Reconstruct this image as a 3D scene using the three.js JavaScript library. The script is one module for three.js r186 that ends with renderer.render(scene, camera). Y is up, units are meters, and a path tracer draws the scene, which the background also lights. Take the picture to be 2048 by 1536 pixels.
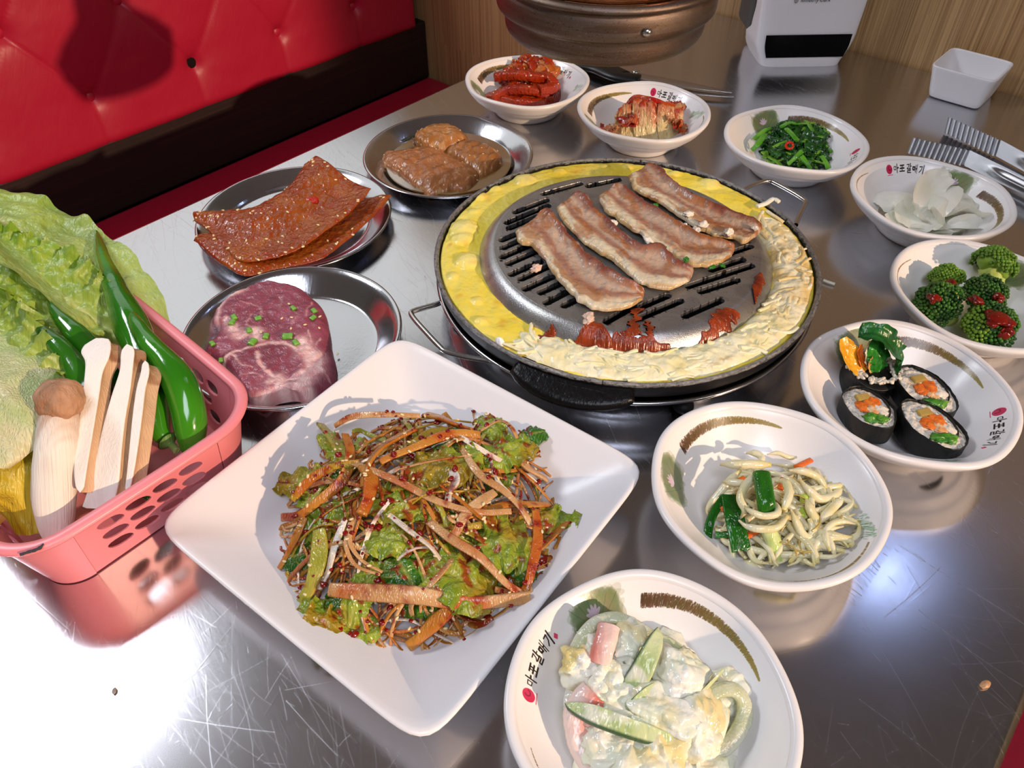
import * as THREE from 'three';
import { RoundedBoxGeometry } from 'three/addons/geometries/RoundedBoxGeometry.js';
import { mergeGeometries } from 'three/addons/utils/BufferGeometryUtils.js';
import { RectAreaLightUniformsLib } from 'three/addons/lights/RectAreaLightUniformsLib.js';

// ---------------------------------------------------------------- camera, exposure, lamps
const scene = new THREE.Scene();
scene.background = new THREE.Color(0x0b0b0d);
const TY = 0.75;                                   // height of the table top; dishes are given by x, height above the table, z
const camera = new THREE.PerspectiveCamera(53.08, 2048 / 1536, 0.02, 40);
camera.rotation.order = 'YXZ';
camera.position.set(0, TY + 0.42, 0);
camera.rotation.set(-44.8 * Math.PI / 180, 41.5 * Math.PI / 180, 0);
const renderer = new THREE.WebGLRenderer({ antialias: true });
renderer.toneMapping = THREE.LinearToneMapping;
renderer.toneMappingExposure = 0.9;
renderer.shadowMap.enabled = true;
RectAreaLightUniformsLib.init();

const SPOTS = [   // ceiling spotlights: place, target, colour, candela, half cone
  { at: [4.24, 2.47, -0.33], to: [-0.6, 0.85, -0.27], color: 0xffd8b4, power: 78, cone: 0.115, label: 'warm ceiling spotlight over the far end of the dining room' },
  { at: [0.03, 2.47, -1.76], to: [-0.1, 0.75, -0.45], color: 0xb4c8ff, power: 0.13, cone: 0.6, label: 'cool ceiling spotlight beyond the wood partition' },
];
const PANELS = [  // ceiling light panels: centre, width, depth, colour, nits
  { at: [-1.75, 2.49, 0.2], w: 0.6, d: 0.6, color: 0xf1f5ff, power: 24, label: 'square ceiling light panel above the booth backrest' },
  { at: [0.55, 2.49, 0.55], w: 0.6, d: 1.2, color: 0xe9eeff, power: 8, label: 'ceiling light panel behind the near end of the table' },
  { at: [2.6, 2.49, -0.6], w: 0.6, d: 1.2, color: 0xfff2e4, power: 4, label: 'ceiling light panel over the aisle of the dining room' },
  { at: [-2.95, 2.49, -1.35], w: 2.2, d: 2.5, color: 0xf3f6f6, power: 0.52, label: 'large ceiling light panel in the far left corner of the dining room' },
  { at: [-1.2, 2.49, -3.0], w: 1.2, d: 0.6, color: 0xfff3e6, power: 3, label: 'ceiling light panel beyond the wood partition' },
];

// ---------------------------------------------------------------- helpers
function rng(seed) { let s = seed >>> 0; return () => { s = (s + 0x6d2b79f5) | 0; let t = Math.imul(s ^ (s >>> 15), 1 | s); t = (t + Math.imul(t ^ (t >>> 7), 61 | t)) ^ t; return ((t ^ (t >>> 14)) >>> 0) / 4294967296; }; }
const hash = (x, y, z) => { let h = Math.imul(x, 374761393) ^ Math.imul(y, 668265263) ^ Math.imul(z, 2147483647 - 1640531527); h = Math.imul(h ^ (h >>> 13), 1274126177); return ((h ^ (h >>> 16)) >>> 0) / 4294967296; };
const fade = (t) => t * t * (3 - 2 * t), lerp = (a, b, t) => a + (b - a) * t, clamp = (x, a = 0, b = 1) => Math.min(b, Math.max(a, x));
const step = (a, b, x) => fade(clamp((x - a) / (b - a)));
function noise(x, y, z) {            // value noise, -1 .. 1
  const i = Math.floor(x), j = Math.floor(y), k = Math.floor(z), u = fade(x - i), v = fade(y - j), w = fade(z - k);
  const r = (a, b) => lerp(hash(i, j + a, k + b), hash(i + 1, j + a, k + b), u);
  return lerp(lerp(r(0, 0), r(1, 0), v), lerp(r(0, 1), r(1, 1), v), w) * 2 - 1;
}
const fbm = (x, y, z, n = 3) => { let s = 0, a = 1, t = 0; for (let i = 0; i < n; i++) { s += a * noise(x, y, z); t += a; a *= 0.5; x *= 2.03; y *= 2.03; z *= 2.03; } return s / t; };
const hexes = new Map();
const hx = (h) => { if (!hexes.has(h)) { const c = new THREE.Color(h); hexes.set(h, [c.r, c.g, c.b]); } return hexes.get(h); };
const mix = (a, b, t) => [lerp(a[0], b[0], t), lerp(a[1], b[1], t), lerp(a[2], b[2], t)];
const tone = (a, k) => [a[0] * k, a[1] * k, a[2] * k];
const V = (p) => new THREE.Vector3(p[0], p[1], p[2]);
const curve = (pts, closed = false) => new THREE.CatmullRomCurve3(pts.map(V), closed, 'centripetal');

const used = new Map(), baseOf = new Map();
const numbered = (n) => { const k = used.get(n) || 0; used.set(n, k + 1); return k ? n + '_' + String(k).padStart(3, '0') : n; };
function tag(o, label, category, group, kind) { if (label) o.userData.label = label; if (category) o.userData.category = category; if (group) o.userData.group = group; if (kind) o.userData.kind = kind; return o; }
function thing(name, label, category, base = [0, 0, 0], group) {     // a Group at the thing's base
  const o = new THREE.Group(); o.name = numbered(name); o.position.set(base[0], TY + base[1], base[2]); baseOf.set(o, base); scene.add(o); return tag(o, label, category, group);
}
function mesh(name, geo, mat) { const m = new THREE.Mesh(geo, mat); m.name = name; m.castShadow = m.receiveShadow = true; return m; }
function part(name, geo, mat, parent, label) {                       // geometry is given in table coordinates
  const b = baseOf.get(parent); geo.translate(-b[0], -b[1], -b[2]);
  const m = mesh(name, geo, mat); baseOf.set(m, b); parent.add(m); if (label) m.userData.label = label; return m;
}
function single(name, label, category, geo, mat, base, group, kind) { // a thing that is one mesh
  geo.translate(-base[0], -base[1], -base[2]); const m = mesh(numbered(name), geo, mat); m.position.set(base[0], TY + base[1], base[2]); baseOf.set(m, base); scene.add(m); return tag(m, label, category, group, kind);
}
function struct(name, geo, mat) { const m = mesh(name, geo, mat); scene.add(m); baseOf.set(m, [0, -TY, 0]); m.userData.kind = 'structure'; return m; }

function finish(pos, idx, col) {
  const g = new THREE.BufferGeometry(), n = pos.length / 3;
  g.setAttribute('position', new THREE.Float32BufferAttribute(pos, 3));
  const uv = new Float32Array(n * 2);
  for (let i = 0; i < n; i++) { uv[2 * i] = pos[3 * i] + 0.43 * pos[3 * i + 1]; uv[2 * i + 1] = pos[3 * i + 2] + 0.57 * pos[3 * i + 1]; }
  g.setAttribute('uv', new THREE.Float32BufferAttribute(uv, 2));
  if (col) g.setAttribute('color', new THREE.Float32BufferAttribute(col, 3));
  g.setIndex(idx); g.computeVertexNormals(); return g;
}
function grid(nu, nv, f, o = {}) {   // f(u, v) -> [x, y, z]; o.cu, o.cv close a direction
  const U = o.cu ? nu : nu + 1, W = o.cv ? nv : nv + 1, pos = [], col = [], idx = [];
  for (let i = 0; i < U; i++) for (let j = 0; j < W; j++) { const p = f(i / nu, j / nv, i, j); pos.push(p[0], p[1], p[2]); const c = o.col ? o.col(i / nu, j / nv, p) : [1, 1, 1]; col.push(c[0], c[1], c[2]); }
  for (let i = 0; i < nu; i++) for (let j = 0; j < nv; j++) {
    const a = i * W + j, b = ((i + 1) % U) * W + j, c = ((i + 1) % U) * W + (j + 1) % W, d = i * W + (j + 1) % W;
    if (o.flip) idx.push(a, b, c, a, c, d); else idx.push(a, c, b, a, d, c);
  }
  return finish(pos, idx, col);
}
function frames(pts, n, up = [0, 1, 0], turn = false) {
  const c = pts.getPointAt ? pts : curve(pts), out = []; let last = null;
  for (let i = 0; i <= n; i++) {
    const p = c.getPointAt(i / n), t = c.getTangentAt(i / n); let nn = last && turn ? last.clone() : V(up);
    nn.addScaledVector(t, -nn.dot(t)); if (nn.lengthSq() < 0.02 && last) { nn = last.clone(); nn.addScaledVector(t, -nn.dot(t)); } if (nn.lengthSq() < 1e-8) { nn = new THREE.Vector3(1, 0, 0.3); nn.addScaledVector(t, -nn.dot(t)); } nn.normalize(); last = nn;
    out.push({ p, t, n: nn, s: new THREE.Vector3().crossVectors(nn, t).normalize() });
  }
  return out;
}
// a bar swept along points: w, h half width and half thickness (numbers or functions of t), e squareness, roll, cup
function sweep(pts, o) {
  const n = o.n || 20, m = o.m || 8, F = frames(pts, n, o.up, o.turn), fn = (x) => (typeof x === 'function' ? x : () => x), w = fn(o.w), h = fn(o.h ?? o.w), roll = fn(o.roll || 0), cup = fn(o.cup || 0), e = 2 / (o.e || 2);
  const rows = []; if (!o.open) rows.push([0, 0], [0, 0.6]); for (let i = 0; i <= n; i++) rows.push([i, 1]); if (!o.open) rows.push([n, 0.6], [n, 0]);
  const sp = (x) => Math.sign(x) * Math.pow(Math.abs(x), e), info = [];
  const g = grid(rows.length - 1, m, (u, v, i, j) => {
    const [k, q] = rows[i], f = F[k], t = k / n, a = 2 * Math.PI * (j % m) / m, r = roll(t), cr = Math.cos(r), sr = Math.sin(r);
    const x = sp(Math.cos(a)), y = sp(Math.sin(a)), W = w(t), X = x * W * q, Y = y * h(t) * q + cup(t) * x * x * W * q;
    const bump = o.wob ? 1 + o.wob * fbm(t * (o.wf || 6) + (o.seed || 0), Math.cos(a) * 1.3, Math.sin(a) * 1.3 + (o.seed || 0) * 3.1, 2) : 1;
    const A = (X * cr - Y * sr) * bump, B = (X * sr + Y * cr) * bump;
    info[i * m + j] = [t, x, y];
    return [f.p.x + f.s.x * A + f.n.x * B, f.p.y + f.s.y * A + f.n.y * B, f.p.z + f.s.z * A + f.n.z * B];
  }, { cv: true, flip: o.flip, col: o.col ? (u, v, p) => { const k = info[Math.round(u * (rows.length - 1)) * m + Math.round(v * m)]; return o.col(k[0], k[1], k[2], p); } : undefined });
  return g;
}
// a slab between two outlines A(u) and B(u): th thickness, rounding of the rims, mid(u, v) lifts the middle, flat keeps the bottom plane
function patch(A, B, o) {
  const nu = o.nu || 40, nv = o.nv || 16, a = curve(A), b = curve(B), pa = [], pb = []; for (let i = 0; i <= nu; i++) { pa.push(a.getPointAt(i / nu)); pb.push(b.getPointAt(i / nu)); }
  const rv = o.rv || 4, ru = o.ru || 6, s = o.seed || 0;
  const g = grid(nu, 2 * nv, (u, w, i, jj) => {
    const j = jj % (2 * nv), top = j <= nv, v = top ? j / nv : (2 * nv - j) / nv; let vv = 0.5 - 0.5 * Math.cos(Math.PI * v);
    let q = vv; if (o.jag) q += (vv - 0.5) * o.jag * fbm(u * (o.jf || 14) + s, vv > 0.5 ? 7.7 : 2.2, s, 3);
    const x = lerp(pa[i].x, pb[i].x, q), y = lerp(pa[i].y, pb[i].y, vv), z = lerp(pa[i].z, pb[i].z, q);
    const pr = Math.sqrt(Math.max(0, 1 - Math.pow(Math.abs(2 * vv - 1), rv))) * Math.sqrt(Math.max(0, 1 - Math.pow(Math.abs(2 * u - 1), ru)));
    const th = (typeof o.th === 'function' ? o.th(u, vv) : o.th) * pr, mid = o.mid ? o.mid(u, vv, x, z) : 0;
    const nz = top && o.bump ? o.bump * fbm(x * (o.bf || 150) + s, z * (o.bf || 150), s, 3) * pr : 0;
    return [x, y + mid + (o.flat ? (top ? th : 0) : (top ? th / 2 : -th / 2)) + nz, z];
  }, { cv: true, flip: o.flip, col: (u, w, p) => { const j = Math.round(w * 2 * nv) % (2 * nv), v = j <= nv ? j / nv : (2 * nv - j) / nv; return o.col ? o.col(u, 0.5 - 0.5 * Math.cos(Math.PI * v), p, j <= nv) : [1, 1, 1]; } });
  return g;
}
// a leaf sheet along points: half width w(t), ruffle height and count, curl of the sides
function leaf(pts, o) {
  const nu = o.nu || 40, nv = o.nv || 18, F = frames(pts, nu, o.up, o.turn), s = o.seed || 0, roll = typeof o.roll === 'function' ? o.roll : () => o.roll || 0;
  return grid(nu, nv, (u, v, i) => {
    const f = F[i], q = 2 * v - 1, side = q < 0 ? -1 : 1, aq = Math.abs(q);
    let W = o.w(u) * (1 + (o.jag || 0) * aq * aq * fbm(u * (o.jf || 30) + s + side * 9.1, side * 3.3, s * 1.7, 3));
    const ph = s * 5.1 + side * 2.2 + 1.5 * noise(u * 5 + s, side, s);
    const ruff = (o.ruffle || 0) * Math.pow(aq, 2.2) * (Math.sin(u * (o.rf || 30) + ph) + 0.5 * Math.sin(u * (o.rf || 30) * 2.3 + ph * 1.7));
    const A = q * W * (1 - 0.12 * (o.curl || 0) * q * q), B = (o.curl || 0) * q * q * W + ruff - (o.rib || 0) * Math.exp(-aq * aq * 60) + (o.bump || 0) * fbm(u * (o.bf || 12) + s, q * (o.bq || 4), s, 3);
    const r = roll(u), X = A * Math.cos(r) - B * Math.sin(r), Y = A * Math.sin(r) + B * Math.cos(r), sh = (o.ruffle || 0) * 0.5 * aq * aq * Math.cos(u * (o.rf || 30) * 1.3 + ph);
    return [f.p.x + f.s.x * X + f.n.x * Y + f.t.x * sh, f.p.y + f.s.y * X + f.n.y * Y + f.t.y * sh, f.p.z + f.s.z * X + f.n.z * Y + f.t.z * sh];
  }, { col: o.col ? (u, v, p) => o.col(u, 2 * v - 1, p) : undefined });
}
function blob(c, r, o = {}) {         // a lumpy ball
  const nu = o.nu || 12, nv = o.nv || 16, s = o.seed || 0, am = o.amp || 0, f = o.f || 1.5, ca = Math.cos(o.turn || 0), sa = Math.sin(o.turn || 0);
  return grid(nu, nv, (u, v, i, j) => {
    const t = Math.PI * u, a = 2 * Math.PI * (j % nv) / nv, x = Math.sin(t) * Math.cos(a), y = Math.cos(t), z = Math.sin(t) * Math.sin(a), k = 1 + am * fbm(x * f + s, y * f + s * 2.3, z * f - s, 3);
    let X = x * r[0] * k, Y = y * r[1] * k, Z = z * r[2] * k; if (o.flat && Y < -o.flat) Y = -o.flat;
    return [c[0] + X * ca - Z * sa, c[1] + Y, c[2] + X * sa + Z * ca];
  }, { cv: true, flip: true, col: o.col ? (u, v, p) => o.col(u, v, p) : undefined });
}
function lathe(profile, c, seg = 96, o = {}) { const k = profile.length - 1; return grid(k, seg, (u, v, i, j) => { const a = 2 * Math.PI * (j % seg) / seg, [r, y] = profile[i], q = o.wob ? o.wob(a, r, y) : [1, 0]; return [c[0] + r * q[0] * Math.cos(a), c[1] + y + q[1], c[2] + r * q[0] * Math.sin(a)]; }, { cv: true, flip: false, col: o.col }); }
function tube(pts, r, m = 8, n = 48, closed = false) { return finishTube(new THREE.TubeGeometry(curve(pts, closed), n, r, m, closed)); }
function finishTube(g) { g.deleteAttribute('uv'); const p = g.attributes.position.array, uv = new Float32Array(p.length / 3 * 2); for (let i = 0; i < p.length / 3; i++) { uv[2 * i] = p[3 * i] + 0.43 * p[3 * i + 1]; uv[2 * i + 1] = p[3 * i + 2] + 0.57 * p[3 * i + 1]; } g.setAttribute('uv', new THREE.Float32BufferAttribute(uv, 2)); g.setAttribute('color', new THREE.Float32BufferAttribute(new Float32Array(p.length).fill(1), 3)); return g; }
const merge = (list) => mergeGeometries(list, false);
function box(w, h, d, r, at, turn = 0) { const g = new RoundedBoxGeometry(w, h, d, 3, r); if (turn) g.rotateY(turn); g.translate(...at); return g; }
function smoothCurve(pts, n) { const c = curve(pts), out = []; for (let i = 0; i <= n; i++) { const p = c.getPointAt(i / n); out.push([p.x, p.y, p.z]); } return out; }

// ---------------------------------------------------------------- textures
function tiled(size, f) {            // grey DataTexture, f(u, v) on a tile, wraps
  const d = new Uint8Array(size * size * 4);
  for (let y = 0; y < size; y++) for (let x = 0; x < size; x++) { const k = clamp(f(x / size, y / size)) * 255, i = 4 * (y * size + x); d[i] = d[i + 1] = d[i + 2] = k; d[i + 3] = 255; }
  const t = new THREE.DataTexture(d, size, size); t.wrapS = t.wrapT = THREE.RepeatWrapping; t.magFilter = THREE.LinearFilter; t.minFilter = THREE.LinearMipmapLinearFilter; t.generateMipmaps = true; t.needsUpdate = true; return t;
}
function pnoise(u, v, n, s) {        // value noise with n cells that wraps at 1
  const x = u * n, y = v * n, i = Math.floor(x), j = Math.floor(y), a = fade(x - i), b = fade(y - j), h = (p, q) => hash((p % n + n) % n, (q % n + n) % n, s);
  return lerp(lerp(h(i, j), h(i + 1, j), a), lerp(h(i, j + 1), h(i + 1, j + 1), a), b);
}
const pf = (u, v, n, s, k = 3) => { let r = 0, a = 1, t = 0; for (let i = 0; i < k; i++) { r += a * pnoise(u, v, n, s + i); t += a; a *= 0.55; n *= 2; } return r / t; };
const grainTile = tiled(256, (u, v) => pf(u, v, 12, 5, 4)), wetTile = tiled(256, (u, v) => Math.pow(pf(u, v, 9, 31, 3), 1.3)), fibreTile = tiled(256, (u, v) => 0.6 * pnoise(u * 1 + 0.3 * pnoise(u, v, 4, 3), v, 40, 8) + 0.4 * pf(u, v, 16, 77, 2));
const withRepeat = (t, metres) => { const c = t.clone(); c.repeat.set(1 / metres, 1 / metres); c.needsUpdate = true; return c; };
const FINE = withRepeat(grainTile, 0.02), WET = withRepeat(wetTile, 0.03), FIBRE = withRepeat(fibreTile, 0.025), COARSE = withRepeat(grainTile, 0.09);
function canvas(w, h, draw, srgb = true) { const c = document.createElement('canvas'); c.width = w; c.height = h; draw(c.getContext('2d'), w, h); const t = new THREE.CanvasTexture(c); if (srgb) t.colorSpace = THREE.SRGBColorSpace; t.wrapS = t.wrapT = THREE.RepeatWrapping; t.magFilter = THREE.LinearFilter; t.anisotropy = 8; return t; }
const food = (o = {}) => new THREE.MeshPhysicalMaterial({ vertexColors: true, roughness: 0.42, bumpMap: FINE, bumpScale: 0.0006, ...o });

const scratchRough = canvas(2048, 2048, (c, w, h) => {
  const r = rng(11); c.fillStyle = 'rgb(48,48,48)'; c.fillRect(0, 0, w, h);
  for (let i = 0; i < 500; i++) { const g = 34 + r() * 34; c.fillStyle = `rgba(${g},${g},${g},0.10)`; c.beginPath(); c.ellipse(r() * w, r() * h, 40 + r() * 240, 20 + r() * 120, r() * 3, 0, 7); c.fill(); }
  for (let i = 0; i < 9000; i++) { const x = r() * w, y = r() * h, a = r() < 0.7 ? -0.35 + (r() - 0.5) * 0.7 : r() * 6.3, l = 10 + Math.pow(r(), 3) * 240, g = r() < 0.7 ? 80 + r() * 90 : 20 + r() * 30; c.strokeStyle = `rgba(${g},${g},${g},${0.1 + r() * 0.35})`; c.lineWidth = 0.4 + r() * 0.6; c.beginPath(); c.moveTo(x, y); const b = (r() - 0.5) * 0.4; c.quadraticCurveTo(x + Math.cos(a) * l / 2, y + Math.sin(a) * l / 2, x + Math.cos(a + b) * l, y + Math.sin(a + b) * l); c.stroke(); }
}, false);
const brushBump = canvas(2048, 2048, (c, w, h) => {
  const r = rng(5); c.fillStyle = 'rgb(128,128,128)'; c.fillRect(0, 0, w, h);
  for (let i = 0; i < 26000; i++) { const x = r() * w, y = r() * h, a = -0.3 + (r() - 0.5) * 0.35, l = 30 + r() * 160, g = r() * 255; c.strokeStyle = `rgba(${g},${g},${g},0.16)`; c.lineWidth = 0.6 + r(); c.beginPath(); c.moveTo(x, y); c.lineTo(x + Math.cos(a) * l, y + Math.sin(a) * l); c.stroke(); }
  for (let i = 0; i < 2600; i++) { const x = r() * w, y = r() * h, a = r() * 6.3, l = 20 + Math.pow(r(), 2) * 200, g = r() < 0.5 ? 0 : 255; c.strokeStyle = `rgba(${g},${g},${g},${0.15 + r() * 0.4})`; c.lineWidth = 0.5 + r() * 0.8; c.beginPath(); c.moveTo(x, y); c.lineTo(x + Math.cos(a) * l, y + Math.sin(a) * l); c.stroke(); }
}, false);
const woodMap = canvas(1024, 1024, (c, w, h) => {
  const r = rng(21); c.fillStyle = '#b89362'; c.fillRect(0, 0, w, h);
  for (let i = 0; i < 2600; i++) { const x = r() * w, q = r(); c.strokeStyle = q < 0.5 ? `rgba(110,74,40,${0.05 + r() * 0.16})` : `rgba(214,180,130,${0.04 + r() * 0.12})`; c.lineWidth = 0.6 + r() * 3; const y = r() * h - 300, l = 200 + r() * 900; c.beginPath(); c.moveTo(x, y); c.bezierCurveTo(x + (r() - 0.5) * 8, y + l * 0.3, x + (r() - 0.5) * 8, y + l * 0.6, x + (r() - 0.5) * 6, y + l); c.stroke(); }
  for (let i = 0; i < 90; i++) { const x = r() * w; c.strokeStyle = `rgba(92,58,28,${0.12 + r() * 0.2})`; c.lineWidth = 0.8 + r() * 1.6; c.beginPath(); c.moveTo(x, 0); c.bezierCurveTo(x + (r() - 0.5) * 14, h * 0.3, x + (r() - 0.5) * 14, h * 0.6, x + (r() - 0.5) * 10, h); c.stroke(); }
});
const darkWoodMap = canvas(512, 512, (c, w, h) => {
  const r = rng(9); c.fillStyle = '#1a0b06'; c.fillRect(0, 0, w, h);
  for (let i = 0; i < 1200; i++) { const y = r() * h; c.strokeStyle = r() < 0.5 ? `rgba(12,4,2,${0.1 + r() * 0.3})` : `rgba(64,32,18,${0.05 + r() * 0.16})`; c.lineWidth = 0.5 + r() * 2; const x = r() * w - 150; c.beginPath(); c.moveTo(x, y); c.lineTo(x + 80 + r() * 400, y + (r() - 0.5) * 8); c.stroke(); }
});

// ---------------------------------------------------------------- shared materials
const M = {
  table: new THREE.MeshPhysicalMaterial({ color: 0xcfcfd2, metalness: 1, roughness: 1.0, roughnessMap: scratchRough, bumpMap: brushBump, bumpScale: 0.00004 }),
  steel: new THREE.MeshPhysicalMaterial({ color: 0xc9c9cc, metalness: 1, roughness: 0.2, bumpMap: FINE, bumpScale: 0.00003 }),
  wire: new THREE.MeshStandardMaterial({ color: 0xc6c4c0, metalness: 1, roughness: 0.22 }),
  wood: new THREE.MeshStandardMaterial({ map: woodMap, roughness: 0.5 }),
  darkWood: new THREE.MeshStandardMaterial({ map: darkWoodMap, roughness: 0.6 }),
  vinyl: new THREE.MeshPhysicalMaterial({ color: 0xb01a36, roughness: 0.42, bumpMap: COARSE, bumpScale: 0.0002 }),
  white: new THREE.MeshPhysicalMaterial({ color: 0xe9e7e8, roughness: 0.3, bumpMap: FINE, bumpScale: 0.00004 }),
  iron: new THREE.MeshPhysicalMaterial({ color: 0x131314, metalness: 0.35, roughness: 0.5, bumpMap: FINE, bumpScale: 0.0004 }),
  black: new THREE.MeshStandardMaterial({ color: 0x060606, roughness: 0.4 }),
  pink: new THREE.MeshPhysicalMaterial({ color: 0xee8a91, roughness: 0.33 }),
  plaster: new THREE.MeshStandardMaterial({ color: 0xd2cfca, roughness: 0.9 }),
  floor: new THREE.MeshStandardMaterial({ color: 0x9a938a, roughness: 0.6 }),
};

// ---------------------------------------------------------------- room shell (y from the floor)
const slabBox = (x0, x1, y0, y1, z0, z1) => { const g = new THREE.BoxGeometry(x1 - x0, y1 - y0, z1 - z0); g.translate((x0 + x1) / 2, (y0 + y1) / 2, (z0 + z1) / 2); return g; };
const metresUV = (g, k, a = 0, b = 1) => { const p = g.attributes.position, uv = g.attributes.uv; for (let i = 0; i < p.count; i++) uv.setXY(i, p.getComponent(i, a) / k, p.getComponent(i, b) / k); return g; };
struct('floor', slabBox(-4.2, 6.2, -0.1, 0, -4.2, 3.2), M.floor);
struct('ceiling', slabBox(-4.2, 6.2, 2.5, 2.6, -4.2, 3.2), M.plaster);
struct('wall_left', slabBox(-4.3, -4.2, 0, 2.5, -4.2, 3.2), M.plaster);
struct('wall_right', slabBox(6.2, 6.3, 0, 2.5, -4.2, 3.2), M.plaster);
struct('wall_back', slabBox(-4.2, 6.2, 0, 2.5, -4.3, -4.2), M.plaster);
struct('wall_front', slabBox(-4.2, 6.2, 0, 2.5, 3.2, 3.3), M.plaster);
struct('wall_partition', metresUV(slabBox(-1.36, 1.6, 0, 1.5, -1.18, -1.12), 0.55), M.wood);

// ---------------------------------------------------------------- lamps: a glowing face and a light of the same size in front of it
for (const p of PANELS) {
  const o = thing('ceiling_light', p.label, 'light', [p.at[0], p.at[1] - TY, p.at[2]]);
  part('frame', box(p.w + 0.06, 0.03, p.d + 0.06, 0.006, [p.at[0], p.at[1] - TY - 0.004, p.at[2]]), M.white, o);
  const face = new THREE.PlaneGeometry(p.w, p.d); face.rotateX(Math.PI / 2); face.translate(p.at[0], p.at[1] - TY - 0.021, p.at[2]);
  part('diffuser', face, new THREE.MeshStandardMaterial({ color: 0xffffff, emissive: p.color, emissiveIntensity: Math.min(2, p.power), roughness: 0.6 }), o);
  const l = new THREE.RectAreaLight(p.color, p.power, p.w, p.d); l.position.set(0, -0.024, 0); l.rotation.x = -Math.PI / 2; o.add(l);
}
for (const p of SPOTS) {
  const a = [p.at[0], p.at[1] - TY, p.at[2]], o = thing('ceiling_spotlight', p.label, 'light', a);
  const d = new THREE.Vector3(p.to[0] - p.at[0], p.to[1] - p.at[1], p.to[2] - p.at[2]).normalize(), q = new THREE.Quaternion().setFromUnitVectors(new THREE.Vector3(0, -1, 0), d);
  const can = lathe([[0.0, 0.1], [0.045, 0.1], [0.05, 0.09], [0.05, 0], [0.046, 0], [0.046, 0.03]], [0, 0, 0], 32); can.applyQuaternion(q); can.translate(...a); part('housing', can, M.black, o);
  const lens = new THREE.CircleGeometry(0.045, 32); lens.rotateX(Math.PI / 2); lens.translate(0, 0.008, 0); lens.applyQuaternion(q); lens.translate(...a);
  part('lens', lens, new THREE.MeshStandardMaterial({ color: 0xffffff, emissive: p.color, emissiveIntensity: 6 }), o);
  const l = new THREE.SpotLight(p.color, p.power, 0, p.cone, p.cone < 0.2 ? 0.2 : 0.5, 2); l.castShadow = true; l.shadow.radius = 2; l.shadow.mapSize.set(2048, 2048); l.position.copy(d).multiplyScalar(0.015); l.target.position.copy(d); o.add(l, l.target);
}

// ---------------------------------------------------------------- booth bench with the tufted red backrest
{
  const o = thing('booth_bench', 'red tufted vinyl booth bench with dark wood rail behind the steel table', 'bench', [-1.25, -TY, -0.3]);
  part('seat_cushion', box(0.72, 0.12, 1.70, 0.02, [-0.87, -0.335, -0.27]), M.vinyl, o);
  part('seat_base', box(0.62, 0.352, 1.68, 0.005, [-0.9, -0.573, -0.27]), M.darkWood, o);
  const rail = box(0.03, 0.115, 1.70, 0.004, [-1.242, -0.222, -0.268]); part('wood_rail', metresUV(rail, 0.5, 2, 1), M.darkWood, o);
  part('back_panel', box(0.06, 1.03, 1.70, 0.006, [-1.30, -0.235, -0.268]), M.darkWood, o);
  const btn = []; for (let r = 0; r < 4; r++) for (let k = -4; k < 7; k++) { const z = (r % 2 ? -0.344 : -0.428) - 0.172 * k, y = -0.095 + 0.117 * r; if (z > -1.06 && z < 0.5) btn.push([y, z, r]); }
  const Z0 = -1.098, Z1 = 0.57, Y0 = -0.178, Y1 = 0.28;
  const seg = (py, pz, a, b) => { const dy = b[0] - a[0], dz = b[1] - a[1], t = clamp(((py - a[0]) * dy + (pz - a[1]) * dz) / (dy * dy + dz * dz)); return Math.hypot(py - a[0] - dy * t, pz - a[1] - dz * t); };
  const lines = []; for (const a of btn) { for (const b of btn) if (b[2] === a[2] + 1 && Math.abs(b[1] - a[1]) < 0.1) lines.push([a, b]); if (a[2] === 0) lines.push([a, [Y0 - 0.01, a[1], -1]]); }
  const back = grid(110, 380, (u, v) => {
    const y = lerp(Y0, Y1, u), z = lerp(Z0, Z1, v); let d = 0.034 + 0.0015 * fbm(y * 18, z * 18, 3, 3);
    for (const b of btn) { const q = Math.hypot(y - b[0], z - b[1]); if (q < 0.12) d -= 0.010 * Math.exp(-q / 0.02) + 0.006 * Math.exp(-Math.pow(q / 0.011, 2)); }
    let m = 1; for (const [a, b] of lines) { if (Math.abs(z - a[1]) > 0.14 || Math.abs(y - a[0]) > 0.2) continue; m = Math.min(m, seg(y, z, a, b)); }
    d -= 0.0018 * Math.exp(-Math.pow(m / 0.0022, 2)) + 0.0032 * Math.exp(-m / 0.03);
    const e = Math.min(y - Y0, Y1 - y, z - Z0, Z1 - z); d *= Math.sqrt(clamp(1 - Math.pow(1 - clamp(e / 0.022), 2)));
    return [-1.268 + d + 0.014, y, z];
  }, { flip: true });
  part('backrest', back, M.vinyl, o);
  for (const b of btn) {
    const gone = Math.abs(b[0] + 0.095) < 0.01 && Math.abs(b[1] + 0.6) < 0.01;
    if (gone) { const g = new THREE.CylinderGeometry(0.0085, 0.0085, 0.006, 24); g.rotateZ(Math.PI / 2); g.translate(-1.236, b[0], b[1]); part('button_socket', g, M.black, o, 'black socket where a button is missing'); }
    else part('button', blob([-1.239, b[0], b[1]], [0.006, 0.0095, 0.0095], { nu: 10, nv: 16 }), M.vinyl, o);
  }
  const p = thing('booth_bench', 'red vinyl bench seat along the right edge of the table', 'bench', [0.45, -TY, -0.3]);
  part('seat_cushion', box(0.42, 0.12, 1.70, 0.02, [0.32, -0.335, -0.27]), M.vinyl, p);
  part('seat_base', box(0.36, 0.352, 1.68, 0.005, [0.33, -0.573, -0.27]), M.darkWood, p);
}

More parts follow.
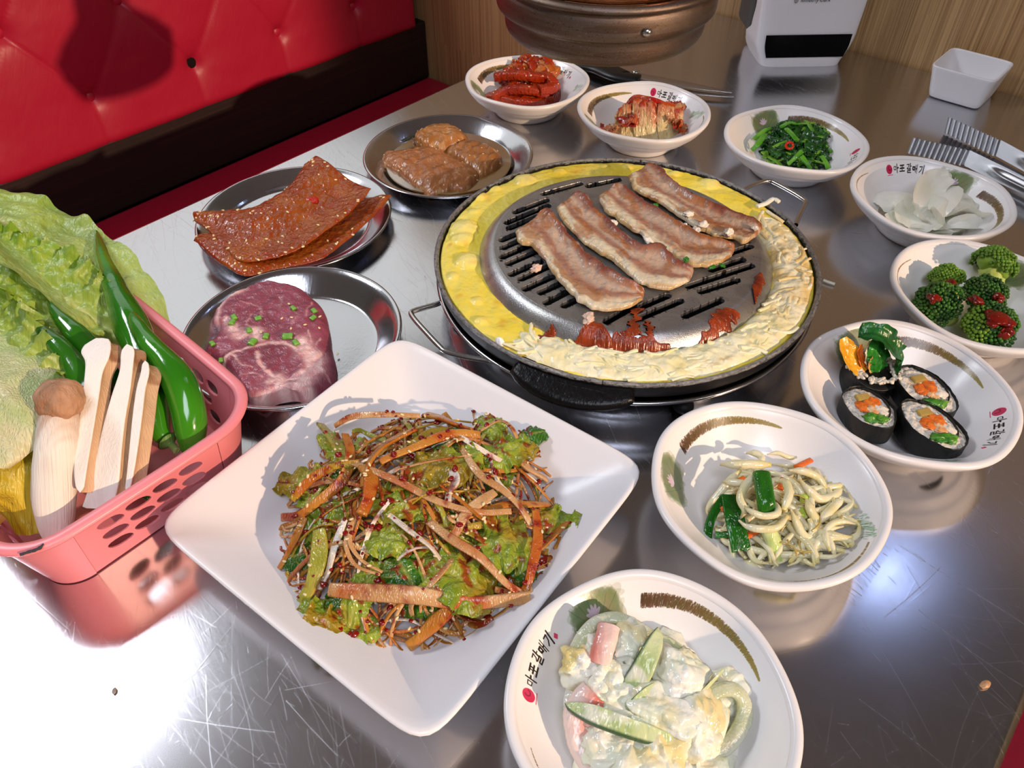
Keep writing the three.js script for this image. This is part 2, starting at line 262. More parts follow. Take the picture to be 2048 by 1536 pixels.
// ---------------------------------------------------------------- table
{
  const o = thing('dining_table', 'brushed stainless steel restaurant table, scratched and shiny', 'table', [-0.3, -TY, -0.48]);
  const top = box(0.796, 0.03, 1.28, 0.006, [-0.302, -0.015, -0.478]); metresUV(top, 0.8, 0, 2); part('tabletop', top, M.table, o);
  for (const z of [-0.95, 0.0]) { part('leg', box(0.07, 0.7, 0.07, 0.004, [-0.3, -0.38, z]), M.black, o); part('foot', box(0.5, 0.03, 0.08, 0.006, [-0.3, -0.735, z]), M.black, o); }
}

// ---------------------------------------------------------------- exhaust hood over the grill
{
  const c = [-0.322, 0.2165, -0.4605], o = thing('exhaust_hood', 'round grease-stained metal exhaust hood hanging above the grill', 'hood', c);
  const R = 0.0745;
  const stain = canvas(1024, 512, (g, w, h) => {
    const r = rng(33); g.fillStyle = '#75675d'; g.fillRect(0, 0, w, h);
    for (let i = 0; i < 260; i++) { const x = r() * w, y = r() * h; g.fillStyle = r() < 0.6 ? `rgba(74,46,34,${0.06 + r() * 0.14})` : `rgba(120,84,48,${0.05 + r() * 0.12})`; g.beginPath(); g.ellipse(x, y, 20 + r() * 120, 4 + r() * 16, 0, 0, 7); g.fill(); }
    for (let i = 0; i < 5000; i++) { g.fillStyle = r() < 0.7 ? `rgba(48,30,22,${0.2 + r() * 0.5})` : `rgba(220,214,205,${0.1 + r() * 0.3})`; g.fillRect(r() * w, r() * h, 1 + r() * 3, 1 + r() * 2); }
  });
  const hood = new THREE.MeshPhysicalMaterial({ map: stain, metalness: 0.9, roughness: 0.34, bumpMap: FINE, bumpScale: 0.0001 });
  const body = smoothCurve([[R * 0.80, 0.0008, 0], [R * 0.86, 0, 0], [R * 0.915, 0.0045, 0], [R * 0.93, 0.0145, 0], [R * 0.935, 0.017, 0]], 14).concat(smoothCurve([[R * 0.985, 0.018, 0], [R, 0.0195, 0], [R, 0.0315, 0], [R * 0.985, 0.0335, 0]], 14), smoothCurve([[R * 1.0, 0.0345, 0], [R * 1.035, 0.037, 0], [R * 1.0, 0.0398, 0], [R * 0.94, 0.0393, 0]], 12)).map((p) => [p[0], p[1]]);
  const g = lathe(body, c, 128); const uv = g.attributes.uv, ps = g.attributes.position; for (let i = 0; i < ps.count; i++) uv.setXY(i, Math.atan2(ps.getZ(i) - c[2], ps.getX(i) - c[0]) / Math.PI, (ps.getY(i) - c[1]) / 0.07);
  part('skirt', g, hood, o);
  const cap = smoothCurve([[R * 0.93, 0.0393, 0], [R * 0.95, 0.043, 0], [R * 0.9, 0.05, 0], [R * 0.72, 0.062, 0], [R * 0.5, 0.078, 0], [R * 0.42, 0.099, 0]], 26).map((p) => [p[0], p[1]]);
  part('dome', lathe(cap, c, 96), new THREE.MeshPhysicalMaterial({ color: 0xc58a5e, metalness: 1, roughness: 0.22, bumpMap: COARSE, bumpScale: 0.0003 }), o, 'copper toned dome');
  const ring = []; for (let i = 0; i <= 150; i++) ring.push([R * 0.42 + (i % 2 ? 0.002 : -0.002), 0.102 + i * 0.01]); part('duct_pipe', lathe(ring, c, 48), M.steel, o);
  const rv = [-.3126,.2,-.5296]; part('rivet', blob([c[0] + 0.062, c[1] + 0.025, c[2] + 0.042], [0.0035, 0.003, 0.0035]), M.wire, o);
}

// ---------------------------------------------------------------- napkin dispenser
{
  const A = [-0.425, 0, -0.9762], B = [-0.3451, 0, -1.0533], o = thing('napkin_dispenser', 'white napkin dispenser with black window and grey back standing by the wood partition', 'dispenser', [-0.43, 0, -1.05]);
  const L = Math.hypot(B[0] - A[0], B[2] - A[2]), e1 = new THREE.Vector3((B[0] - A[0]) / L, 0, (B[2] - A[2]) / L), e2 = new THREE.Vector3(e1.z, 0, -e1.x), e3 = new THREE.Vector3(0, 1, 0);
  const m = new THREE.Matrix4().makeBasis(e1, e3, e2).setPosition(A[0], 0, A[2]);       // local: across, up, depth (away)
  if (e2.z > 0) e2.negate(); m.makeBasis(e1, e3, e2).setPosition(A[0], 0, A[2]);
  const put = (g) => { g.applyMatrix4(m); if (m.determinant() < 0) { const i = g.index; if (i) for (let k = 0; k < i.count; k += 3) { const t = i.getX(k); i.setX(k, i.getX(k + 2)); i.setX(k + 2, t); } g.computeVertexNormals(); } return g; };
  // white shell: at each height a ring across x depth, front leaning back a little, rear edge sweeping forward as it rises
  const front = (y) => 0.004 + 0.02 * Math.pow(y / 0.2, 1.2), rear = (y) => { const k = [[0, 0.088], [0.006, 0.0965], [0.02, 0.083], [0.042, 0.053], [0.07, 0.044], [0.1, 0.04], [0.2, 0.038]]; for (let i = 1; i < k.length; i++) if (y <= k[i][0]) return lerp(k[i - 1][1], k[i][1], fade((y - k[i - 1][0]) / (k[i][0] - k[i - 1][0]))); return 0.04; };
  const half = (y) => L / 2 + 0.0075 * step(0, 0.03, y) + 0.012 * (y / 0.2) ;
  const shell = grid(40, 64, (u, v, i, j) => {
    const y = u * 0.2, a = 2 * Math.PI * (j % 64) / 64, n = 7, c = Math.cos(a), s = Math.sin(a), r = 1 / Math.pow(Math.pow(Math.abs(c), n) + Math.pow(Math.abs(s), n), 1 / n), f = front(y), b = rear(y), k = u < 0.05 ? 0.97 + 0.03 * Math.sqrt(u / 0.05) : u > 0.95 ? 0.97 + 0.03 * Math.sqrt((1 - u) / 0.05) : 1;
    return [L / 2 + half(y) * c * r * k, y, (f + b) / 2 - (b - f) / 2 * s * r * k];
  }, { cv: true });
  part('shell', put(shell), M.white, o);
  const win = (y0, y1, x0, x1, d) => grid(6, 6, (u, v) => { const y = lerp(y0, y1, v), x = L / 2 + lerp(x0, x1, u) * half(y); return [x, y, front(y) - d]; }, { flip: true });
  part('window', put(win(0.013, 0.041, -0.86, 0.86, 0.0012)), new THREE.MeshPhysicalMaterial({ color: 0x050506, roughness: 0.08 }), o, 'glossy black window');
  part('back_box', put(box(L + 0.02, 0.17, 0.06, 0.012, [L / 2, 0.108, 0.085])), new THREE.MeshStandardMaterial({ color: 0x4b4a45, roughness: 0.5 }), o, 'dark grey back');
  const mark = canvas(1024, 128, (c, w, h) => { c.clearRect(0, 0, w, h); c.fillStyle = '#5b5b62'; c.font = 'italic bold 92px sans-serif'; c.textBaseline = 'middle'; c.fillText('Kimberly-Clark', 170, 66); c.strokeStyle = '#6f6f78'; c.lineWidth = 8; c.beginPath(); c.arc(78, 64, 44, 0, 7); c.stroke(); c.lineWidth = 6; for (let i = 0; i < 3; i++) { c.beginPath(); c.arc(78 + 18 * Math.cos(i * 2.1), 64 + 18 * Math.sin(i * 2.1), 22, 0, 7); c.stroke(); } });
  const lg = grid(4, 12, (u, v) => { const y = lerp(0.0885, 0.0775, u), x = L / 2 + lerp(-0.46, 0.4, v) * half(y); return [x, y, front(y) - 0.0009]; });
  { const q = lg.attributes.uv; for (let i = 0; i <= 4; i++) for (let j = 0; j <= 12; j++) q.setXY(i * 13 + j, j / 12, 1 - i / 4); }
  part('lettering', put(lg), new THREE.MeshStandardMaterial({ map: mark, transparent: true, roughness: 0.4, polygonOffset: true, polygonOffsetFactor: -2, side: THREE.DoubleSide }), o, 'grey printed lettering');
}

// ---------------------------------------------------------------- small square dish, tongs, scissors
const squarish = (a, n) => { const c = Math.cos(a), s = Math.sin(a); return 1 / Math.pow(Math.pow(Math.abs(c), n) + Math.pow(Math.abs(s), n), 1 / n); };
function squareVessel(c, turn, rings, n, seg = 128) {   // rings of [half size, height, squareness]
  return grid(rings.length - 1, seg, (u, v, i, j) => { const a = 2 * Math.PI * ((j % seg) + 0.5) / seg, [r, y, k] = rings[i], q = r * squarish(a, k || n), b = a + turn; return [c[0] + q * Math.cos(b), c[1] + y, c[2] + q * Math.sin(b)]; }, { cv: true });
}
single('small_square_dish', 'small white square sauce dish with sloping sides beside the napkin dispenser', 'dish', squareVessel([-0.2, 0, -1.068], 0, [[0.001, 0.001], [0.029, 0.001], [0.0305, 0.0025], [0.032, 0.008], [0.0372, 0.036], [0.0378, 0.0385], [0.0372, 0.0398], [0.0358, 0.0398], [0.0347, 0.038], [0.0295, 0.009], [0.027, 0.0055], [0.001, 0.005]], 9), M.white, [-0.2, 0, -1.068]);
{
  const o = thing('grill_tongs', 'stainless steel tongs with corrugated grips lying on their side', 'tongs', [-0.06, 0, -0.88]);
  const arm = (a, b, far, n, hgt) => {   // a..b the corrugated grip along the table, then the handle on to far
    const A = V(a), B = V(b), d = B.clone().sub(A), len = d.length(); d.normalize(); const s = new THREE.Vector3(-d.z, 0, d.x), ridges = n;
    const g = grid(264, 6, (u, v) => { const k = u * len, off = 0.0013 * Math.abs(Math.sin(u * ridges * Math.PI)) * 2, lean = 0.006 * v, y = 0.001 + hgt * v ; return [A.x + d.x * k + s.x * (off + lean), y, A.z + d.z * k + s.z * (off + lean)]; });
    const m = part('grip', g, tongsMat, o);
    const F = V(far), e = F.clone().sub(B), l2 = e.length(); e.normalize(); const s2 = new THREE.Vector3(-e.z, 0, e.x);
    const h = grid(60, 12, (u, v) => { const k = u * l2, w = hgt * (0.98 - 0.25 * step(0.1, 0.5, u)), q = 2 * v - 1, dome = 0.0045 * step(0.08, 0.16, u) * Math.exp(-Math.pow(q / 0.42, 4)), y = 0.001 + w * v + (hgt - w) / 2; return [B.x + e.x * k + s2.x * (dome + 0.006 * v), y, B.z + e.z * k + s2.z * (dome + 0.006 * v)]; });
    part('handle', h, tongsMat, o);
  };
  const tongsMat = new THREE.MeshPhysicalMaterial({ color: 0xa9a9a9, metalness: 1, roughness: 0.36, side: THREE.DoubleSide });
  arm([-.1788,0,-.9557], [-.1163,0,-.9363], [0.16, 0, -0.81], 11, 0.021);
  arm([-.1929,0,-.8805], [-.1366,0,-.8919], [0.165, 0, -0.795], 11, 0.021);
  part('pivot_bend', tube([[0.15, 0.011, -0.812], [0.172, 0.015, -0.812], [0.182, 0.015, -0.803], [0.172, 0.015, -0.792], [0.155, 0.015, -0.792]], 0.006, 8, 30), M.wire, o);
}
{
  const o = thing('kitchen_scissors', 'scissors with black plastic handles and steel blades lying behind the bowls', 'scissors', [-.5355,.004,-.8509]);
  const blade = new THREE.MeshPhysicalMaterial({ color: 0xb9b9ba, metalness: 1, roughness: 0.3 });
  part('blade', patch([[-.5537,.009,-.8312],[-.5128,.009,-.8449],[-.4625,.009,-.8594],[-.4091,.009,-.8702]], [[-.5372,.009,-.8192],[-.4954,.009,-.8304],[-.4477,.009,-.8474],[-.4077,.009,-.8677]], { th: 0.002, nv: 6 }), blade, o);
  part('blade', patch([[-.5299,.005,-.8282],[-.4866,.005,-.8406],[-.4436,.005,-.8536],[-.4055,.005,-.8703]], [[-.5257,.005,-.8179],[-.4801,.005,-.8308],[-.4383,.005,-.845],[-.4033,.005,-.8666]], { th: 0.002, nv: 6 }), blade, o);
  part('handle', sweep([[-.5146,.009,-.8232],[-.5444,.009,-.8129],[-.5783,.009,-.8157],[-.5987,.009,-.8104],[-.6262,.009,-.8031]], { w: 0.011, h: 0.006, n: 24, m: 12 }), M.black, o, 'black plastic handle');
  part('handle', sweep([[-.5348,.009,-.8213],[-.5662,.009,-.8265],[-.5948,.009,-.8266],[-.6225,.009,-.8194]], { w: 0.01, h: 0.006, n: 24, m: 12 }), M.black, o, 'black plastic handle');
  part('rivet', blob([-.5297,.011,-.8378], [0.005, 0.0022, 0.005]), M.wire, o);
}

// ---------------------------------------------------------------- steel plates
const PLATE = { A: [-0.583, 0, -0.342], B: [-0.5555, 0, -0.5245], C: [-0.4388, 0, -0.2318] };
function steelPlate(c, R, h, label) {
  const k = smoothCurve([[0.0005, 0.0006, 0], [R * 0.4, 0.0006, 0], [R * 0.7, 0.0006, 0], [R * 0.755, 0.0012, 0], [R * 0.79, 0.004, 0], [R * 0.93, h * 0.86, 0], [R * 0.955, h * 0.93, 0], [R * 0.985, h * 0.99, 0], [R, h * 0.95, 0], [R * 0.998, h * 0.86, 0], [R * 0.98, h * 0.86, 0], [R * 0.95, h * 0.84, 0]], 60).map((p) => [p[0], p[1]]);
  return single('steel_plate', label, 'plate', lathe(k, c, 160), plateMat, c, 'round steel meat plates');
}
const plateMat = new THREE.MeshPhysicalMaterial({ color: 0xc4c5c9, metalness: 1, roughness: 0.16, bumpMap: FINE, bumpScale: 0.00004, side: THREE.DoubleSide });
steelPlate(PLATE.A, 0.0928, 0.0135, 'round steel plate under the orange-red marinated pork skins');
steelPlate(PLATE.B, 0.091, 0.015, 'round steel plate holding brown marinated ribs in sauce');
steelPlate(PLATE.C, 0.0868, 0.019, 'round steel plate under the large raw pink pork slice');

// ---------------------------------------------------------------- square white plate of the salad
const SP = [-0.2425, 0, -0.1768], SPT = -4.8 * Math.PI / 180;
single('square_white_plate', 'large square white plate with upturned sides under the scallion salad', 'plate', squareVessel(SP, SPT, [[0.001, 0.002], [0.066, 0.002], [0.07, 0.003], [0.08, 0.0065, 10], [0.1092, 0.0275, 13], [0.1104, 0.0292, 13], [0.1104, 0.0306, 13], [0.109, 0.0314, 13], [0.1072, 0.0308, 13], [0.104, 0.0292, 12], [0.09, 0.0195, 10], [0.078, 0.0105, 8], [0.07, 0.0065, 7], [0.06, 0.005, 6], [0.04, 0.0045, 4], [0.001, 0.0045, 2]], 7, 192), M.white, SP);

// ---------------------------------------------------------------- side dish bowls with printed insides
const BR = 0.0733, BH = 0.038;
const bowlIn = (r) => 0.0055 + (BH - 0.0075) * Math.pow(clamp((r - 0.026) / (BR - 0.006 - 0.026)), 1.55);    // inside height at radius r
const HANGUL = [
  [[[.08, .3], [.06, .62], [.42, .66], [.45, .28], [.08, .3]], [[.68, .05], [.66, .98]], [[.68, .48], [.95, .45]]],
  [[[.15, .22], [.85, .18]], [[.36, .22], [.38, .5]], [[.62, .2], [.6, .5]], [[.12, .54], [.88, .5]], [[.5, .56], [.5, .82]], [[.02, .86], [.98, .82]]],
  [[[.08, .12], [.45, .08], [.34, .4], [.1, .55]], [[.68, 0], [.66, .52]], [[.68, .28], [.92, .26]], [[.2, .6], [.75, .58], [.73, .76], [.22, .78], [.2, .99], [.84, .96]]],
  [[[.03, .32], [.03, .62], [.32, .65], [.34, .3], [.03, .32]], [[.54, .12], [.53, .86]], [[.55, .5], [.77, .48]], [[.79, .03], [.77, .99]]],
  [[[.08, .22], [.5, .16], [.4, .55], [.1, .82]], [[.78, .03], [.75, 1]]],
];
function bowlPrint(textAt, seed) {
  return canvas(1024, 1024, (c, S) => {
    const r = rng(seed), k = S / (2 * 0.08), P = (deg, rad) => { const a = deg * Math.PI / 180; return [S / 2 + rad * k * Math.cos(a), S / 2 + rad * k * Math.sin(a)]; };
    c.fillStyle = '#efecea'; c.fillRect(0, 0, S, S);
    const dab = (pts, col, n, size, al) => { for (let i = 0; i < n; i++) { const t = r(), [d0, r0, d1, r1, w] = pts, d = lerp(d0, d1, t) + (r() - 0.5) * w, q = lerp(r0, r1, t) + (r() - 0.5) * w * 0.0011, [x, y] = P(d, q); c.fillStyle = col(r, al); c.beginPath(); c.ellipse(x, y, size * (0.4 + r()), size * (0.3 + r() * 0.6), r() * 3, 0, 7); c.fill(); } };
    // brush stroke from thick dark end to thin tip
    for (let i = 0; i < 620; i++) { const t = i / 620, d = 75 * t, w = 0.0062 * Math.pow(1 - t, 0.6) + 0.0004, m = 0.0595 + 0.0028 * Math.sin(t * 3), col = [lerp(70, 142, t), lerp(48, 130, t), lerp(34, 66, t)]; for (let q = 0; q < 3; q++) { const a = m + (r() - 0.5) * w, b = m + (r() - 0.5) * w; const [x0, y0] = P(d, Math.min(a, b)), [x1, y1] = P(d + r() * 0.8, Math.max(a, b)); c.strokeStyle = `rgba(${col[0] + r() * 30},${col[1] + r() * 24},${col[2] + r() * 16},0.75)`; c.lineWidth = 2.2; c.beginPath(); c.moveTo(x0, y0); c.lineTo(x1, y1); c.stroke(); } }
    // large leaf with a pale violet flower
    dab([-36, 0.056, -16, 0.0595, 9], (q) => `rgba(${95 + q() * 40},${112 + q() * 30},${72 + q() * 30},0.2)`, 520, 28, 0.2);
    c.strokeStyle = 'rgba(70,88,52,0.5)'; c.lineWidth = 2; for (let i = 0; i < 6; i++) { const [x, y] = P(-27, 0.051), [x2, y2] = P(-40 + i * 5.5, 0.064); c.beginPath(); c.moveTo(x, y); c.lineTo(x2, y2); c.stroke(); }
    for (let i = 0; i < 5; i++) { const [x, y] = P(-27, 0.0565), a = i * 0.55 - 0.5 - 1.2; c.fillStyle = 'rgba(206,184,204,0.9)'; c.beginPath(); c.ellipse(x + 16 * Math.cos(a), y + 16 * Math.sin(a), 17, 6, a, 0, 7); c.fill(); }
    // small dry-brush green dab
    dab([158, 0.057, 175, 0.063, 6], (q) => `rgba(${90 + q() * 40},${138 + q() * 30},${96 + q() * 30},0.35)`, 170, 8, 0.3);
    for (let i = 0; i < 40; i++) { const d = 158 + r() * 17, [x0, y0] = P(d, 0.052 + r() * 0.004), [x1, y1] = P(d + 5 * r(), 0.06 + r() * 0.006); c.strokeStyle = 'rgba(240,238,234,0.8)'; c.lineWidth = 1 + r() * 2.5; c.beginPath(); c.moveTo(x0, y0); c.lineTo(x1, y1); c.stroke(); }
    // thin stroke
    for (let i = 0; i < 260; i++) { const t = i / 260, d = 180 + 68 * t, w = 0.0016 * (1 - Math.abs(2 * t - 0.7) * 0.6), m = 0.0645 + 0.002 * Math.sin(t * 3.1); const [x0, y0] = P(d, m - w / 2), [x1, y1] = P(d, m + w / 2); c.strokeStyle = r() < 0.88 ? 'rgba(120,92,48,0.8)' : 'rgba(240,238,234,0.1)'; c.lineWidth = 2.4; c.beginPath(); c.moveTo(x0, y0); c.lineTo(x1, y1); c.stroke(); }
    if (textAt !== null) {          // red mark, five brush syllables and a small seal, tops to the rim
      const dp = 1 / 0.061 * 180 / Math.PI, T = (s, y, b = 0) => P(textAt + s * dp, 0.0585 + (1 - y) * 0.0062 + b);
      const [mx, my] = T(0.002, 0.5); c.fillStyle = '#c92b55'; c.beginPath(); c.arc(mx, my, 21, 0, 7); c.fill(); c.strokeStyle = 'rgba(120,10,50,0.8)'; c.lineWidth = 4; c.beginPath(); c.arc(mx + 6, my - 4, 9, 0, 4.4); c.stroke();
      { const a = T(-0.001, 1.12), b = T(0.0052, 1.16); c.strokeStyle = '#d85378'; c.lineWidth = 3; c.beginPath(); c.moveTo(...a); c.lineTo(...b); c.stroke(); }
      c.strokeStyle = '#1d1a1c'; c.lineCap = 'round'; c.lineJoin = 'round';
      HANGUL.forEach((gl, i) => { const x0 = 0.0068 + i * 0.0061 + (i > 1 ? 0.001 : 0), w = 0.0052; gl.forEach((st, q) => { c.lineWidth = 3.2 + ((q * 7 + i * 3) % 5) * 0.7; c.beginPath(); st.forEach((p, n) => { const a = T(x0 + p[0] * w, p[1]); n ? c.lineTo(...a) : c.moveTo(...a); }); c.stroke(); }); });
      const q = T(0.0395, 0.78); c.fillStyle = '#dc3a66'; c.fillRect(q[0] - 7, q[1] - 7, 14, 14);
    }
  });
}
const bowlMat = new THREE.MeshPhysicalMaterial({ color: 0xe9e6e4, roughness: 0.26, bumpMap: COARSE, bumpScale: 0.00004 });
const printMat = [bowlPrint(97, 3), bowlPrint(270, 4), bowlPrint(null, 5)].map((map) => new THREE.MeshPhysicalMaterial({ map, roughness: 0.22, bumpMap: COARSE, bumpScale: 0.00003 }));
const bowlWob = (a, r, y) => [1 + 0.012 * Math.sin(3 * a + 0.6) * (r / BR) + 0.006 * Math.sin(7 * a + 1.9) * (r / BR), 0.0009 * Math.sin(4 * a + 1) * (r / BR) * (y > 0.01 ? 1 : 0)];
const bowlOuter = (() => { const p = [[0.0005, 0.0008], [0.036, 0.0008], [0.0375, 0.0002], [0.0392, 0.0008], [0.041, 0.004]]; return p.concat(smoothCurve([[0.0425, 0.0075, 0], [0.05, 0.0125, 0], [0.0555, 0.0165, 0], [0.0575, 0.0172, 0], [0.064, 0.0235, 0], [0.0655, 0.0242, 0], [0.0705, 0.0305, 0], [BR - 0.0006, BH - 0.004, 0], [BR, BH - 0.0018, 0], [BR - 0.001, BH - 0.0003, 0], [BR - 0.003, BH, 0], [BR - 0.0048, BH - 0.0006, 0], [BR - 0.006, BH - 0.002, 0]], 50).map((q) => [q[0], q[1]])); })();
const bowlInner = []; for (let i = 0; i <= 40; i++) { const r = (BR - 0.006) * (1 - i / 40) + 0.0004; bowlInner.push([r, bowlIn(r)]); }
let bowlGeo = null;
function bowl(c, deg, kind, label) {
  const o = thing('side_dish_bowl', label, 'bowl', [c[0], 0, c[1]], 'white melamine side dish bowls');
  if (!bowlGeo) {
    const a = lathe(bowlOuter, [0, 0, 0], 160, { wob: bowlWob }), b = lathe(bowlInner, [0, 0, 0], 160, { wob: bowlWob });
    const p = b.attributes.position, uv = b.attributes.uv; for (let i = 0; i < p.count; i++) uv.setXY(i, 0.5 + p.getX(i) / 0.16, 0.5 - p.getZ(i) / 0.16);
    bowlGeo = [a, b];
  }
  o.add(mesh('body', bowlGeo[0], bowlMat), mesh('printed_inside', bowlGeo[1], printMat[kind])); o.rotation.y = -deg * Math.PI / 180;
}
const BOWL = { a: [-0.5785, -0.681], b: [-0.431, -0.7075], c: [-0.276, -0.7595], d: [-0.1275, -0.739], e: [-0.04, -0.6205], f: [-0.0445, -0.471], g: [-0.0765, -0.3278], h: [-0.055, -0.1678] };
bowl(BOWL.a, 155, 0, 'white side dish bowl filled with glossy red radish kimchi strips');
bowl(BOWL.b, 147, 0, 'white side dish bowl holding folded cabbage kimchi');
bowl(BOWL.c, -123, 0, 'white side dish bowl holding dark green seasoned leaves');
bowl(BOWL.d, -59, 1, 'white side dish bowl of thin white radish slices');
bowl(BOWL.e, -57, 2, 'white side dish bowl of broccoli with red sauce, cut by the right edge');
bowl(BOWL.f, -124, 0, 'white side dish bowl carrying four seaweed rice rolls');
bowl(BOWL.g, 177, 2, 'white side dish bowl of pale bean sprouts with green scallion');
bowl(BOWL.h, -129, 1, 'white side dish bowl of creamy vegetable salad nearest the camera');

// ---------------------------------------------------------------- pink basket
const BK = { x0: -0.64, x1: -0.351, z0: -0.1485, z1: 0.012, h: 0.058, inset: 0.013, r: 0.02 };
{
  const { x0, x1, z0, z1, h, inset, r } = BK, o = thing('pink_basket', 'pink plastic basket with pierced sides holding lettuce, chillies and mushrooms', 'basket', [-0.5, 0, -0.07]);
  const slope = inset / h, T = 0.0018;
  const wall = (a, out, len, stagger) => {       // a: lower start corner, along the side; out: outward direction
    const along = [-out[1], out[0]], s = new THREE.Shape([[0, 0], [len, 0], [len, h], [0, h]].map((p) => new THREE.Vector2(...p)));
    const n = Math.floor((len - 0.014) / 0.0178), off = (len - (n - 1) * 0.0178) / 2;
    for (let row = 0; row < 3; row++) for (let k = 0; k < n - (stagger && row % 2 ? 1 : 0); k++) {
      const cx = off + k * 0.0178 + (stagger && row % 2 ? 0.0089 : 0), cy = 0.0155 + row * 0.0125, hole = new THREE.Path(), pts = [];
      for (let i = 0; i < 16; i++) { const q = -2 * Math.PI * i / 16, c = Math.cos(q), d = Math.sin(q); pts.push(new THREE.Vector2(cx + 0.0073 * Math.sign(c) * Math.pow(Math.abs(c), 0.85) + 0.0026 * Math.sign(d) * Math.pow(Math.abs(d), 0.85) * (stagger ? 0 : 1), cy + 0.0049 * Math.sign(d) * Math.pow(Math.abs(d), 0.85))); }
      hole.setFromPoints(pts); s.holes.push(hole);
    }
    const g = new THREE.ExtrudeGeometry(s, { depth: T - 0.0008, bevelEnabled: true, bevelThickness: 0.0004, bevelSize: 0.0004, bevelOffset: -0.0004, bevelSegments: 2 }), p = g.attributes.position;
    for (let i = 0; i < p.count; i++) { const u = p.getX(i), v = p.getY(i), w = p.getZ(i) + slope * v; p.setXYZ(i, a[0] + along[0] * u + out[0] * w, v + 0.001, a[1] + along[1] * u + out[1] * w); }
    g.computeVertexNormals(); return g;
  };
  const bx0 = x0 + inset, bx1 = x1 - inset, bz0 = z0 + inset, bz1 = z1 - inset, q = r;
  part('side_wall', wall([bx1, bz0 + q], [1, 0], bz1 - bz0 - 2 * q, false), M.pink, o);
  part('side_wall', wall([bx0, bz1 - q], [-1, 0], bz1 - bz0 - 2 * q, false), M.pink, o);
  part('side_wall', wall([bx1 - q, bz1], [0, 1], bx1 - bx0 - 2 * q, true), M.pink, o);
  part('side_wall', wall([bx0 + q, bz0], [0, -1], bx1 - bx0 - 2 * q, true), M.pink, o);
  const corner = (cx, cz, a0) => { const f = (d) => grid(10, 14, (u, v) => { const t = a0 + u * Math.PI / 2, R = q + v * h * slope + d; return [cx + R * Math.cos(t), v * h + 0.001, cz + R * Math.sin(t)]; }); return merge([f(T), f(0)]); };
  const both = M.pink.clone(); both.side = THREE.DoubleSide;
  part('corner', corner(bx1 - q, bz1 - q, 0), both, o); part('corner', corner(bx0 + q, bz1 - q, Math.PI / 2), both, o); part('corner', corner(bx0 + q, bz0 + q, Math.PI), both, o); part('corner', corner(bx1 - q, bz0 + q, -Math.PI / 2), both, o);
  const ringAt = (e, y, R) => { const pts = []; for (const [cx, cz, a0] of [[x1 - R, z1 - R, 0], [x0 + R, z1 - R, 90], [x0 + R, z0 + R, 180], [x1 - R, z0 + R, 270]]) for (let k = 0; k <= 6; k++) { const t = (a0 + 15 * k) * Math.PI / 180; pts.push([cx + (R + e) * Math.cos(t), y, cz + (R + e) * Math.sin(t)]); } return pts; };
  const rimC = curve(ringAt(0.002, h, 0.033), true);
  const F = frames(rimC, 240); part('rim', grid(240, 10, (u, v, i, j) => { const f = F[i % 240], a = 2 * Math.PI * (j % 10) / 10, X = 0.0042 * Math.cos(a), Y = 0.0026 * Math.sin(a); return [f.p.x + f.s.x * X, f.p.y + Y, f.p.z + f.s.z * X]; }, { cu: true, cv: true }), M.pink, o);
  const fs = new THREE.Shape(); [[bx1 - q, bz1 - q, 0], [bx0 + q, bz1 - q, 90], [bx0 + q, bz0 + q, 180], [bx1 - q, bz0 + q, 270]].forEach(([cx, cz, a0], n) => { for (let k = 0; k <= 6; k++) { const t = (a0 + 15 * k) * Math.PI / 180; n + k ? fs.lineTo(cx + q * Math.cos(t), cz + q * Math.sin(t)) : fs.moveTo(cx + q * Math.cos(t), cz + q * Math.sin(t)); } });
  const fg = new THREE.ExtrudeGeometry(fs, { depth: 0.0018, bevelEnabled: false }); fg.rotateX(Math.PI / 2); fg.translate(0, 0.0028, 0); part('floor_panel', fg, M.pink, o);
  part('scuff', patch([[-.3533,.061,.004],[-.3511,.061,-.0009],[-.3499,.061,-.0045],[-.3502,.061,-.0077]], [[-.3513,.061,.0044],[-.3488,.061,-.0004],[-.3473,.061,-.0047],[-.3488,.061,-.0076]], { th: 0.0006, jag: 0.6, jf: 9 }), new THREE.MeshStandardMaterial({ color: 0x3a3436, roughness: 0.8 }), o, 'dark scuff on the rim');
}

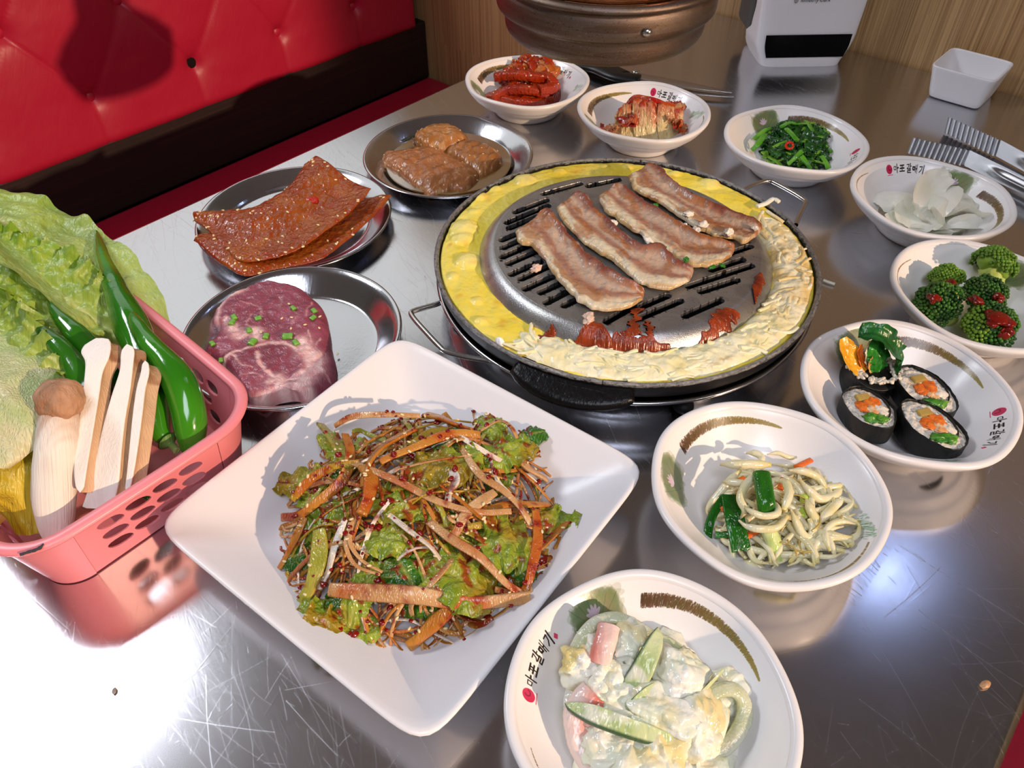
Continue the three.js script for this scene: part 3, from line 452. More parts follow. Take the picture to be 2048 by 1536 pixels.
// ---------------------------------------------------------------- grill: steel ring base, cast pan, slotted plate
const GC = [-0.2815, 0, -0.459], GR = 0.158, PH = 0.056;
const plateY = (r) => r < 0.108 ? PH : PH - 0.011 * Math.pow(clamp((r - 0.108) / 0.013), 1.8);
const gr = (x, z) => Math.hypot(x - GC[0], z - GC[2]);
const polar = (r, a, y) => [GC[0] + r * Math.cos(a), y, GC[2] + r * Math.sin(a)];
const angOf = (p) => Math.atan2(p[2] - GC[2], p[0] - GC[0]);
{
  const o = thing('charcoal_brazier', 'round steel ring brazier with wire handles carrying the grill pan', 'brazier', GC);
  part('ring', lathe([[0.118, 0.001], [0.13, 0.0012], [0.142, 0.012], [0.1495, 0.026], [0.1515, 0.0285], [0.155, 0.0295], [0.157, 0.028], [0.156, 0.0262], [0.153, 0.0265], [0.148, 0.024], [0.138, 0.008], [0.128, 0.0005], [0.118, 0.0005]], GC, 128), plateMat, o);
  part('fire_bowl', lathe([[0.001, 0.006], [0.08, 0.006], [0.112, 0.02], [0.116, 0.036]], GC, 64), new THREE.MeshStandardMaterial({ color: 0x050505, roughness: 0.9, side: THREE.DoubleSide }), o, 'black fire bowl under the slots');
  part('wire_handle', tube([[-.3675,.026,-.3346],[-.3698,.026,-.3249],[-.377,.026,-.3083],[-.3775,.026,-.3044],[-.373,.026,-.3018],[-.3528,.026,-.2961],[-.3307,.026,-.2908],[-.3256,.026,-.29],[-.309,.026,-.2957],[-.2897,.026,-.3054],[-.2769,.026,-.308]], 0.0021, 10, 120), M.wire, o);
  part('wire_handle', tube([[-.2678,.032,-.6315],[-.2664,.032,-.6462],[-.2605,.032,-.6651],[-.2566,.032,-.6698],[-.25,.032,-.6694],[-.2211,.032,-.6621],[-.2135,.032,-.6581],[-.2114,.032,-.6518],[-.2054,.032,-.6278],[-.2018,.032,-.6156]], 0.0021, 10, 100), M.wire, o);
  for (let k = 0; k < 4; k++) { const a = 0.6 + k * Math.PI / 2; part('foot', blob(polar(0.14, a, 0.006), [0.008, 0.0062, 0.008]), M.iron, o); }
}
const SLOTS = [[[-.3815,.056,-.4742],[-.3679,.056,-.5096]], [[-.3596,.056,-.5114],[-.3457,.056,-.5384]], [[-.3818,.056,-.4308],[-.3731,.056,-.4677]], [[-.3776,.056,-.4059],[-.3662,.056,-.4616]], [[-.3682,.056,-.4132],[-.36,.056,-.4526]], [[-.3628,.056,-.3887],[-.3512,.056,-.4402]], [[-.353,.056,-.3887],[-.3433,.056,-.4352]], [[-.3466,.056,-.3693],[-.3393,.056,-.4041]], [[-.3352,.056,-.3749],[-.3258,.056,-.4182]], [[-.3271,.056,-.3539],[-.3177,.056,-.3934]], [[-.3144,.056,-.3666],[-.3053,.056,-.4105]], [[-.3066,.056,-.3466],[-.2981,.056,-.3845]], [[-.2922,.056,-.3635],[-.283,.056,-.4016]], [[-.2834,.056,-.3428],[-.277,.056,-.3792]], [[-.2689,.056,-.3629],[-.2621,.056,-.3915]], [[-.234,.056,-.3691],[-.2292,.056,-.399]], [[-.2178,.056,-.3894],[-.2067,.056,-.4253]], [[-.2244,.056,-.4012],[-.2176,.056,-.4241]], [[-.1946,.056,-.4125],[-.1845,.056,-.4458]], [[-.2011,.056,-.4454],[-.1879,.056,-.4762]], [[-.2119,.056,-.4446],[-.1873,.056,-.5041]], [[-.2098,.056,-.4748],[-.1982,.056,-.5033]], [[-.2127,.056,-.4985],[-.2019,.056,-.5262]], [[-.2884,.056,-.5543],[-.2781,.056,-.573]], [[-.2777,.056,-.5489],[-.2735,.056,-.5573]], [[-.2659,.056,-.5532],[-.2568,.056,-.5705]], [[-.3118,.056,-.5444],[-.301,.056,-.571]], [[-.251,.056,-.546],[-.2424,.056,-.5668]]];
const SLOTW = 0.0033;
for (const [a, b] of SLOTS) for (const [p, q] of [[a, b], [b, a]]) { let n = 0; while (gr(p[0], p[2]) > 0.1025 && n++ < 60) { p[0] += (q[0] - p[0]) * 0.03; p[2] += (q[2] - p[2]) * 0.03; } }
{
  const o = thing('grill_pan', 'round black cast grill pan with slotted plate and two ear handles', 'grill', [GC[0], 0.028, GC[2]]);
  // worn iron: bare metal shows along the edge
  const worn = canvas(1024, 256, (c, w, h) => { const r = rng(55); c.fillStyle = '#161617'; c.fillRect(0, 0, w, h); for (let i = 0; i < 2600; i++) { const q = 110 + r() * 90; c.fillStyle = `rgba(${q},${q},${q},${0.15 + r() * 0.5})`; c.fillRect(r() * w, h * (0.478 + 0.035 * (r() + r() - 1)), 2 + r() * 30, 1 + r() * 2); } for (let i = 0; i < 2400; i++) { const q = 45 + r() * 60; c.fillStyle = `rgba(${q},${q},${q},${0.1 + r() * 0.25})`; c.fillRect(r() * w, r() * h, 1 + r() * 7, 1 + r() * 1.4); } });
  const wornMat = new THREE.MeshPhysicalMaterial({ map: worn, metalness: 0.75, roughness: 0.36, bumpMap: FINE, bumpScale: 0.0003 });
  const prof = smoothCurve([[0.112, 0.030, 0], [0.14, 0.029, 0], [0.1515, 0.031, 0], [0.1555, 0.037, 0], [0.1575, 0.0455, 0], [0.1578, 0.0478, 0], [0.1565, 0.0487, 0], [0.1545, 0.0483, 0], [0.1535, 0.046, 0], [0.1515, 0.0405, 0], [0.147, 0.0385, 0], [0.12, 0.0385, 0]], 44).map((p) => [p[0], p[1]]);
  const body = lathe(prof, GC, 200); { const uv = body.attributes.uv, p = body.attributes.position, N = prof.length; for (let i = 0; i < N; i++) for (let j = 0; j < 200; j++) uv.setXY(i * 200 + j, (Math.abs(((j / 200) * 2) % 2 - 1)) * 3, i / N * 0.9); }
  part('pan_body', body, wornMat, o);
  // slotted centre plate
  const sh = new THREE.Shape(); sh.absarc(0, 0, 0.1085, 0, Math.PI * 2, false);
  for (const [a, b] of SLOTS) { const ax = a[0] - GC[0], ay = -(a[2] - GC[2]), bx = b[0] - GC[0], by = -(b[2] - GC[2]), l = Math.hypot(bx - ax, by - ay), dx = (bx - ax) / l, dy = (by - ay) / l, pts = []; for (let i = 0; i <= 6; i++) { const t = Math.PI / 2 + Math.PI * i / 6; pts.push(new THREE.Vector2(ax + SLOTW * (dx * Math.cos(t) - dy * Math.sin(t)), ay + SLOTW * (dy * Math.cos(t) + dx * Math.sin(t)))); } for (let i = 0; i <= 6; i++) { const t = -Math.PI / 2 + Math.PI * i / 6; pts.push(new THREE.Vector2(bx + SLOTW * (dx * Math.cos(t) - dy * Math.sin(t)), by + SLOTW * (dy * Math.cos(t) + dx * Math.sin(t)))); } const p = new THREE.Path(); p.setFromPoints(pts.reverse()); sh.holes.push(p); }
  const soot = canvas(1024, 1024, (c, S) => {
    const r = rng(8); c.fillStyle = '#b4b4b4'; c.fillRect(0, 0, S, S); const X = (p) => [S / 2 + (p[0] - GC[0]) / 0.26 * S, S / 2 + (p[2] - GC[2]) / 0.26 * S];
    for (let i = 0; i < 400; i++) { c.fillStyle = r() < 0.5 ? `rgba(70,70,72,${0.03 + r() * 0.06})` : `rgba(180,178,172,${0.03 + r() * 0.05})`; c.beginPath(); c.ellipse(r() * S, r() * S, 20 + r() * 90, 10 + r() * 40, -0.4, 0, 7); c.fill(); }
    for (const [a, b] of SLOTS) { const p = X(a), q = X(b); for (let i = 0; i < 90; i++) { const t = r() * 1.16 - 0.08, x = lerp(p[0], q[0], t), y = lerp(p[1], q[1], t), s = (r() + r() - 1); c.fillStyle = `rgba(10,9,9,${0.25 + r() * 0.4})`; c.beginPath(); c.ellipse(x + s * 15, y + s * 15, 1.5 + r() * 4, 1.5 + r() * 3, -0.45, 0, 7); c.fill(); } }
    for (let i = 0; i < 5200; i++) { c.fillStyle = `rgba(24,20,18,${0.1 + r() * 0.5})`; c.fillRect(r() * S, r() * S, 1 + r() * 1.6, 1 + r() * 1.6); }
    c.lineWidth = 0.7; for (let i = 0; i < 900; i++) { const x = r() * S, y = r() * S, a = -0.5 + r() * 1; c.strokeStyle = `rgba(205,205,205,${r() * 0.22})`; c.beginPath(); c.moveTo(x, y); c.lineTo(x + 40 * Math.cos(a), y + 40 * Math.sin(a)); c.stroke(); }
  });
  const plateSteel = new THREE.MeshPhysicalMaterial({ map: soot, metalness: 0.85, roughness: 0.3, bumpMap: FINE, bumpScale: 0.0001 });
  const g = new THREE.ExtrudeGeometry(sh, { depth: 0.0032, bevelEnabled: true, bevelThickness: 0.0004, bevelSize: 0.0004, bevelOffset: -0.0004, bevelSegments: 2, curveSegments: 96 });
  g.rotateX(-Math.PI / 2); g.translate(GC[0], PH - 0.0036, GC[2]);
  const pl = (q) => { const uv = q.attributes.uv, p = q.attributes.position; for (let i = 0; i < p.count; i++) uv.setXY(i, 0.5 + (p.getX(i) - GC[0]) / 0.26, 0.5 - (p.getZ(i) - GC[2]) / 0.26); return q; };
  const centre = part('slotted_plate', pl(g), plateSteel, o);
  const lip = []; for (let i = 0; i <= 16; i++) { const r = 0.1083 + 0.0127 * i / 16; lip.push([r, plateY(r)]); } lip.push([0.1215, 0.04], [0.119, 0.039]); part('plate_rim', pl(lathe(lip.reverse(), GC, 160)), plateSteel, o);
  const ear = (p0, p1, len) => { const a0 = angOf(p0), a1 = angOf(p1), A = [], B = []; for (let i = 0; i <= 12; i++) { const t = i / 12, a = lerp(a0, a1, t), k = Math.pow(Math.sin(Math.PI * clamp(t * 0.9 + 0.05)), 0.35); A.push(polar(0.150, a, 0.043)); B.push(polar(0.154 + len * k, a, 0.043 - 0.009 * k)); } const m = part('ear_handle', patch(A, B, { th: 0.0075, nu: 48, nv: 14, rv: 8, ru: 20, bump: 0.0002, bf: 400 }), ironEar, o);
    const loop = []; for (let i = 0; i < 28; i++) { const t = i / 28 * 2 * Math.PI, a = lerp(a0, a1, 0.5 + 0.33 * Math.sign(Math.cos(t)) * Math.pow(Math.abs(Math.cos(t)), 0.5)), r = 0.1635 + len * 0.02 + 0.0042 * Math.sign(Math.sin(t)) * Math.pow(Math.abs(Math.sin(t)), 0.7); loop.push(polar(r, a, 0.0435 - (r - 0.155) * 0.42)); } part('raised_loop', tube(loop, 0.0015, 8, 120, true), ironEar, m); };
  const ironEar = new THREE.MeshPhysicalMaterial({ color: 0x121213, metalness: 0.5, roughness: 0.32, bumpMap: FINE, bumpScale: 0.0003 });
  ear([-.2654,.042,-.3076], [-.1902,.042,-.3439], 0.019); ear([-.3065,.045,-.6293], [-.3785,.045,-.6063], 0.014);
  part('grease_drip', blob([-.2842,.046,-.3081], [0.004, 0.005, 0.003], { amp: 0.3 }), food({ roughness: 0.15 }), o, 'pale congealed grease drip'); part('grease_drip', blob([-.2268,.042,-.3237], [0.0035, 0.005, 0.003], { amp: 0.3 }), food({ roughness: 0.15 }), o, 'pale congealed grease drip');
}
// burnt sauce left on the plate
{
  const mat = food({ roughness: 0.22, bumpScale: 0.001, polygonOffset: true, polygonOffsetFactor: -1 }), A = hx('#a8380f'), B = hx('#6d210a');
  const on = (A, B, s) => patch(A, B, { th: 0.0006, nu: 60, nv: 16, jag: 1.3, jf: 12, seed: s, ru: 3, rv: 3, bump: 0.0006, bf: 500, mid: (u, v, x, z) => plateY(gr(x, z)) - PH, col: (u, v, p) => { const c = mix(hx('#9a3d14'), hx('#64220c'), clamp(0.5 + 0.8 * fbm(p[0] * 160, p[2] * 160, s))); return c; } });
  const L = 'burnt orange sauce residue along the near edge of the grill plate', add = (g, l) => { g.computeBoundingBox(); const c = g.boundingBox.getCenter(new THREE.Vector3()); single('sauce_residue', l, 'sauce', g, mat, [c.x, PH, c.z], 'burnt sauce on the grill plate'); };
  add(on([[-.2675,.0565,-.3319],[-.2658,.0565,-.3378],[-.2636,.0565,-.3443]], [[-.2655,.0565,-.3307],[-.2613,.0565,-.3358],[-.2603,.0565,-.3427]], 1), 'small burnt sauce patch nearest the slice at the lower left of the grill plate');
  add(on([[-.2465,.0565,-.3416],[-.2418,.0565,-.3531],[-.233,.0565,-.3595],[-.2182,.0565,-.3637],[-.2036,.0565,-.3738],[-.1902,.0565,-.3856]], [[-.2431,.0565,-.3373],[-.2317,.0565,-.3459],[-.2168,.0565,-.3556],[-.2031,.0565,-.3669],[-.1928,.0565,-.3768],[-.1873,.0565,-.3845]], 2), 'long burnt sauce smear along the near rim of the grill plate');
  add(on([[-.2276,.0565,-.3931],[-.2214,.0565,-.3817],[-.2176,.0565,-.3701],[-.2143,.0565,-.3643]], [[-.2231,.0565,-.397],[-.2148,.0565,-.3837],[-.2111,.0565,-.3759],[-.2062,.0565,-.37]], 3), 'burnt sauce streak running down between two slots to the near rim');
  add(on([[-.213,.0565,-.3875],[-.2086,.0565,-.381],[-.2047,.0565,-.3742]], [[-.2097,.0565,-.389],[-.2024,.0565,-.3835],[-.1954,.0565,-.3781]], 4), 'short burnt sauce streak right of the longer one at the near rim');
  add(on([[-.1739,.0565,-.4029],[-.1767,.0565,-.4212],[-.1801,.0565,-.432],[-.1742,.0565,-.4419]], [[-.1709,.0565,-.4027],[-.1696,.0565,-.4199],[-.1676,.0565,-.4292],[-.1654,.0565,-.445]], 5), 'burnt sauce patch between wide slot and cheese at lower right of plate');
  add(on([[-.1754,.0565,-.4765],[-.1766,.0565,-.4856],[-.1762,.0565,-.4944]], [[-.1673,.0565,-.4672],[-.1699,.0565,-.4797],[-.1713,.0565,-.4902]], 6), 'burnt sauce patch at the right rim of the grill plate');
}
const BUBBLES = [[-.4211,.047,-.4945],[-.4078,.047,-.3975],[-.3978,.047,-.386],[-.3721,.047,-.3654],[-.4334,.047,-.4457],[-.432,.047,-.4645],[-.367,.047,-.3427],[-.2874,.047,-.6043],[-.322,.047,-.5982],[-.363,.047,-.5783],[-.33,.047,-.3327],[-.3121,.047,-.3165],[-.3804,.047,-.5655],[-.407,.047,-.5293],[-.4201,.047,-.4237]].map((p, i) => [p[0], p[2], [17, 19, 15, 17, 11, 9, 8, 15, 9, 8, 8, 9, 7, 9, 8][i] * 0.00068]);
const bubbleAt = (x, z) => { let h = 0; for (const [a, b, s] of BUBBLES) { const d = Math.hypot(x - a, z - b) / s * (1 + 0.15 * noise(x * 200, z * 200, s * 999)); if (d < 1) h = Math.max(h, Math.pow(1 - d * d, 0.7) * s * 0.34); } return h; };
// ---------------------------------------------------------------- steamed egg and melted cheese in the trough
const eggY = (r, a) => 0.0445 + 0.0018 * Math.sqrt(clamp(1 - Math.pow((r - 0.1355) / 0.019, 2))) + 0.0011 * fbm(Math.cos(a) * 14 + 3, Math.sin(a) * 14, r * 130, 3) + bubbleAt(GC[0] + r * Math.cos(a), GC[2] + r * Math.sin(a));
{
  const o = thing('steamed_egg', 'ring of bubbly yellow steamed egg in the trough of the grill pan', 'egg', [GC[0], 0.039, GC[2]]);
  const m = food({ roughness: 0.3, bumpMap: WET, bumpScale: 0.0005 });
  part('egg_ring', grid(620, 40, (u, v) => { const a = u * 2 * Math.PI, r = lerp(0.1175, 0.1532, v) + 0.0012 * fbm(Math.cos(a) * 9, Math.sin(a) * 9, v > 0.5 ? 3 : 8, 2) * (v === 0 || v === 1 ? 1 : 0), e = v === 0 || v === 1 ? -0.004 : 0; return polar(r, a, eggY(r, a) + e); }, { cu: true, flip: true, col: (u, v, p) => { const n = fbm(p[0] * 42, p[2] * 42, 1, 3), k = fbm(p[0] * 110, p[2] * 110, 5, 3); let c = mix(hx('#ecd440'), hx('#f3e06a'), clamp(0.5 + n)); c = mix(c, hx('#d99a22'), clamp(k * 1.6 - 0.55)); c = mix(c, hx('#efe7a6'), clamp(bubbleAt(p[0], p[2]) * 120)); if (v < 0.1) c = mix(c, hx('#a8802a'), 0.55); return c; } }), m, o);
}
{
  const a0 = angOf([-.2859,.047,-.3154]), a1 = angOf([-.2278,.047,-.5994]), o = thing('melted_cheese', 'melted shredded white cheese covering the near and right part of the egg ring', 'cheese', [GC[0], 0.046, GC[2]]);
  let d = a0 - a1; while (d < 0) d += 2 * Math.PI; const ang = (t) => a0 - t * d; // from the left end clockwise in the picture to the right end
  const m = food({ roughness: 0.28, bumpMap: WET, bumpScale: 0.0005 });
  const ccol = (p, s) => { const n = fbm(p[0] * 70 + s, p[2] * 70, 2, 3), k = fbm(p[0] * 150, p[2] * 150 + s, 6, 3); let c = mix(hx('#f3eecb'), hx('#ede2a4'), clamp(0.35 + n)); const gold = step(0.02, 0.12, p[0] - GC[0]) * step(0.02, -0.08, p[2] - GC[2]); c = mix(c, hx('#e3c27a'), gold * clamp(0.5 + n * 1.4)); return mix(c, hx('#d9ac4c'), clamp(k * 1.5 - 0.6 + 0.25 * gold)); };
  part('melted_layer', grid(320, 22, (u, v) => { const a = ang(u), e = Math.min(u, 1 - u), fr = step(0, 0.08, e + 0.03 * fbm(u * 60, v * 5, 1)), r0 = 0.1205 + 0.002 * fbm(u * 40, 1, 1, 3), r1 = 0.1515 + 0.0015 * fbm(u * 40, 7, 3, 3), w = (r1 - r0) * (0.55 + 0.45 * fr), c = (r0 + r1) / 2, r = c + (v - 0.5) * w, k = Math.sqrt(clamp(1 - Math.pow(2 * v - 1, 4))) * fr; return polar(r, a, eggY(r, a) - 0.0012 + 0.0036 * k + 0.0024 * k * fbm(Math.cos(a) * 24, Math.sin(a) * 24, r * 150, 3)); }, { flip: false, col: (u, v, p) => ccol(p, 0) }), food({ roughness: 0.28, bumpMap: WET, bumpScale: 0.0006, side: THREE.DoubleSide }), o);
  const r = rng(77), bits = [], shreds = [];
  for (let i = 0; i < 80; i++) {
    const t = 0.02 + 0.96 * r(), a = ang(t), q = 0.124 + 0.026 * r(), th = a + Math.PI / 2 + (r() + r() - 1) * 1.2, l = 0.009 + r() * 0.02, w = 0.0009 + r() * 0.0011, p = polar(q, a, 0), pts = [], b = (r() - 0.5) * 1.8;
    for (let k = 0; k < 4; k++) { const s = (k / 3 - 0.5) * l, x = p[0] + Math.cos(th + b * (k / 3 - 0.5)) * s, z = p[2] + Math.sin(th + b * (k / 3 - 0.5)) * s, rr = clamp(gr(x, z), 0.121, 0.1525), aa = Math.atan2(z - GC[2], x - GC[0]), P = polar(rr, aa, eggY(rr, aa) + 0.0012 + 0.0010 * r()); pts.push(P); }
    const s = r() * 50, g = sweep(pts, { w, h: w * 0.75, n: 10, m: 8, col: (t, x, y, P) => ccol(P, s) }); (i < 40 ? shreds : bits).push(g);
  }
  for (const g of shreds) part('cheese_shred', g, m, o);
  const st = part('cheese_shreds', merge(bits), m, o); st.userData.kind = 'stuff';
  const stray = (pts, w, l) => { const g = sweep(pts, { w, h: w * 0.7, n: 12, m: 8, e: 3, col: () => hx('#f3efdb') }); single('stray_cheese_shred', l, 'cheese', g, m, pts[1], 'cheese shreds outside the pan'); };
  stray([[-.2321,.05,-.5913],[-.2286,.05,-.6011],[-.2268,.05,-.6127],[-.221,.05,-.6111]], 0.0022, 'thick white cheese shred hanging over the right rim of the pan');
  stray([[-.1579,.002,-.5983],[-.1533,.002,-.5985],[-.1477,.002,-.5996]], 0.0014, 'single white cheese shred lying on the table right of the grill');
}

// ---------------------------------------------------------------- meat
function scatterOn(geos, n, r, test) { // random points with normals on upward faces of finished geometries
  const out = []; let guard = 0; while (out.length < n && guard++ < n * 400) { const g = geos[Math.floor(r() * geos.length)], p = g.attributes.position, q = g.attributes.normal, i = Math.floor(r() * p.count); if (q.getY(i) < 0.35) continue; const P = [p.getX(i), p.getY(i), p.getZ(i)]; if (test && !test(P)) continue; out.push([P, [q.getX(i), q.getY(i), q.getZ(i)]]); } return out;
}
const seedGeo = (p, n, a, s = 1, col = '#e6d3a0') => { const t = V([Math.cos(a), 0, Math.sin(a)]); t.addScaledVector(V(n), -t.dot(V(n))).normalize(); const c = hx(col), k = 0.0013 * s; const P = (d) => [p[0] + t.x * d + n[0] * 0.0003, p[1] + t.y * d + n[1] * 0.0003, p[2] + t.z * d + n[2] * 0.0003]; return sweep([P(-k), P(-k * 0.3), P(k * 0.4), P(k)], { n: 5, m: 6, w: (u) => 0.00085 * s * Math.sqrt(clamp(1 - Math.pow(2 * u - 0.9, 2) * 0.9)), h: (u) => 0.00055 * s * Math.sqrt(clamp(1 - Math.pow(2 * u - 0.9, 2) * 0.9)), up: n, col: () => c }); };
const seedMat = food({ roughness: 0.4, bumpScale: 0.0001 });
const absGeo = (m) => { const g = m.geometry.clone(), b = baseOf.get(m); g.translate(...b); return g; };

// four slices of grilled pork belly
{
  const m = food({ roughness: 0.24, bumpMap: WET, bumpScale: 0.001 }), G = 'grilled pork belly slices';
  const bands = [[0, '#6b3328'], [0.16, '#83473a'], [0.25, '#a07058'], [0.36, '#c4a891'], [0.5, '#bfa28a'], [0.6, '#a0705c'], [0.7, '#a87c64'], [0.8, '#d9c8a8'], [0.92, '#e2d5b6'], [1, '#c9a873']].map(([v, c]) => [v, hx(c)]);
  const col = (s) => (u, v, p) => {
    const k = v + 0.10 * fbm(u * 7 + s, v * 3, s, 3); let i = 1; while (i < bands.length - 1 && bands[i][0] < k) i++;
    let c = mix(bands[i - 1][1], bands[i][1], clamp((k - bands[i - 1][0]) / (bands[i][0] - bands[i - 1][0])));
    c = mix(c, hx('#a4622c'), 0.7 * step(0.2, 0.5, fbm(u * 7 + s, v * 6, s, 3) + 0.25 * step(0.62, 0.8, v) * step(1, 0.85, v) + (u < 0.05 || u > 0.95 ? 0.3 : 0)));
    c = mix(c, hx('#d3bba4'), 0.4 * step(0.25, 0.55, fbm(u * 16 + s, v * 9, s + 9, 3)));
    return tone(c, 0.96 + 0.1 * fbm(p[0] * 500, p[2] * 500, s, 2));
  };
  const slice = (A, B, s, label) => { const g = patch(A, B, { th: (u, v) => 0.0052 + 0.0012 * fbm(u * 9, v * 5, s, 2), nu: 130, nv: 34, rv: 6, ru: 30, flat: true, jag: 0.12, jf: 26, seed: s, bump: 0.0009, bf: 260, mid: (u, v) => 0.0042 * Math.exp(-Math.pow((v - 0.14) / 0.13, 2)) * (0.8 + 0.3 * Math.sin(u * 8 + s)) + 0.0022 * Math.sin(u * 9 + s) * (1 - v) * v + 0.001 + 0.002 * Math.pow(v, 6), col: col(s) }); g.computeBoundingBox(); const c = g.boundingBox.getCenter(new THREE.Vector3()); return single('pork_belly_slice', label, 'pork slice', g, m, [c.x, PH, c.z], G); };
  slice([[-.3578,.057,-.4439],[-.3517,.057,-.4493],[-.3353,.057,-.4413],[-.3195,.057,-.4336],[-.2962,.057,-.4249],[-.2741,.057,-.4183],[-.2546,.057,-.414],[-.2394,.057,-.4124],[-.23,.057,-.4108]], [[-.3567,.057,-.4075],[-.3479,.057,-.4007],[-.3387,.057,-.3975],[-.3305,.057,-.3992],[-.3181,.057,-.3946],[-.3051,.057,-.3882],[-.285,.057,-.3778],[-.2676,.057,-.3712],[-.2533,.057,-.368],[-.2408,.057,-.3729],[-.2294,.057,-.3853],[-.2263,.057,-.4028]], 1, 'front left pork belly slice on the grill, nearest the egg ring');
  slice([[-.3553,.057,-.4858],[-.3495,.057,-.4899],[-.3272,.057,-.4793],[-.2985,.057,-.4698],[-.2667,.057,-.4584],[-.2545,.057,-.4692],[-.2359,.057,-.4619],[-.2175,.057,-.4613]], [[-.3548,.057,-.4592],[-.3438,.057,-.4491],[-.3289,.057,-.442],[-.3096,.057,-.4337],[-.2907,.057,-.4297],[-.2719,.057,-.4265],[-.2554,.057,-.4218],[-.2411,.057,-.4175],[-.2297,.057,-.4184],[-.2184,.057,-.4252],[-.2124,.057,-.4445]], 2, 'second pork belly slice from the left on the grill');
  slice([[-.3381,.057,-.5191],[-.3302,.057,-.5249],[-.3049,.057,-.5173],[-.2805,.057,-.5112],[-.2538,.057,-.5054],[-.2362,.057,-.5044],[-.2261,.057,-.5095],[-.2089,.057,-.5096]], [[-.3384,.057,-.4986],[-.3273,.057,-.4867],[-.3168,.057,-.4812],[-.2936,.057,-.4752],[-.2786,.057,-.4727],[-.2633,.057,-.4699],[-.2476,.057,-.466],[-.237,.057,-.4636],[-.2178,.057,-.4646],[-.2082,.057,-.4757],[-.2049,.057,-.4947]], 3, 'third pork belly slice from the left on the grill, with a green crumb by it');
  slice([[-.3369,.058,-.5724],[-.3286,.058,-.5749],[-.2983,.058,-.5578],[-.2779,.058,-.5488],[-.2541,.058,-.5504],[-.232,.058,-.551],[-.2153,.058,-.5535],[-.205,.058,-.5466]], [[-.3383,.058,-.5422],[-.3249,.058,-.5296],[-.3092,.058,-.5233],[-.2846,.058,-.5202],[-.2695,.058,-.5157],[-.2549,.058,-.5124],[-.2422,.058,-.5098],[-.2299,.058,-.5099],[-.214,.058,-.5163],[-.2061,.058,-.5147],[-.2038,.058,-.5301]], 4, 'pork belly slice farthest back on the grill, sprinkled with white crumbs');
  const r = rng(4), cm = food({ roughness: 0.35, bumpScale: 0.0006 });
  const crumb = (p, s, c, l, cat) => single(c === '#2f7d22' ? 'scallion_bit' : 'white_crumb', l, cat, blob(p, [s * 1.5, s * 0.7, s], { amp: 0.9, f: 2.2, seed: p[0] * 991, turn: r() * 6, nu: 12, nv: 18, col: () => hx(c) }), cm, p, c === '#2f7d22' ? 'green scallion bits on the grill' : 'white crumbs on the grilled pork');
  for (const [p, s, l] of [[[-.2595,.066,-.5171], 4.4, 'white crumb on the upper middle of the rear pork slice'], [[-.2416,.066,-.5118], 4.2, 'white crumb at the centre of the rear pork slice'], [[-.2208,.066,-.5155], 5, 'largest white crumb near the right end of the rear pork slice'], [[-.2431,.064,-.5047], 3.4, 'white crumb on the lower edge of the rear pork slice'], [[-.2548,.063,-.5053], 2.4, 'tiny white crumb between the two rear pork slices'], [[-.2075,.066,-.535], 3, 'white crumb at the right tip of the rear pork slice'], [[-.2662,.062,-.468], 4.4, 'white crumb in the gap left of the third pork slice'], [[-.3027,.062,-.4699], 3.6, 'white crumb in the gap above the second pork slice'], [[-.2484,.061,-.4669], 3.4, 'white crumb on the rind of the third pork slice'], [[-.2447,.058,-.3609], 5.4, 'pale pink meat scrap on the bare plate below the slices'], [[-.3132,.058,-.3819], 4.6, 'pale meat scrap on the slots left of the front slice']]) crumb(p, s * 0.00075, l.includes('scrap') ? '#e4c3ae' : '#efe6d6', l, 'crumb');
  for (const [p, l] of [[[-.2933,.06,-.5188], 'green scallion bit beside the upper rear pork slice'], [[-.2272,.064,-.4629], 'upright green scallion bit on the third pork slice'], [[-.209,.06,-.4731], 'green scallion bit at the lower end of the third slice'], [[-.2039,.06,-.4803], 'green scallion bit nearest the long slot on the right'], [[-.2489,.062,-.4674], 'dark green scallion bit on the rind in the middle of the grill']]) crumb(p, 0.0019, '#2f7d22', l, 'scallion');
}
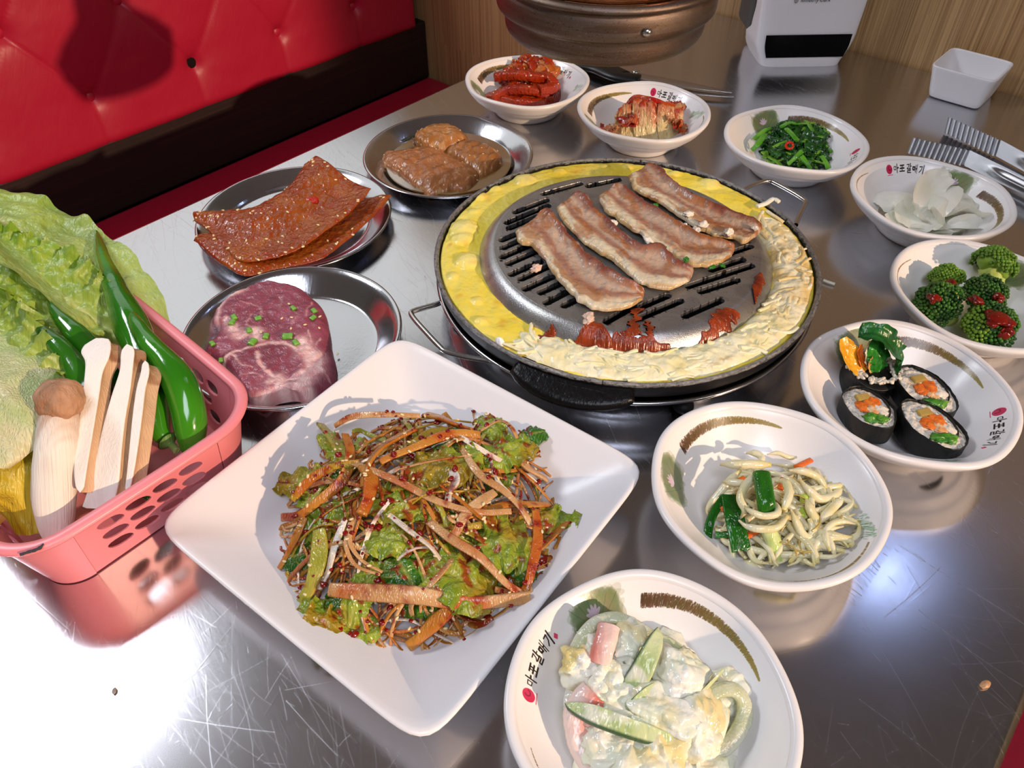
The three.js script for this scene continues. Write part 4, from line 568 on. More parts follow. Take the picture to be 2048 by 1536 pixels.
// marinated pork skins
{
  const m = food({ roughness: 0.2, bumpMap: WET, bumpScale: 0.0013 });
  const col = (s) => (u, v, p) => { const n = fbm(p[0] * 60 + s, p[2] * 60, s, 3), k = fbm(p[0] * 260, p[2] * 260, s, 3), e = Math.min(v, 1 - v, u * 1.4, (1 - u) * 1.4); let c = mix(hx('#8f3d12'), hx('#a65a20'), clamp(0.5 + n)); c = mix(c, hx('#8c1a0c'), 0.6 * clamp(k * 1.8 - 0.1 + (e < 0.06 ? 0.35 : 0))); return tone(c, 0.9 + 0.2 * k); };
  const lower = patch([[-.6067,.02,-.2482],[-.6097,.02,-.2573],[-.596,.02,-.2695],[-.5893,.02,-.3086],[-.5681,.02,-.3388],[-.5568,.02,-.3843],[-.5388,.02,-.4174]], [[-.5742,.02,-.2449],[-.5508,.02,-.2457],[-.5298,.02,-.2498],[-.5182,.02,-.2726],[-.5004,.02,-.3072],[-.5026,.02,-.3403],[-.511,.02,-.3813],[-.5253,.02,-.417]], { th: 0.0045, nu: 120, nv: 40, rv: 8, ru: 40, jag: 0.06, jf: 18, seed: 2, bump: 0.0011, bf: 220, mid: (u, v) => 0.003 * Math.sin(u * 5 + v * 3), col: col(2) });
  const lo = single('marinated_pork_skin', 'lower orange marinated pork skin sheet showing along the near edge of the plate', 'pork skin', lower, m, [-.546,.014,-.3148], 'marinated pork skins');
  const upper = patch([[-.6448,.02,-.2721],[-.6253,.024,-.2878],[-.6024,.027,-.3086],[-.5996,.029,-.3326],[-.6015,.031,-.3533],[-.616,.034,-.3819],[-.6223,.036,-.4035]], [[-.6299,.02,-.2648],[-.6068,.022,-.2635],[-.5681,.024,-.258],[-.5446,.025,-.2558],[-.5279,.026,-.2697],[-.5157,.028,-.3007],[-.5179,.03,-.3335],[-.522,.031,-.37],[-.5326,.032,-.3997]].slice(0), { th: 0.0045, nu: 150, nv: 60, rv: 9, ru: 50, jag: 0.05, jf: 20, seed: 5, bump: 0.0011, bf: 220, mid: (u, v) => 0.0035 * Math.sin(u * 4.4 + v * 2.4) * v + 0.002 * Math.sin(v * 7), col: col(5) });
  const up = single('marinated_pork_skin', 'large orange marinated pork skin sheet with sesame lying on top', 'pork skin', upper, m, [-.5758,.022,-.3277], 'marinated pork skins');
  const r = rng(6), seeds = scatterOn([absGeo(up), absGeo(up), absGeo(lo)], 70, r).map(([p, n]) => seedGeo(p, n, r() * 6.3, 1.2));
  single('sesame_seeds', 'sesame seeds sprinkled over the orange pork skins', 'sesame', merge(seeds), seedMat, [-.5643,.03,-.3211], null, 'stuff');
  for (const [q, s, l] of [[[-.5709,.031,-.3536], [0.011, 0.0016, 0.007], 'bright red sauce smear on the upper pork skin']]) single('red_sauce_smear', l, 'sauce', blob(q, s, { amp: 0.5, seed: 4, col: () => hx('#b3160a') }), food({ roughness: 0.1 }), q);
}
// marinated ribs in sauce
{
  const m = food({ roughness: 0.24, bumpMap: WET, bumpScale: 0.0009 }), G = 'brown marinated rib pieces', c0 = PLATE.B;
  const col = (s, cut) => (u, v, p) => { const n = fbm(p[0] * 75 + s, p[2] * 75, s, 3), k = fbm(p[0] * 230, p[2] * 230, s, 3); let c = mix(hx('#94602c'), hx('#bd7e45'), clamp(0.5 + n * 1.1)); c = mix(c, hx('#a5653f'), cut * 0.8); c = mix(c, hx('#c9a271'), 0.6 * step(0.3, 0.6, k + (v > 0.9 || v < 0.05 ? 0.12 : 0))); return tone(c, 0.88 + 0.2 * k); };
  const piece = (A, B, s, th, cut, label) => { const g = patch(A, B, { th, nu: 90, nv: 40, rv: 3, ru: 4, flat: true, jag: 0.18, jf: 12, seed: s, bump: 0.002, bf: 170, mid: (u, v, x, z) => (cut ? -0.0011 * Math.pow(Math.abs(Math.sin((u * 0.8 + v * 0.35) * 22)), 14) : 0), col: col(s, cut) }); g.computeBoundingBox(); const c = g.boundingBox.getCenter(new THREE.Vector3()); return single('marinated_rib', label, 'rib meat', g, m, [c.x, 0.001, c.z], G); };
  const P2 = piece([[-.6184,.004,-.5292],[-.6228,.004,-.5458],[-.6234,.004,-.5614],[-.6187,.004,-.5721],[-.5976,.004,-.5778],[-.5708,.004,-.5713]], [[-.6141,.004,-.5267],[-.597,.004,-.525],[-.5768,.004,-.5338],[-.5671,.004,-.553],[-.5671,.004,-.5683]].slice(0), 11, 0.012, 0, 'rear brown marinated rib piece with a flat top');
  const P3 = piece([[-.5753,.003,-.5376],[-.572,.003,-.5572],[-.5651,.003,-.5742],[-.5483,.003,-.5752],[-.532,.003,-.573],[-.518,.003,-.569]], [[-.5546,.003,-.5293],[-.5382,.003,-.528],[-.5234,.003,-.5242],[-.5091,.003,-.523],[-.5054,.003,-.536],[-.5056,.003,-.5568]], 12, 0.0115, 0.3, 'right hand brown marinated rib piece on the sauce plate');
  const P1 = piece([[-.6147,.002,-.48],[-.6193,.002,-.4922],[-.6103,.002,-.5032],[-.5995,.002,-.5157],[-.5932,.002,-.5319],[-.5735,.002,-.5357],[-.5472,.002,-.5325],[-.5229,.002,-.5298],[-.5089,.002,-.5242]], [[-.6062,.002,-.4731],[-.5866,.002,-.4706],[-.5768,.002,-.4696],[-.5637,.002,-.4661],[-.5542,.002,-.4651],[-.5381,.002,-.4648],[-.5263,.002,-.4648],[-.5136,.002,-.476],[-.5004,.002,-.4955],[-.5037,.002,-.5179]], 13, 0.012, 0.8, 'largest scored rib piece at the front of the sauce plate');
  single('kelp_strip', 'dark green kelp strip sticking out behind the rear rib piece', 'kelp', sweep([[-.6148,.012,-.5132],[-.6154,.012,-.5281],[-.6147,.012,-.5429],[-.6145,.012,-.5528]], { w: 0.0035, h: 0.0008, n: 16, m: 8, col: () => hx('#23281c') }), food({ roughness: 0.2 }), [-.6146,.012,-.5351]);
  const liquid = new THREE.MeshPhysicalMaterial({ color: 0x7c5a26, roughness: 0.12, transmission: 0.3, thickness: 0.003, attenuationColor: new THREE.Color(0x8a6228), attenuationDistance: 0.0012, ior: 1.36 });
  const pud = []; const R = 0.0672; pud.push([0.0005, 0.0012]); for (let i = 1; i <= 20; i++) pud.push([R * i / 20, 0.0042]); pud.push([R + 0.0008, 0.0041]); pud.push([R, 0.0012]); 
  single('marinade', 'thin brown marinade pooled around the rib pieces', 'sauce', lathe([[0.0005, 0.0009], [R * 0.99, 0.0011], [R * 1.01, 0.0036], [R * 0.99, 0.0042], [R * 0.6, 0.0043], [0.0005, 0.0043]], c0, 96), liquid, c0, null);
  const r = rng(16); single('sesame_seeds', 'sesame seeds scattered on the brown marinated ribs', 'sesame', merge(scatterOn([absGeo(P1), absGeo(P2), absGeo(P3)], 26, r).map(([p, n]) => seedGeo(p, n, r() * 6.3, 0.85))), seedMat, [c0[0], 0.01, c0[2]], null, 'stuff');
}
// raw pork slice with scallion bits and sesame
{
  const W = (pts) => pts.map((p) => [p[0], p[2]]), dist = (x, z, line) => { let d = 9; for (let i = 1; i < line.length; i++) { const [ax, az] = line[i - 1], [bx, bz] = line[i], ux = bx - ax, uz = bz - az, t = clamp(((x - ax) * ux + (z - az) * uz) / (ux * ux + uz * uz)); d = Math.min(d, Math.hypot(x - ax - ux * t, z - az - uz * t)); } return d; };
  const seams = [
    [[[-.5056,.014,-.2277],[-.495,.014,-.2319],[-.4877,.014,-.2332],[-.4763,.014,-.2291]], 0.0007, 0.35], [[[-.46,.014,-.268],[-.455,.014,-.2581],[-.4484,.014,-.2518]], 0.0006, 0.5], [[[-.4886,.014,-.2533],[-.4778,.014,-.2502],[-.4724,.014,-.2426]], 0.0005, 0.3], [[[-.4935,.014,-.2059],[-.4812,.014,-.2032],[-.469,.014,-.2026],[-.4665,.014,-.2142],[-.4535,.014,-.2106]], 0.0042, 0.75],
    [[[-.4572,.014,-.1764],[-.4564,.014,-.1896],[-.45,.014,-.2026],[-.4457,.014,-.2128],[-.4368,.014,-.2198],[-.4254,.014,-.2225],[-.4147,.014,-.2211]], 0.0013, 0.75], [[[-.425,.014,-.2302],[-.4123,.014,-.225],[-.3994,.014,-.2239],[-.3918,.014,-.2168],[-.3926,.014,-.2075],[-.3885,.014,-.2011]], 0.0058, 1], [[[-.4429,.014,-.1998],[-.429,.014,-.1942],[-.4168,.014,-.193],[-.4041,.014,-.1923],[-.3952,.014,-.2018]], 0.0014, 0.9], [[[-.4044,.014,-.1674],[-.3984,.014,-.1776],[-.3969,.014,-.187],[-.3905,.014,-.1961],[-.3803,.014,-.2001]], 0.0046, 0.95],
    [[[-.4077,.014,-.1875],[-.4068,.014,-.1932],[-.3987,.014,-.1904]], 0.0045, 0.8], [[[-.4958,.014,-.198],[-.5057,.014,-.2051],[-.5154,.014,-.2148],[-.519,.014,-.2252],[-.5161,.014,-.2396]], 0.0022, 0.7], [[[-.4329,.014,-.2421],[-.4206,.014,-.236],[-.4142,.014,-.2287]], 0.0005, 0.6], [[[-.419,.014,-.2429],[-.4148,.014,-.2337],[-.403,.014,-.2314]], 0.0006, 0.6], [[[-.4543,.014,-.1861],[-.4398,.014,-.1847],[-.4311,.014,-.1872]], 0.0009, 0.5], [[[-.4302,.014,-.176],[-.4257,.014,-.1834],[-.4176,.014,-.1871]], 0.0008, 0.5], [[[-.4848,.014,-.2236],[-.4783,.014,-.2135],[-.4692,.014,-.2138]], 0.0006, 0.35], [[[-.4724,.014,-.2509],[-.4552,.014,-.2498],[-.4475,.014,-.2369]], 0.0005, 0.3], [[[-.4025,.014,-.2355],[-.3912,.014,-.2242],[-.3804,.014,-.22]], 0.0007, 0.5],
  ].map(([l, w, k]) => [W(l), w, k]);
  const col = (u, v, p) => {
    const wx = p[0] + 0.0022 * fbm(p[0] * 130, p[2] * 130, 1, 3), wz = p[2] + 0.0022 * fbm(p[0] * 130, p[2] * 130, 8, 3), n = fbm(p[0] * 45, p[2] * 45, 2, 3), k = fbm(p[0] * 500 + p[2] * 300, p[2] * 160, 5, 3);
    let c = mix(hx('#7a2e3e'), hx('#984a5c'), clamp(0.5 + n)); c = mix(c, hx('#a8596a'), 0.45 * clamp(k * 1.2));
    let f = 0; for (const [l, w, s] of seams) f = Math.max(f, s * Math.exp(-Math.pow(dist(wx, wz, l) / w, 2) * 0.8)); f = clamp(1.25 * f * (1 + 0.6 * fbm(p[0] * 330, p[2] * 330, 3, 3)));
    return mix(c, mix(hx('#ecc6bf'), hx('#d99c9a'), clamp(0.5 + 0.9 * fbm(p[0] * 240, p[2] * 240, 7, 2))), f);
  };
  const g = patch([[-.5292,.006,-.2361],[-.5304,.006,-.2268],[-.5292,.006,-.2196],[-.5227,.006,-.2128],[-.5171,.006,-.2072],[-.5071,.006,-.1989],[-.4962,.006,-.1984],[-.488,.006,-.1892],[-.4874,.006,-.1833],[-.4826,.006,-.1765],[-.4733,.006,-.1769],[-.4657,.006,-.1774],[-.4557,.006,-.1771],[-.4366,.006,-.1733],[-.4191,.006,-.1702],[-.4095,.006,-.1689]], [[-.5275,.006,-.2451],[-.515,.006,-.2629],[-.5018,.006,-.2707],[-.4917,.006,-.2759],[-.4708,.006,-.2758],[-.4532,.006,-.2726],[-.4385,.006,-.2655],[-.4186,.006,-.2515],[-.4039,.006,-.2421],[-.3901,.006,-.2344],[-.3801,.006,-.2247],[-.3783,.006,-.2112],[-.3789,.006,-.198],[-.3883,.006,-.1932],[-.395,.006,-.1845],[-.3998,.006,-.1713]].slice(0), { th: (u, v) => 0.0135 + 0.001 * fbm(u * 4, v * 4, 2), nu: 220, nv: 110, rv: 9, ru: 16, flat: true, jag: 0.035, jf: 16, seed: 21, bump: 0.0012, bf: 210, col, mid: (u, v, x, z) => -0.004 });
  const m = food({ roughness: 0.33, bumpMap: FIBRE, bumpScale: 0.0004 }); const steak = single('raw_pork_slice', 'thick raw pink pork slice with white fat seams on a steel plate', 'pork slice', g, m, [-.4545,.002,-.2199]);
  const r = rng(8), sm = food({ roughness: 0.25, bumpScale: 0.0002 }), at = (x, y) => [340 + x / 4.267, 500 + y / 4.267];
  const chop = (p, a, k0, tall, l) => { const k = k0 * 1.0; const t = [Math.cos(a) * 0.0024 * k, tall ? 0.002 : 0, Math.sin(a) * 0.0024 * k], q = (s) => [p[0] + t[0] * s, p[1] + t[1] * s, p[2] + t[2] * s]; const gg = sweep([q(-1), q(-0.3), q(0.4), q(1)], { w: 0.0022 * k, h: 0.0013 * k, n: 6, m: 10, e: 2.6, col: (t2, x, y) => mix(hx('#2f7a1c'), hx('#7cb548'), clamp(0.4 * y + 0.3 + 0.3 * Math.abs(2 * t2 - 1))) }); single('chopped_scallion', l, 'scallion', gg, sm, p, 'chopped scallions on the raw pork'); };
  const list = [[[-.4908,.011,-.2121], 0.3, 1.1, 'upper piece of the touching pair of chopped scallion at the left of the raw pork'], [[-.4869,.011,-.2073], 1, 1.1, 'lower piece of the touching pair of chopped scallion at the left of the raw pork'], [[-.4755,.011,-.2246], 2, 1.1, 'pale chopped scallion in the upper middle of the raw pork'], [[-.4636,.011,-.2511], 0.1, 0.95, 'topmost chopped scallion on the raw pork, under a sesame seed'], [[-.4487,.011,-.2607], 0.2, 1, 'upper of two chopped scallions near the right edge of the raw pork'], [[-.4423,.011,-.2544], 1.5, 1, 'lower of two chopped scallions near the right edge of the raw pork'], [[-.468,.011,-.2108], 0.4, 1, 'dark chopped scallion on the white fat left of centre'], [[-.4521,.011,-.2154], 0.9, 1.1, 'chopped scallion at the very centre of the raw pork'], [[-.4535,.011,-.2039], 1.2, 1.35, 'long chopped scallion below centre left of the raw pork'], [[-.4383,.011,-.2266], -0.8, 1.6, 'largest chopped scallion tube right of centre on the raw pork'], [[-.4274,.011,-.2261], 0.2, 1.1, 'chopped scallion touching the broad white fat on the right'], [[-.4775,.011,-.1826], 0.1, 0.95, 'pale chopped scallion on the left tip of the raw pork'], [[-.459,.009,-.1774], 0.6, 0.8, 'chopped scallion at the lower left rim of the raw pork, beside the basket']];
  const sg = absGeo(steak), on = (p, d) => { const y = topAt(sg, p[0], p[2], 0.002); return [p[0], y > 0 ? y + d : 0.0035, p[2]]; };
  list.forEach(([p, a, k, l]) => chop(on(p, 0.0006), a, k, 0, l));
  const sp = [[-.4717,.0112,-.2526],[-.4616,.0112,-.2376],[-.4556,.0112,-.2429],[-.4447,.0112,-.2344],[-.4396,.0112,-.2447],[-.4293,.0112,-.2505],[-.4403,.0112,-.2598],[-.4599,.0112,-.2158],[-.4048,.0112,-.2471]].map((p, i) => seedGeo(on(p, 0), [0, 1, 0], i * 1.3, 1.15)); single('sesame_seeds', 'few sesame seeds on the raw pink pork slice', 'sesame', merge(sp), seedMat, [-.4543,.011,-.2394], null, 'stuff');
}

// ---------------------------------------------------------------- vegetables in the basket
function topAt(geo, x, z, rad = 0.004) { const p = geo.attributes.position; let y = -9; for (let i = 0; i < p.count; i++) if (Math.abs(p.getX(i) - x) < rad && Math.abs(p.getZ(i) - z) < rad) y = Math.max(y, p.getY(i)); return y; }
{
  const m = food({ roughness: 0.4, transmission: 0.25, thickness: 0, side: THREE.DoubleSide, bumpMap: WET, bumpScale: 0.0012 }), G = 'lettuce leaves in the pink basket';
  const col = (s, pale, ribW = 0.16) => (u, q, p) => {
    const n = fbm(u * 9 + s, q * 4, s, 3), aq = Math.abs(q), rib = Math.exp(-Math.pow(aq / (ribW * (1.25 - u)), 2)), vein = Math.pow(clamp(1 - Math.abs(((u * 13 + aq * 3.2 + 0.5 * n) % 1) - 0.5) * 7), 2) * (1 - rib) + 0.5 * Math.pow(clamp(1 - Math.abs(((u * 26 - aq * 6 + n) % 1) - 0.5) * 6), 2) * (1 - rib);
    let c = mix(hx('#7da312'), hx('#a5c02c'), clamp(0.45 + 0.9 * n)); c = mix(c, hx('#6fa012'), 0.55 * step(0.6, 1, aq)); c = mix(c, hx('#cdd27c'), 0.7 * rib + 0.28 * vein); return mix(c, hx('#d9dca6'), pale * (1 - u) * 0.9);
  };
  const lf = (name, pts, o, label, group, cat = 'lettuce') => { const g = leaf(pts, o); g.computeBoundingBox(); const c = g.boundingBox.getCenter(new THREE.Vector3()); return single(name, label, cat, g, o.mat || m, [c.x, g.boundingBox.min.y, c.z], group); };
  lf('lettuce_leaf', [[-.4801,.045,-.1261],[-.5008,.06,-.1289],[-.5435,.075,-.1282],[-.5923,.085,-.1254],[-.651,.09,-.123],[-.7148,.09,-.1218]], { w: (t) => 0.05 * Math.pow(Math.sin(Math.PI * clamp(0.16 + 0.8 * t)), 0.6), nu: 90, nv: 46, ruffle: 0.0016, rf: 30, curl: 0.28, rib: 0.003, bump: 0.005, bf: 9, jag: 0.03, jf: 30, seed: 1, roll: 0.5, col: col(1, 0.45) }, 'long lettuce leaf with a pale broad rib leaning over the back of the basket', G);
  lf('lettuce_leaf', [[-.4672,.05,-.1232],[-.4858,.07,-.1191],[-.5079,.08,-.1125],[-.5449,.086,-.1076],[-.5811,.09,-.1005],[-.6237,.09,-.0967]], { w: (t) => 0.031 * Math.pow(Math.sin(Math.PI * clamp(0.1 + 0.8 * t)), 0.6), nu: 110, nv: 40, ruffle: 0.0045, rf: 58, curl: 0.15, rib: 0.001, bump: 0.006, bf: 14, jag: 0.09, jf: 50, seed: 2, roll: -0.15, col: col(2, 0.2, 0.08) }, 'frilly bright lettuce leaf in the middle of the basket behind the chillies', G);
  lf('lettuce_leaf', [[-.4677,.035,-.0828],[-.4968,.046,-.082],[-.5265,.06,-.0841],[-.5611,.068,-.0853],[-.6114,.075,-.0846]], { w: (t) => 0.042 * Math.pow(Math.sin(Math.PI * clamp(0.12 + 0.8 * t)), 0.6), nu: 110, nv: 44, ruffle: 0.004, rf: 54, curl: 0.2, rib: 0.002, bump: 0.006, bf: 12, jag: 0.08, jf: 46, seed: 3, roll: 0.1, col: col(3, 0.3, 0.1) }, 'crinkled lettuce leaf under the dark green chillies', G);
  lf('lettuce_leaf', [[-.415,.06,-.0404],[-.4351,.075,-.0486],[-.4639,.085,-.0567],[-.4997,.09,-.062],[-.5495,.09,-.0665]], { w: (t) => 0.026 * Math.pow(Math.sin(Math.PI * clamp(0.1 + 0.8 * t)), 0.6), nu: 110, nv: 40, ruffle: 0.0065, rf: 60, curl: -0.2, rib: 0.001, bump: 0.005, bf: 14, jag: 0.1, jf: 50, seed: 4, roll: -0.5, col: col(4, 0.35, 0.1) }, 'yellowish frilly lettuce leaf at the left beside the whole mushroom', G);
  const cab = (s) => (u, q, p) => { const n = fbm(u * 6 + s, q * 3, s, 3), l = Math.pow(clamp(1 - Math.abs(((q * 7 + 0.6 * n) % 1) - 0.5) * 5), 2); let c = mix(hx('#d8d3a0'), hx('#b9cb83'), clamp(0.35 + n * 0.9 + 0.4 * u)); c = mix(c, hx('#e6ddb4'), 0.5 * step(0.25, 0, u)); return mix(c, hx('#c3cf8e'), 0.35 * l); };
  lf('cabbage_leaf', [[-.406,.075,-.0417],[-.4127,.085,-.0397],[-.4329,.092,-.0401],[-.4661,.095,-.0409],[-.5013,.095,-.0401]], { w: (t) => 0.014 + 0.028 * Math.pow(Math.sin(Math.PI * clamp(0.05 + 0.7 * t)), 0.7), nu: 60, nv: 36, ruffle: 0.001, rf: 20, curl: -0.35, rib: -0.002, bump: 0.002, bf: 6, seed: 6, mat: food({ roughness: 0.34, transmission: 0.15, thickness: 0, side: THREE.DoubleSide, bumpMap: FIBRE, bumpScale: 0.0008 }), col: cab(2) }, 'pale green cabbage leaf with a thick cut base at the left edge of the basket', null, 'cabbage');
  lf('cabbage_leaf', [[-.3898,.03,-.0085],[-.3979,.045,-.0152],[-.4055,.06,-.0179],[-.4207,.07,-.0189],[-.448,.07,-.0157]], { w: (t) => 0.006 + 0.026 * Math.sin(Math.PI * clamp(0.08 + 0.6 * t)), nu: 60, nv: 36, ruffle: 0.0008, rf: 20, curl: -0.3, rib: 0.001, bump: 0.002, bf: 6, seed: 7, mat: food({ roughness: 0.36, side: THREE.DoubleSide, bumpMap: FIBRE, bumpScale: 0.0008 }), col: (u, q, p) => mix(hx('#b59a12'), hx('#cbb63a'), clamp(0.5 + fbm(p[0] * 60, p[2] * 60, 2, 3))) }, 'yellow vegetable leaf at the front left of the basket', null, 'vegetable');
  lf('carrot_piece', [[-.4141,.03,-.0006],[-.4286,.03,.0023],[-.4457,.03,.0073]], { w: () => 0.009, nu: 20, nv: 10, curl: -0.4, seed: 8, mat: food({ side: THREE.DoubleSide, roughness: 0.4 }), col: () => hx('#d98a12') }, 'orange vegetable piece at the far left edge of the basket', null, 'vegetable');
}
{
  const m = food({ roughness: 0.14, clearcoat: 0.5, clearcoatRoughness: 0.08, bumpMap: COARSE, bumpScale: 0.0003 }), G = 'green chillies in the pink basket';
  const chilli = (pts, R, s, label, stem, dark) => {
    const o = thing('green_chilli', label, 'chilli', pts[Math.floor(pts.length / 2)], G);
    part('body', sweep(pts, { w: (t) => R * (Math.pow(clamp(t / 0.62), 0.75) * Math.sqrt(clamp(1 - Math.pow(clamp((t - 0.8) / 0.2), 2))) * (1 + 0.08 * fbm(t * 7, s, 2, 2))) + 0.0011 * (1 - t), n: 70, m: 24, wob: 0.09, wf: 5, seed: s, turn: true, col: (t, x, y, p) => mix(mix(hx(dark ? '#1a520b' : '#246f0c'), hx(dark ? '#296a10' : '#3c8a18'), clamp(0.5 + fbm(p[0] * 30, p[2] * 30 + t * 3, s, 2))), hx('#1d6a0e'), 0.4 * step(0.25, 0, t)) }), m, o);
    if (stem) part('stem', sweep(stem, { w: (t) => R * (0.62 - 0.4 * Math.min(1, t * 3)), n: 20, m: 14, col: (t) => mix(hx('#4c7a2a'), hx('#8b9a55'), t) }), food({ roughness: 0.5 }), o, 'dull green stem');
  };
  chilli([[-.5928,.075,-.1702],[-.5499,.078,-.1546],[-.5078,.08,-.1416],[-.4738,.078,-.1314],[-.4461,.072,-.1232],[-.4194,.066,-.1131],[-.4015,.058,-.1027],[-.3885,.05,-.0965],[-.3784,.045,-.0965]], 0.0112, 1, 'long bright green chilli rising from behind with its tip over the table', [[-.3808,.046,-.0965],[-.3757,.045,-.0967],[-.3698,.045,-.0963]]);
  chilli([[-.4767,.083,-.1352],[-.4517,.084,-.1287],[-.4279,.082,-.1245],[-.4101,.078,-.1235],[-.3908,.07,-.1206],[-.378,.06,-.115],[-.3701,.05,-.1082],[-.366,.038,-.1002]], 0.0099, 2, 'thick shiny green chilli curving along the right wall of the basket', null);
  chilli([[-.5079,.092,-.0985],[-.4898,.09,-.0965],[-.4739,.086,-.0963],[-.459,.08,-.0966],[-.4463,.07,-.0964],[-.4329,.055,-.0939]], 0.0082, 3, 'dark green chilli with a straight tip behind the mushroom slices', null, true);
  chilli([[-.493,.095,-.0788],[-.4771,.094,-.0812],[-.4605,.09,-.0824],[-.4442,.084,-.0817],[-.4291,.076,-.0787],[-.4175,.062,-.0747],[-.4037,.045,-.0674]], 0.0092, 4, 'dark green chilli bending down left of the mushroom slices', null, true);
  chilli([[-.3707,.02,-.0689],[-.3909,.022,-.0706],[-.4069,.025,-.07],[-.4198,.03,-.0701]], 0.009, 5, 'green chilli lying low behind the pierced front side of the basket', null);
}
{
  const G = 'sliced king oyster mushrooms', m = food({ roughness: 0.62, bumpMap: FIBRE, bumpScale: 0.0004 });
  const brown = hx('#94694a'), tan = hx('#d3b08a'), white = hx('#efeae2');
  // a lengthwise slice: white cut face towards the camera, tan skin on its right side
  const sliceOf = (L, R, s, depth, label) => {
    const a = curve(L), b = curve(R), n = 60, rows = [[0, 0], [0.06, 0.93], [0.5, 1], [0.94, 0.93], [1, 0]];
    const mv = camera.position.clone().sub(new THREE.Vector3(L[2][0], L[2][1] + TY, L[2][2])).normalize();
    const g = grid(n, 40, (u, v, i, jj) => {
      const j = jj % 40, A = a.getPointAt(u), B = b.getPointAt(u), c = A.clone().add(B).multiplyScalar(0.5), h = B.clone().sub(A), W = h.length() / 2; h.normalize();
      const al = a.getTangentAt(u), nn = new THREE.Vector3().crossVectors(h, al).normalize(); if (nn.dot(mv) < 0) nn.negate();
      const t = 2 * Math.PI * j / 40, X = Math.sign(Math.cos(t)) * Math.pow(Math.abs(Math.cos(t)), 0.22), Y = Math.sign(Math.sin(t)) * Math.pow(Math.abs(Math.sin(t)), 0.22), e = Math.min(1, Math.sqrt(Math.min(u, 1 - u) * 30 + 0.0001));
      const P = c.addScaledVector(h, X * W * e + (Y < 0 ? 0.5 * depth * -Y : 0)).addScaledVector(nn, (Y - 1) * depth / 2); return [P.x, P.y, P.z];
    }, { cv: true, col: (u, v, p) => { const t = 2 * Math.PI * v, X = Math.cos(t), Y = Math.sin(t), k = fbm(p[0] * 250, p[2] * 250, s, 3); let c = Y > 0.55 && Math.abs(X) < 0.9 ? tone(white, 1 + 0.03 * k) : X > 0 ? mix(u < 0.2 ? brown : tan, tone(tan, 0.85), clamp(0.3 + k)) : mix(u < 0.16 ? brown : white, tan, clamp(0.35 + k)); return c; } });
    const mm = food({ roughness: 0.62, bumpMap: FIBRE, bumpScale: 0.0003, side: THREE.DoubleSide }); g.computeBoundingBox(); const q = g.boundingBox; single('king_oyster_mushroom_slice', label, 'mushroom', g, mm, [(q.min.x + q.max.x) / 2, q.min.y, (q.min.z + q.max.z) / 2], G);
  };
  sliceOf([[-.4399,.099,-.0936],[-.4351,.098,-.0869],[-.4271,.096,-.0846],[-.415,.09,-.0753],[-.4025,.082,-.0632],[-.3916,.073,-.0515],[-.3801,.064,-.0411],[-.3729,.058,-.0366]], [[-.4345,.1,-.1044],[-.4275,.099,-.1033],[-.4192,.097,-.0975],[-.415,.092,-.089],[-.4045,.086,-.0785],[-.3926,.078,-.0659],[-.3803,.068,-.0518],[-.3698,.058,-.0393]], 1, 0.009, 'leftmost mushroom slice with the widest white cut face and brown cap');
  sliceOf([[-.4231,.096,-.1079],[-.419,.094,-.1032],[-.411,.09,-.0966],[-.4027,.083,-.0841],[-.3934,.074,-.0701],[-.3833,.064,-.0561],[-.3746,.052,-.0411],[-.3707,.045,-.032]], [[-.4209,.096,-.1124],[-.4146,.095,-.1106],[-.4074,.091,-.1043],[-.3968,.084,-.0938],[-.3859,.075,-.081],[-.3748,.066,-.0692],[-.3647,.056,-.0582],[-.3594,.046,-.0483]], 2, 0.009, 'middle mushroom slice, narrow and long, reaching down to the basket wall');
  sliceOf([[-.4078,.09,-.1103],[-.4016,.088,-.1047],[-.396,.084,-.0973],[-.3843,.077,-.0855],[-.3729,.068,-.0738],[-.363,.058,-.0626],[-.3577,.052,-.0561]], [[-.4058,.09,-.1133],[-.3974,.088,-.1084],[-.3916,.084,-.1012],[-.3797,.077,-.0895],[-.3689,.068,-.0774],[-.3599,.058,-.0654],[-.3555,.052,-.0581]], 3, 0.009, 'rightmost mushroom slice, thin with a brown outer side');
  const o = thing('king_oyster_mushroom', 'whole king oyster mushroom with a brown cap and thick white stem', 'mushroom', [-.41,.05,-.04]);
  const F = [[-.4132,.09,-.0601],[-.4063,.086,-.0548],[-.3985,.074,-.0443],[-.3926,.06,-.0343],[-.3859,.046,-.0248],[-.3797,.034,-.0176],[-.3764,.028,-.0141]];
  part('stem', sweep(F, { w: (t) => 0.0098 + 0.0016 * Math.sin(t * 3) + 0.0012 * t - 0.006 * Math.pow(t, 8), n: 60, m: 36, wob: 0.05, seed: 3, turn: true, col: (t, x, y, p) => mix(hx('#ece5d8'), hx('#b98a66'), 0.85 * step(0.34, 0.02, t + 0.12 * fbm(p[0] * 400, p[1] * 30, 2, 2)) + 0.15 * step(0.2, 0.6, fbm(p[0] * 90, p[2] * 90, 1, 2))) }), m, o, 'white stem, tan at the neck');
  const cp = [-.4096,.094,-.0597]; part('cap', blob(cp, [0.0156, 0.010, 0.0135], { amp: 0.14, f: 2.4, seed: 5, nu: 40, nv: 60, col: (u, v, p) => mix(hx('#9d6f4d'), hx('#bd8f6b'), clamp(0.5 + fbm(p[0] * 120, p[2] * 120, 3, 3))) }), m, o, 'wrinkled brown cap');
}

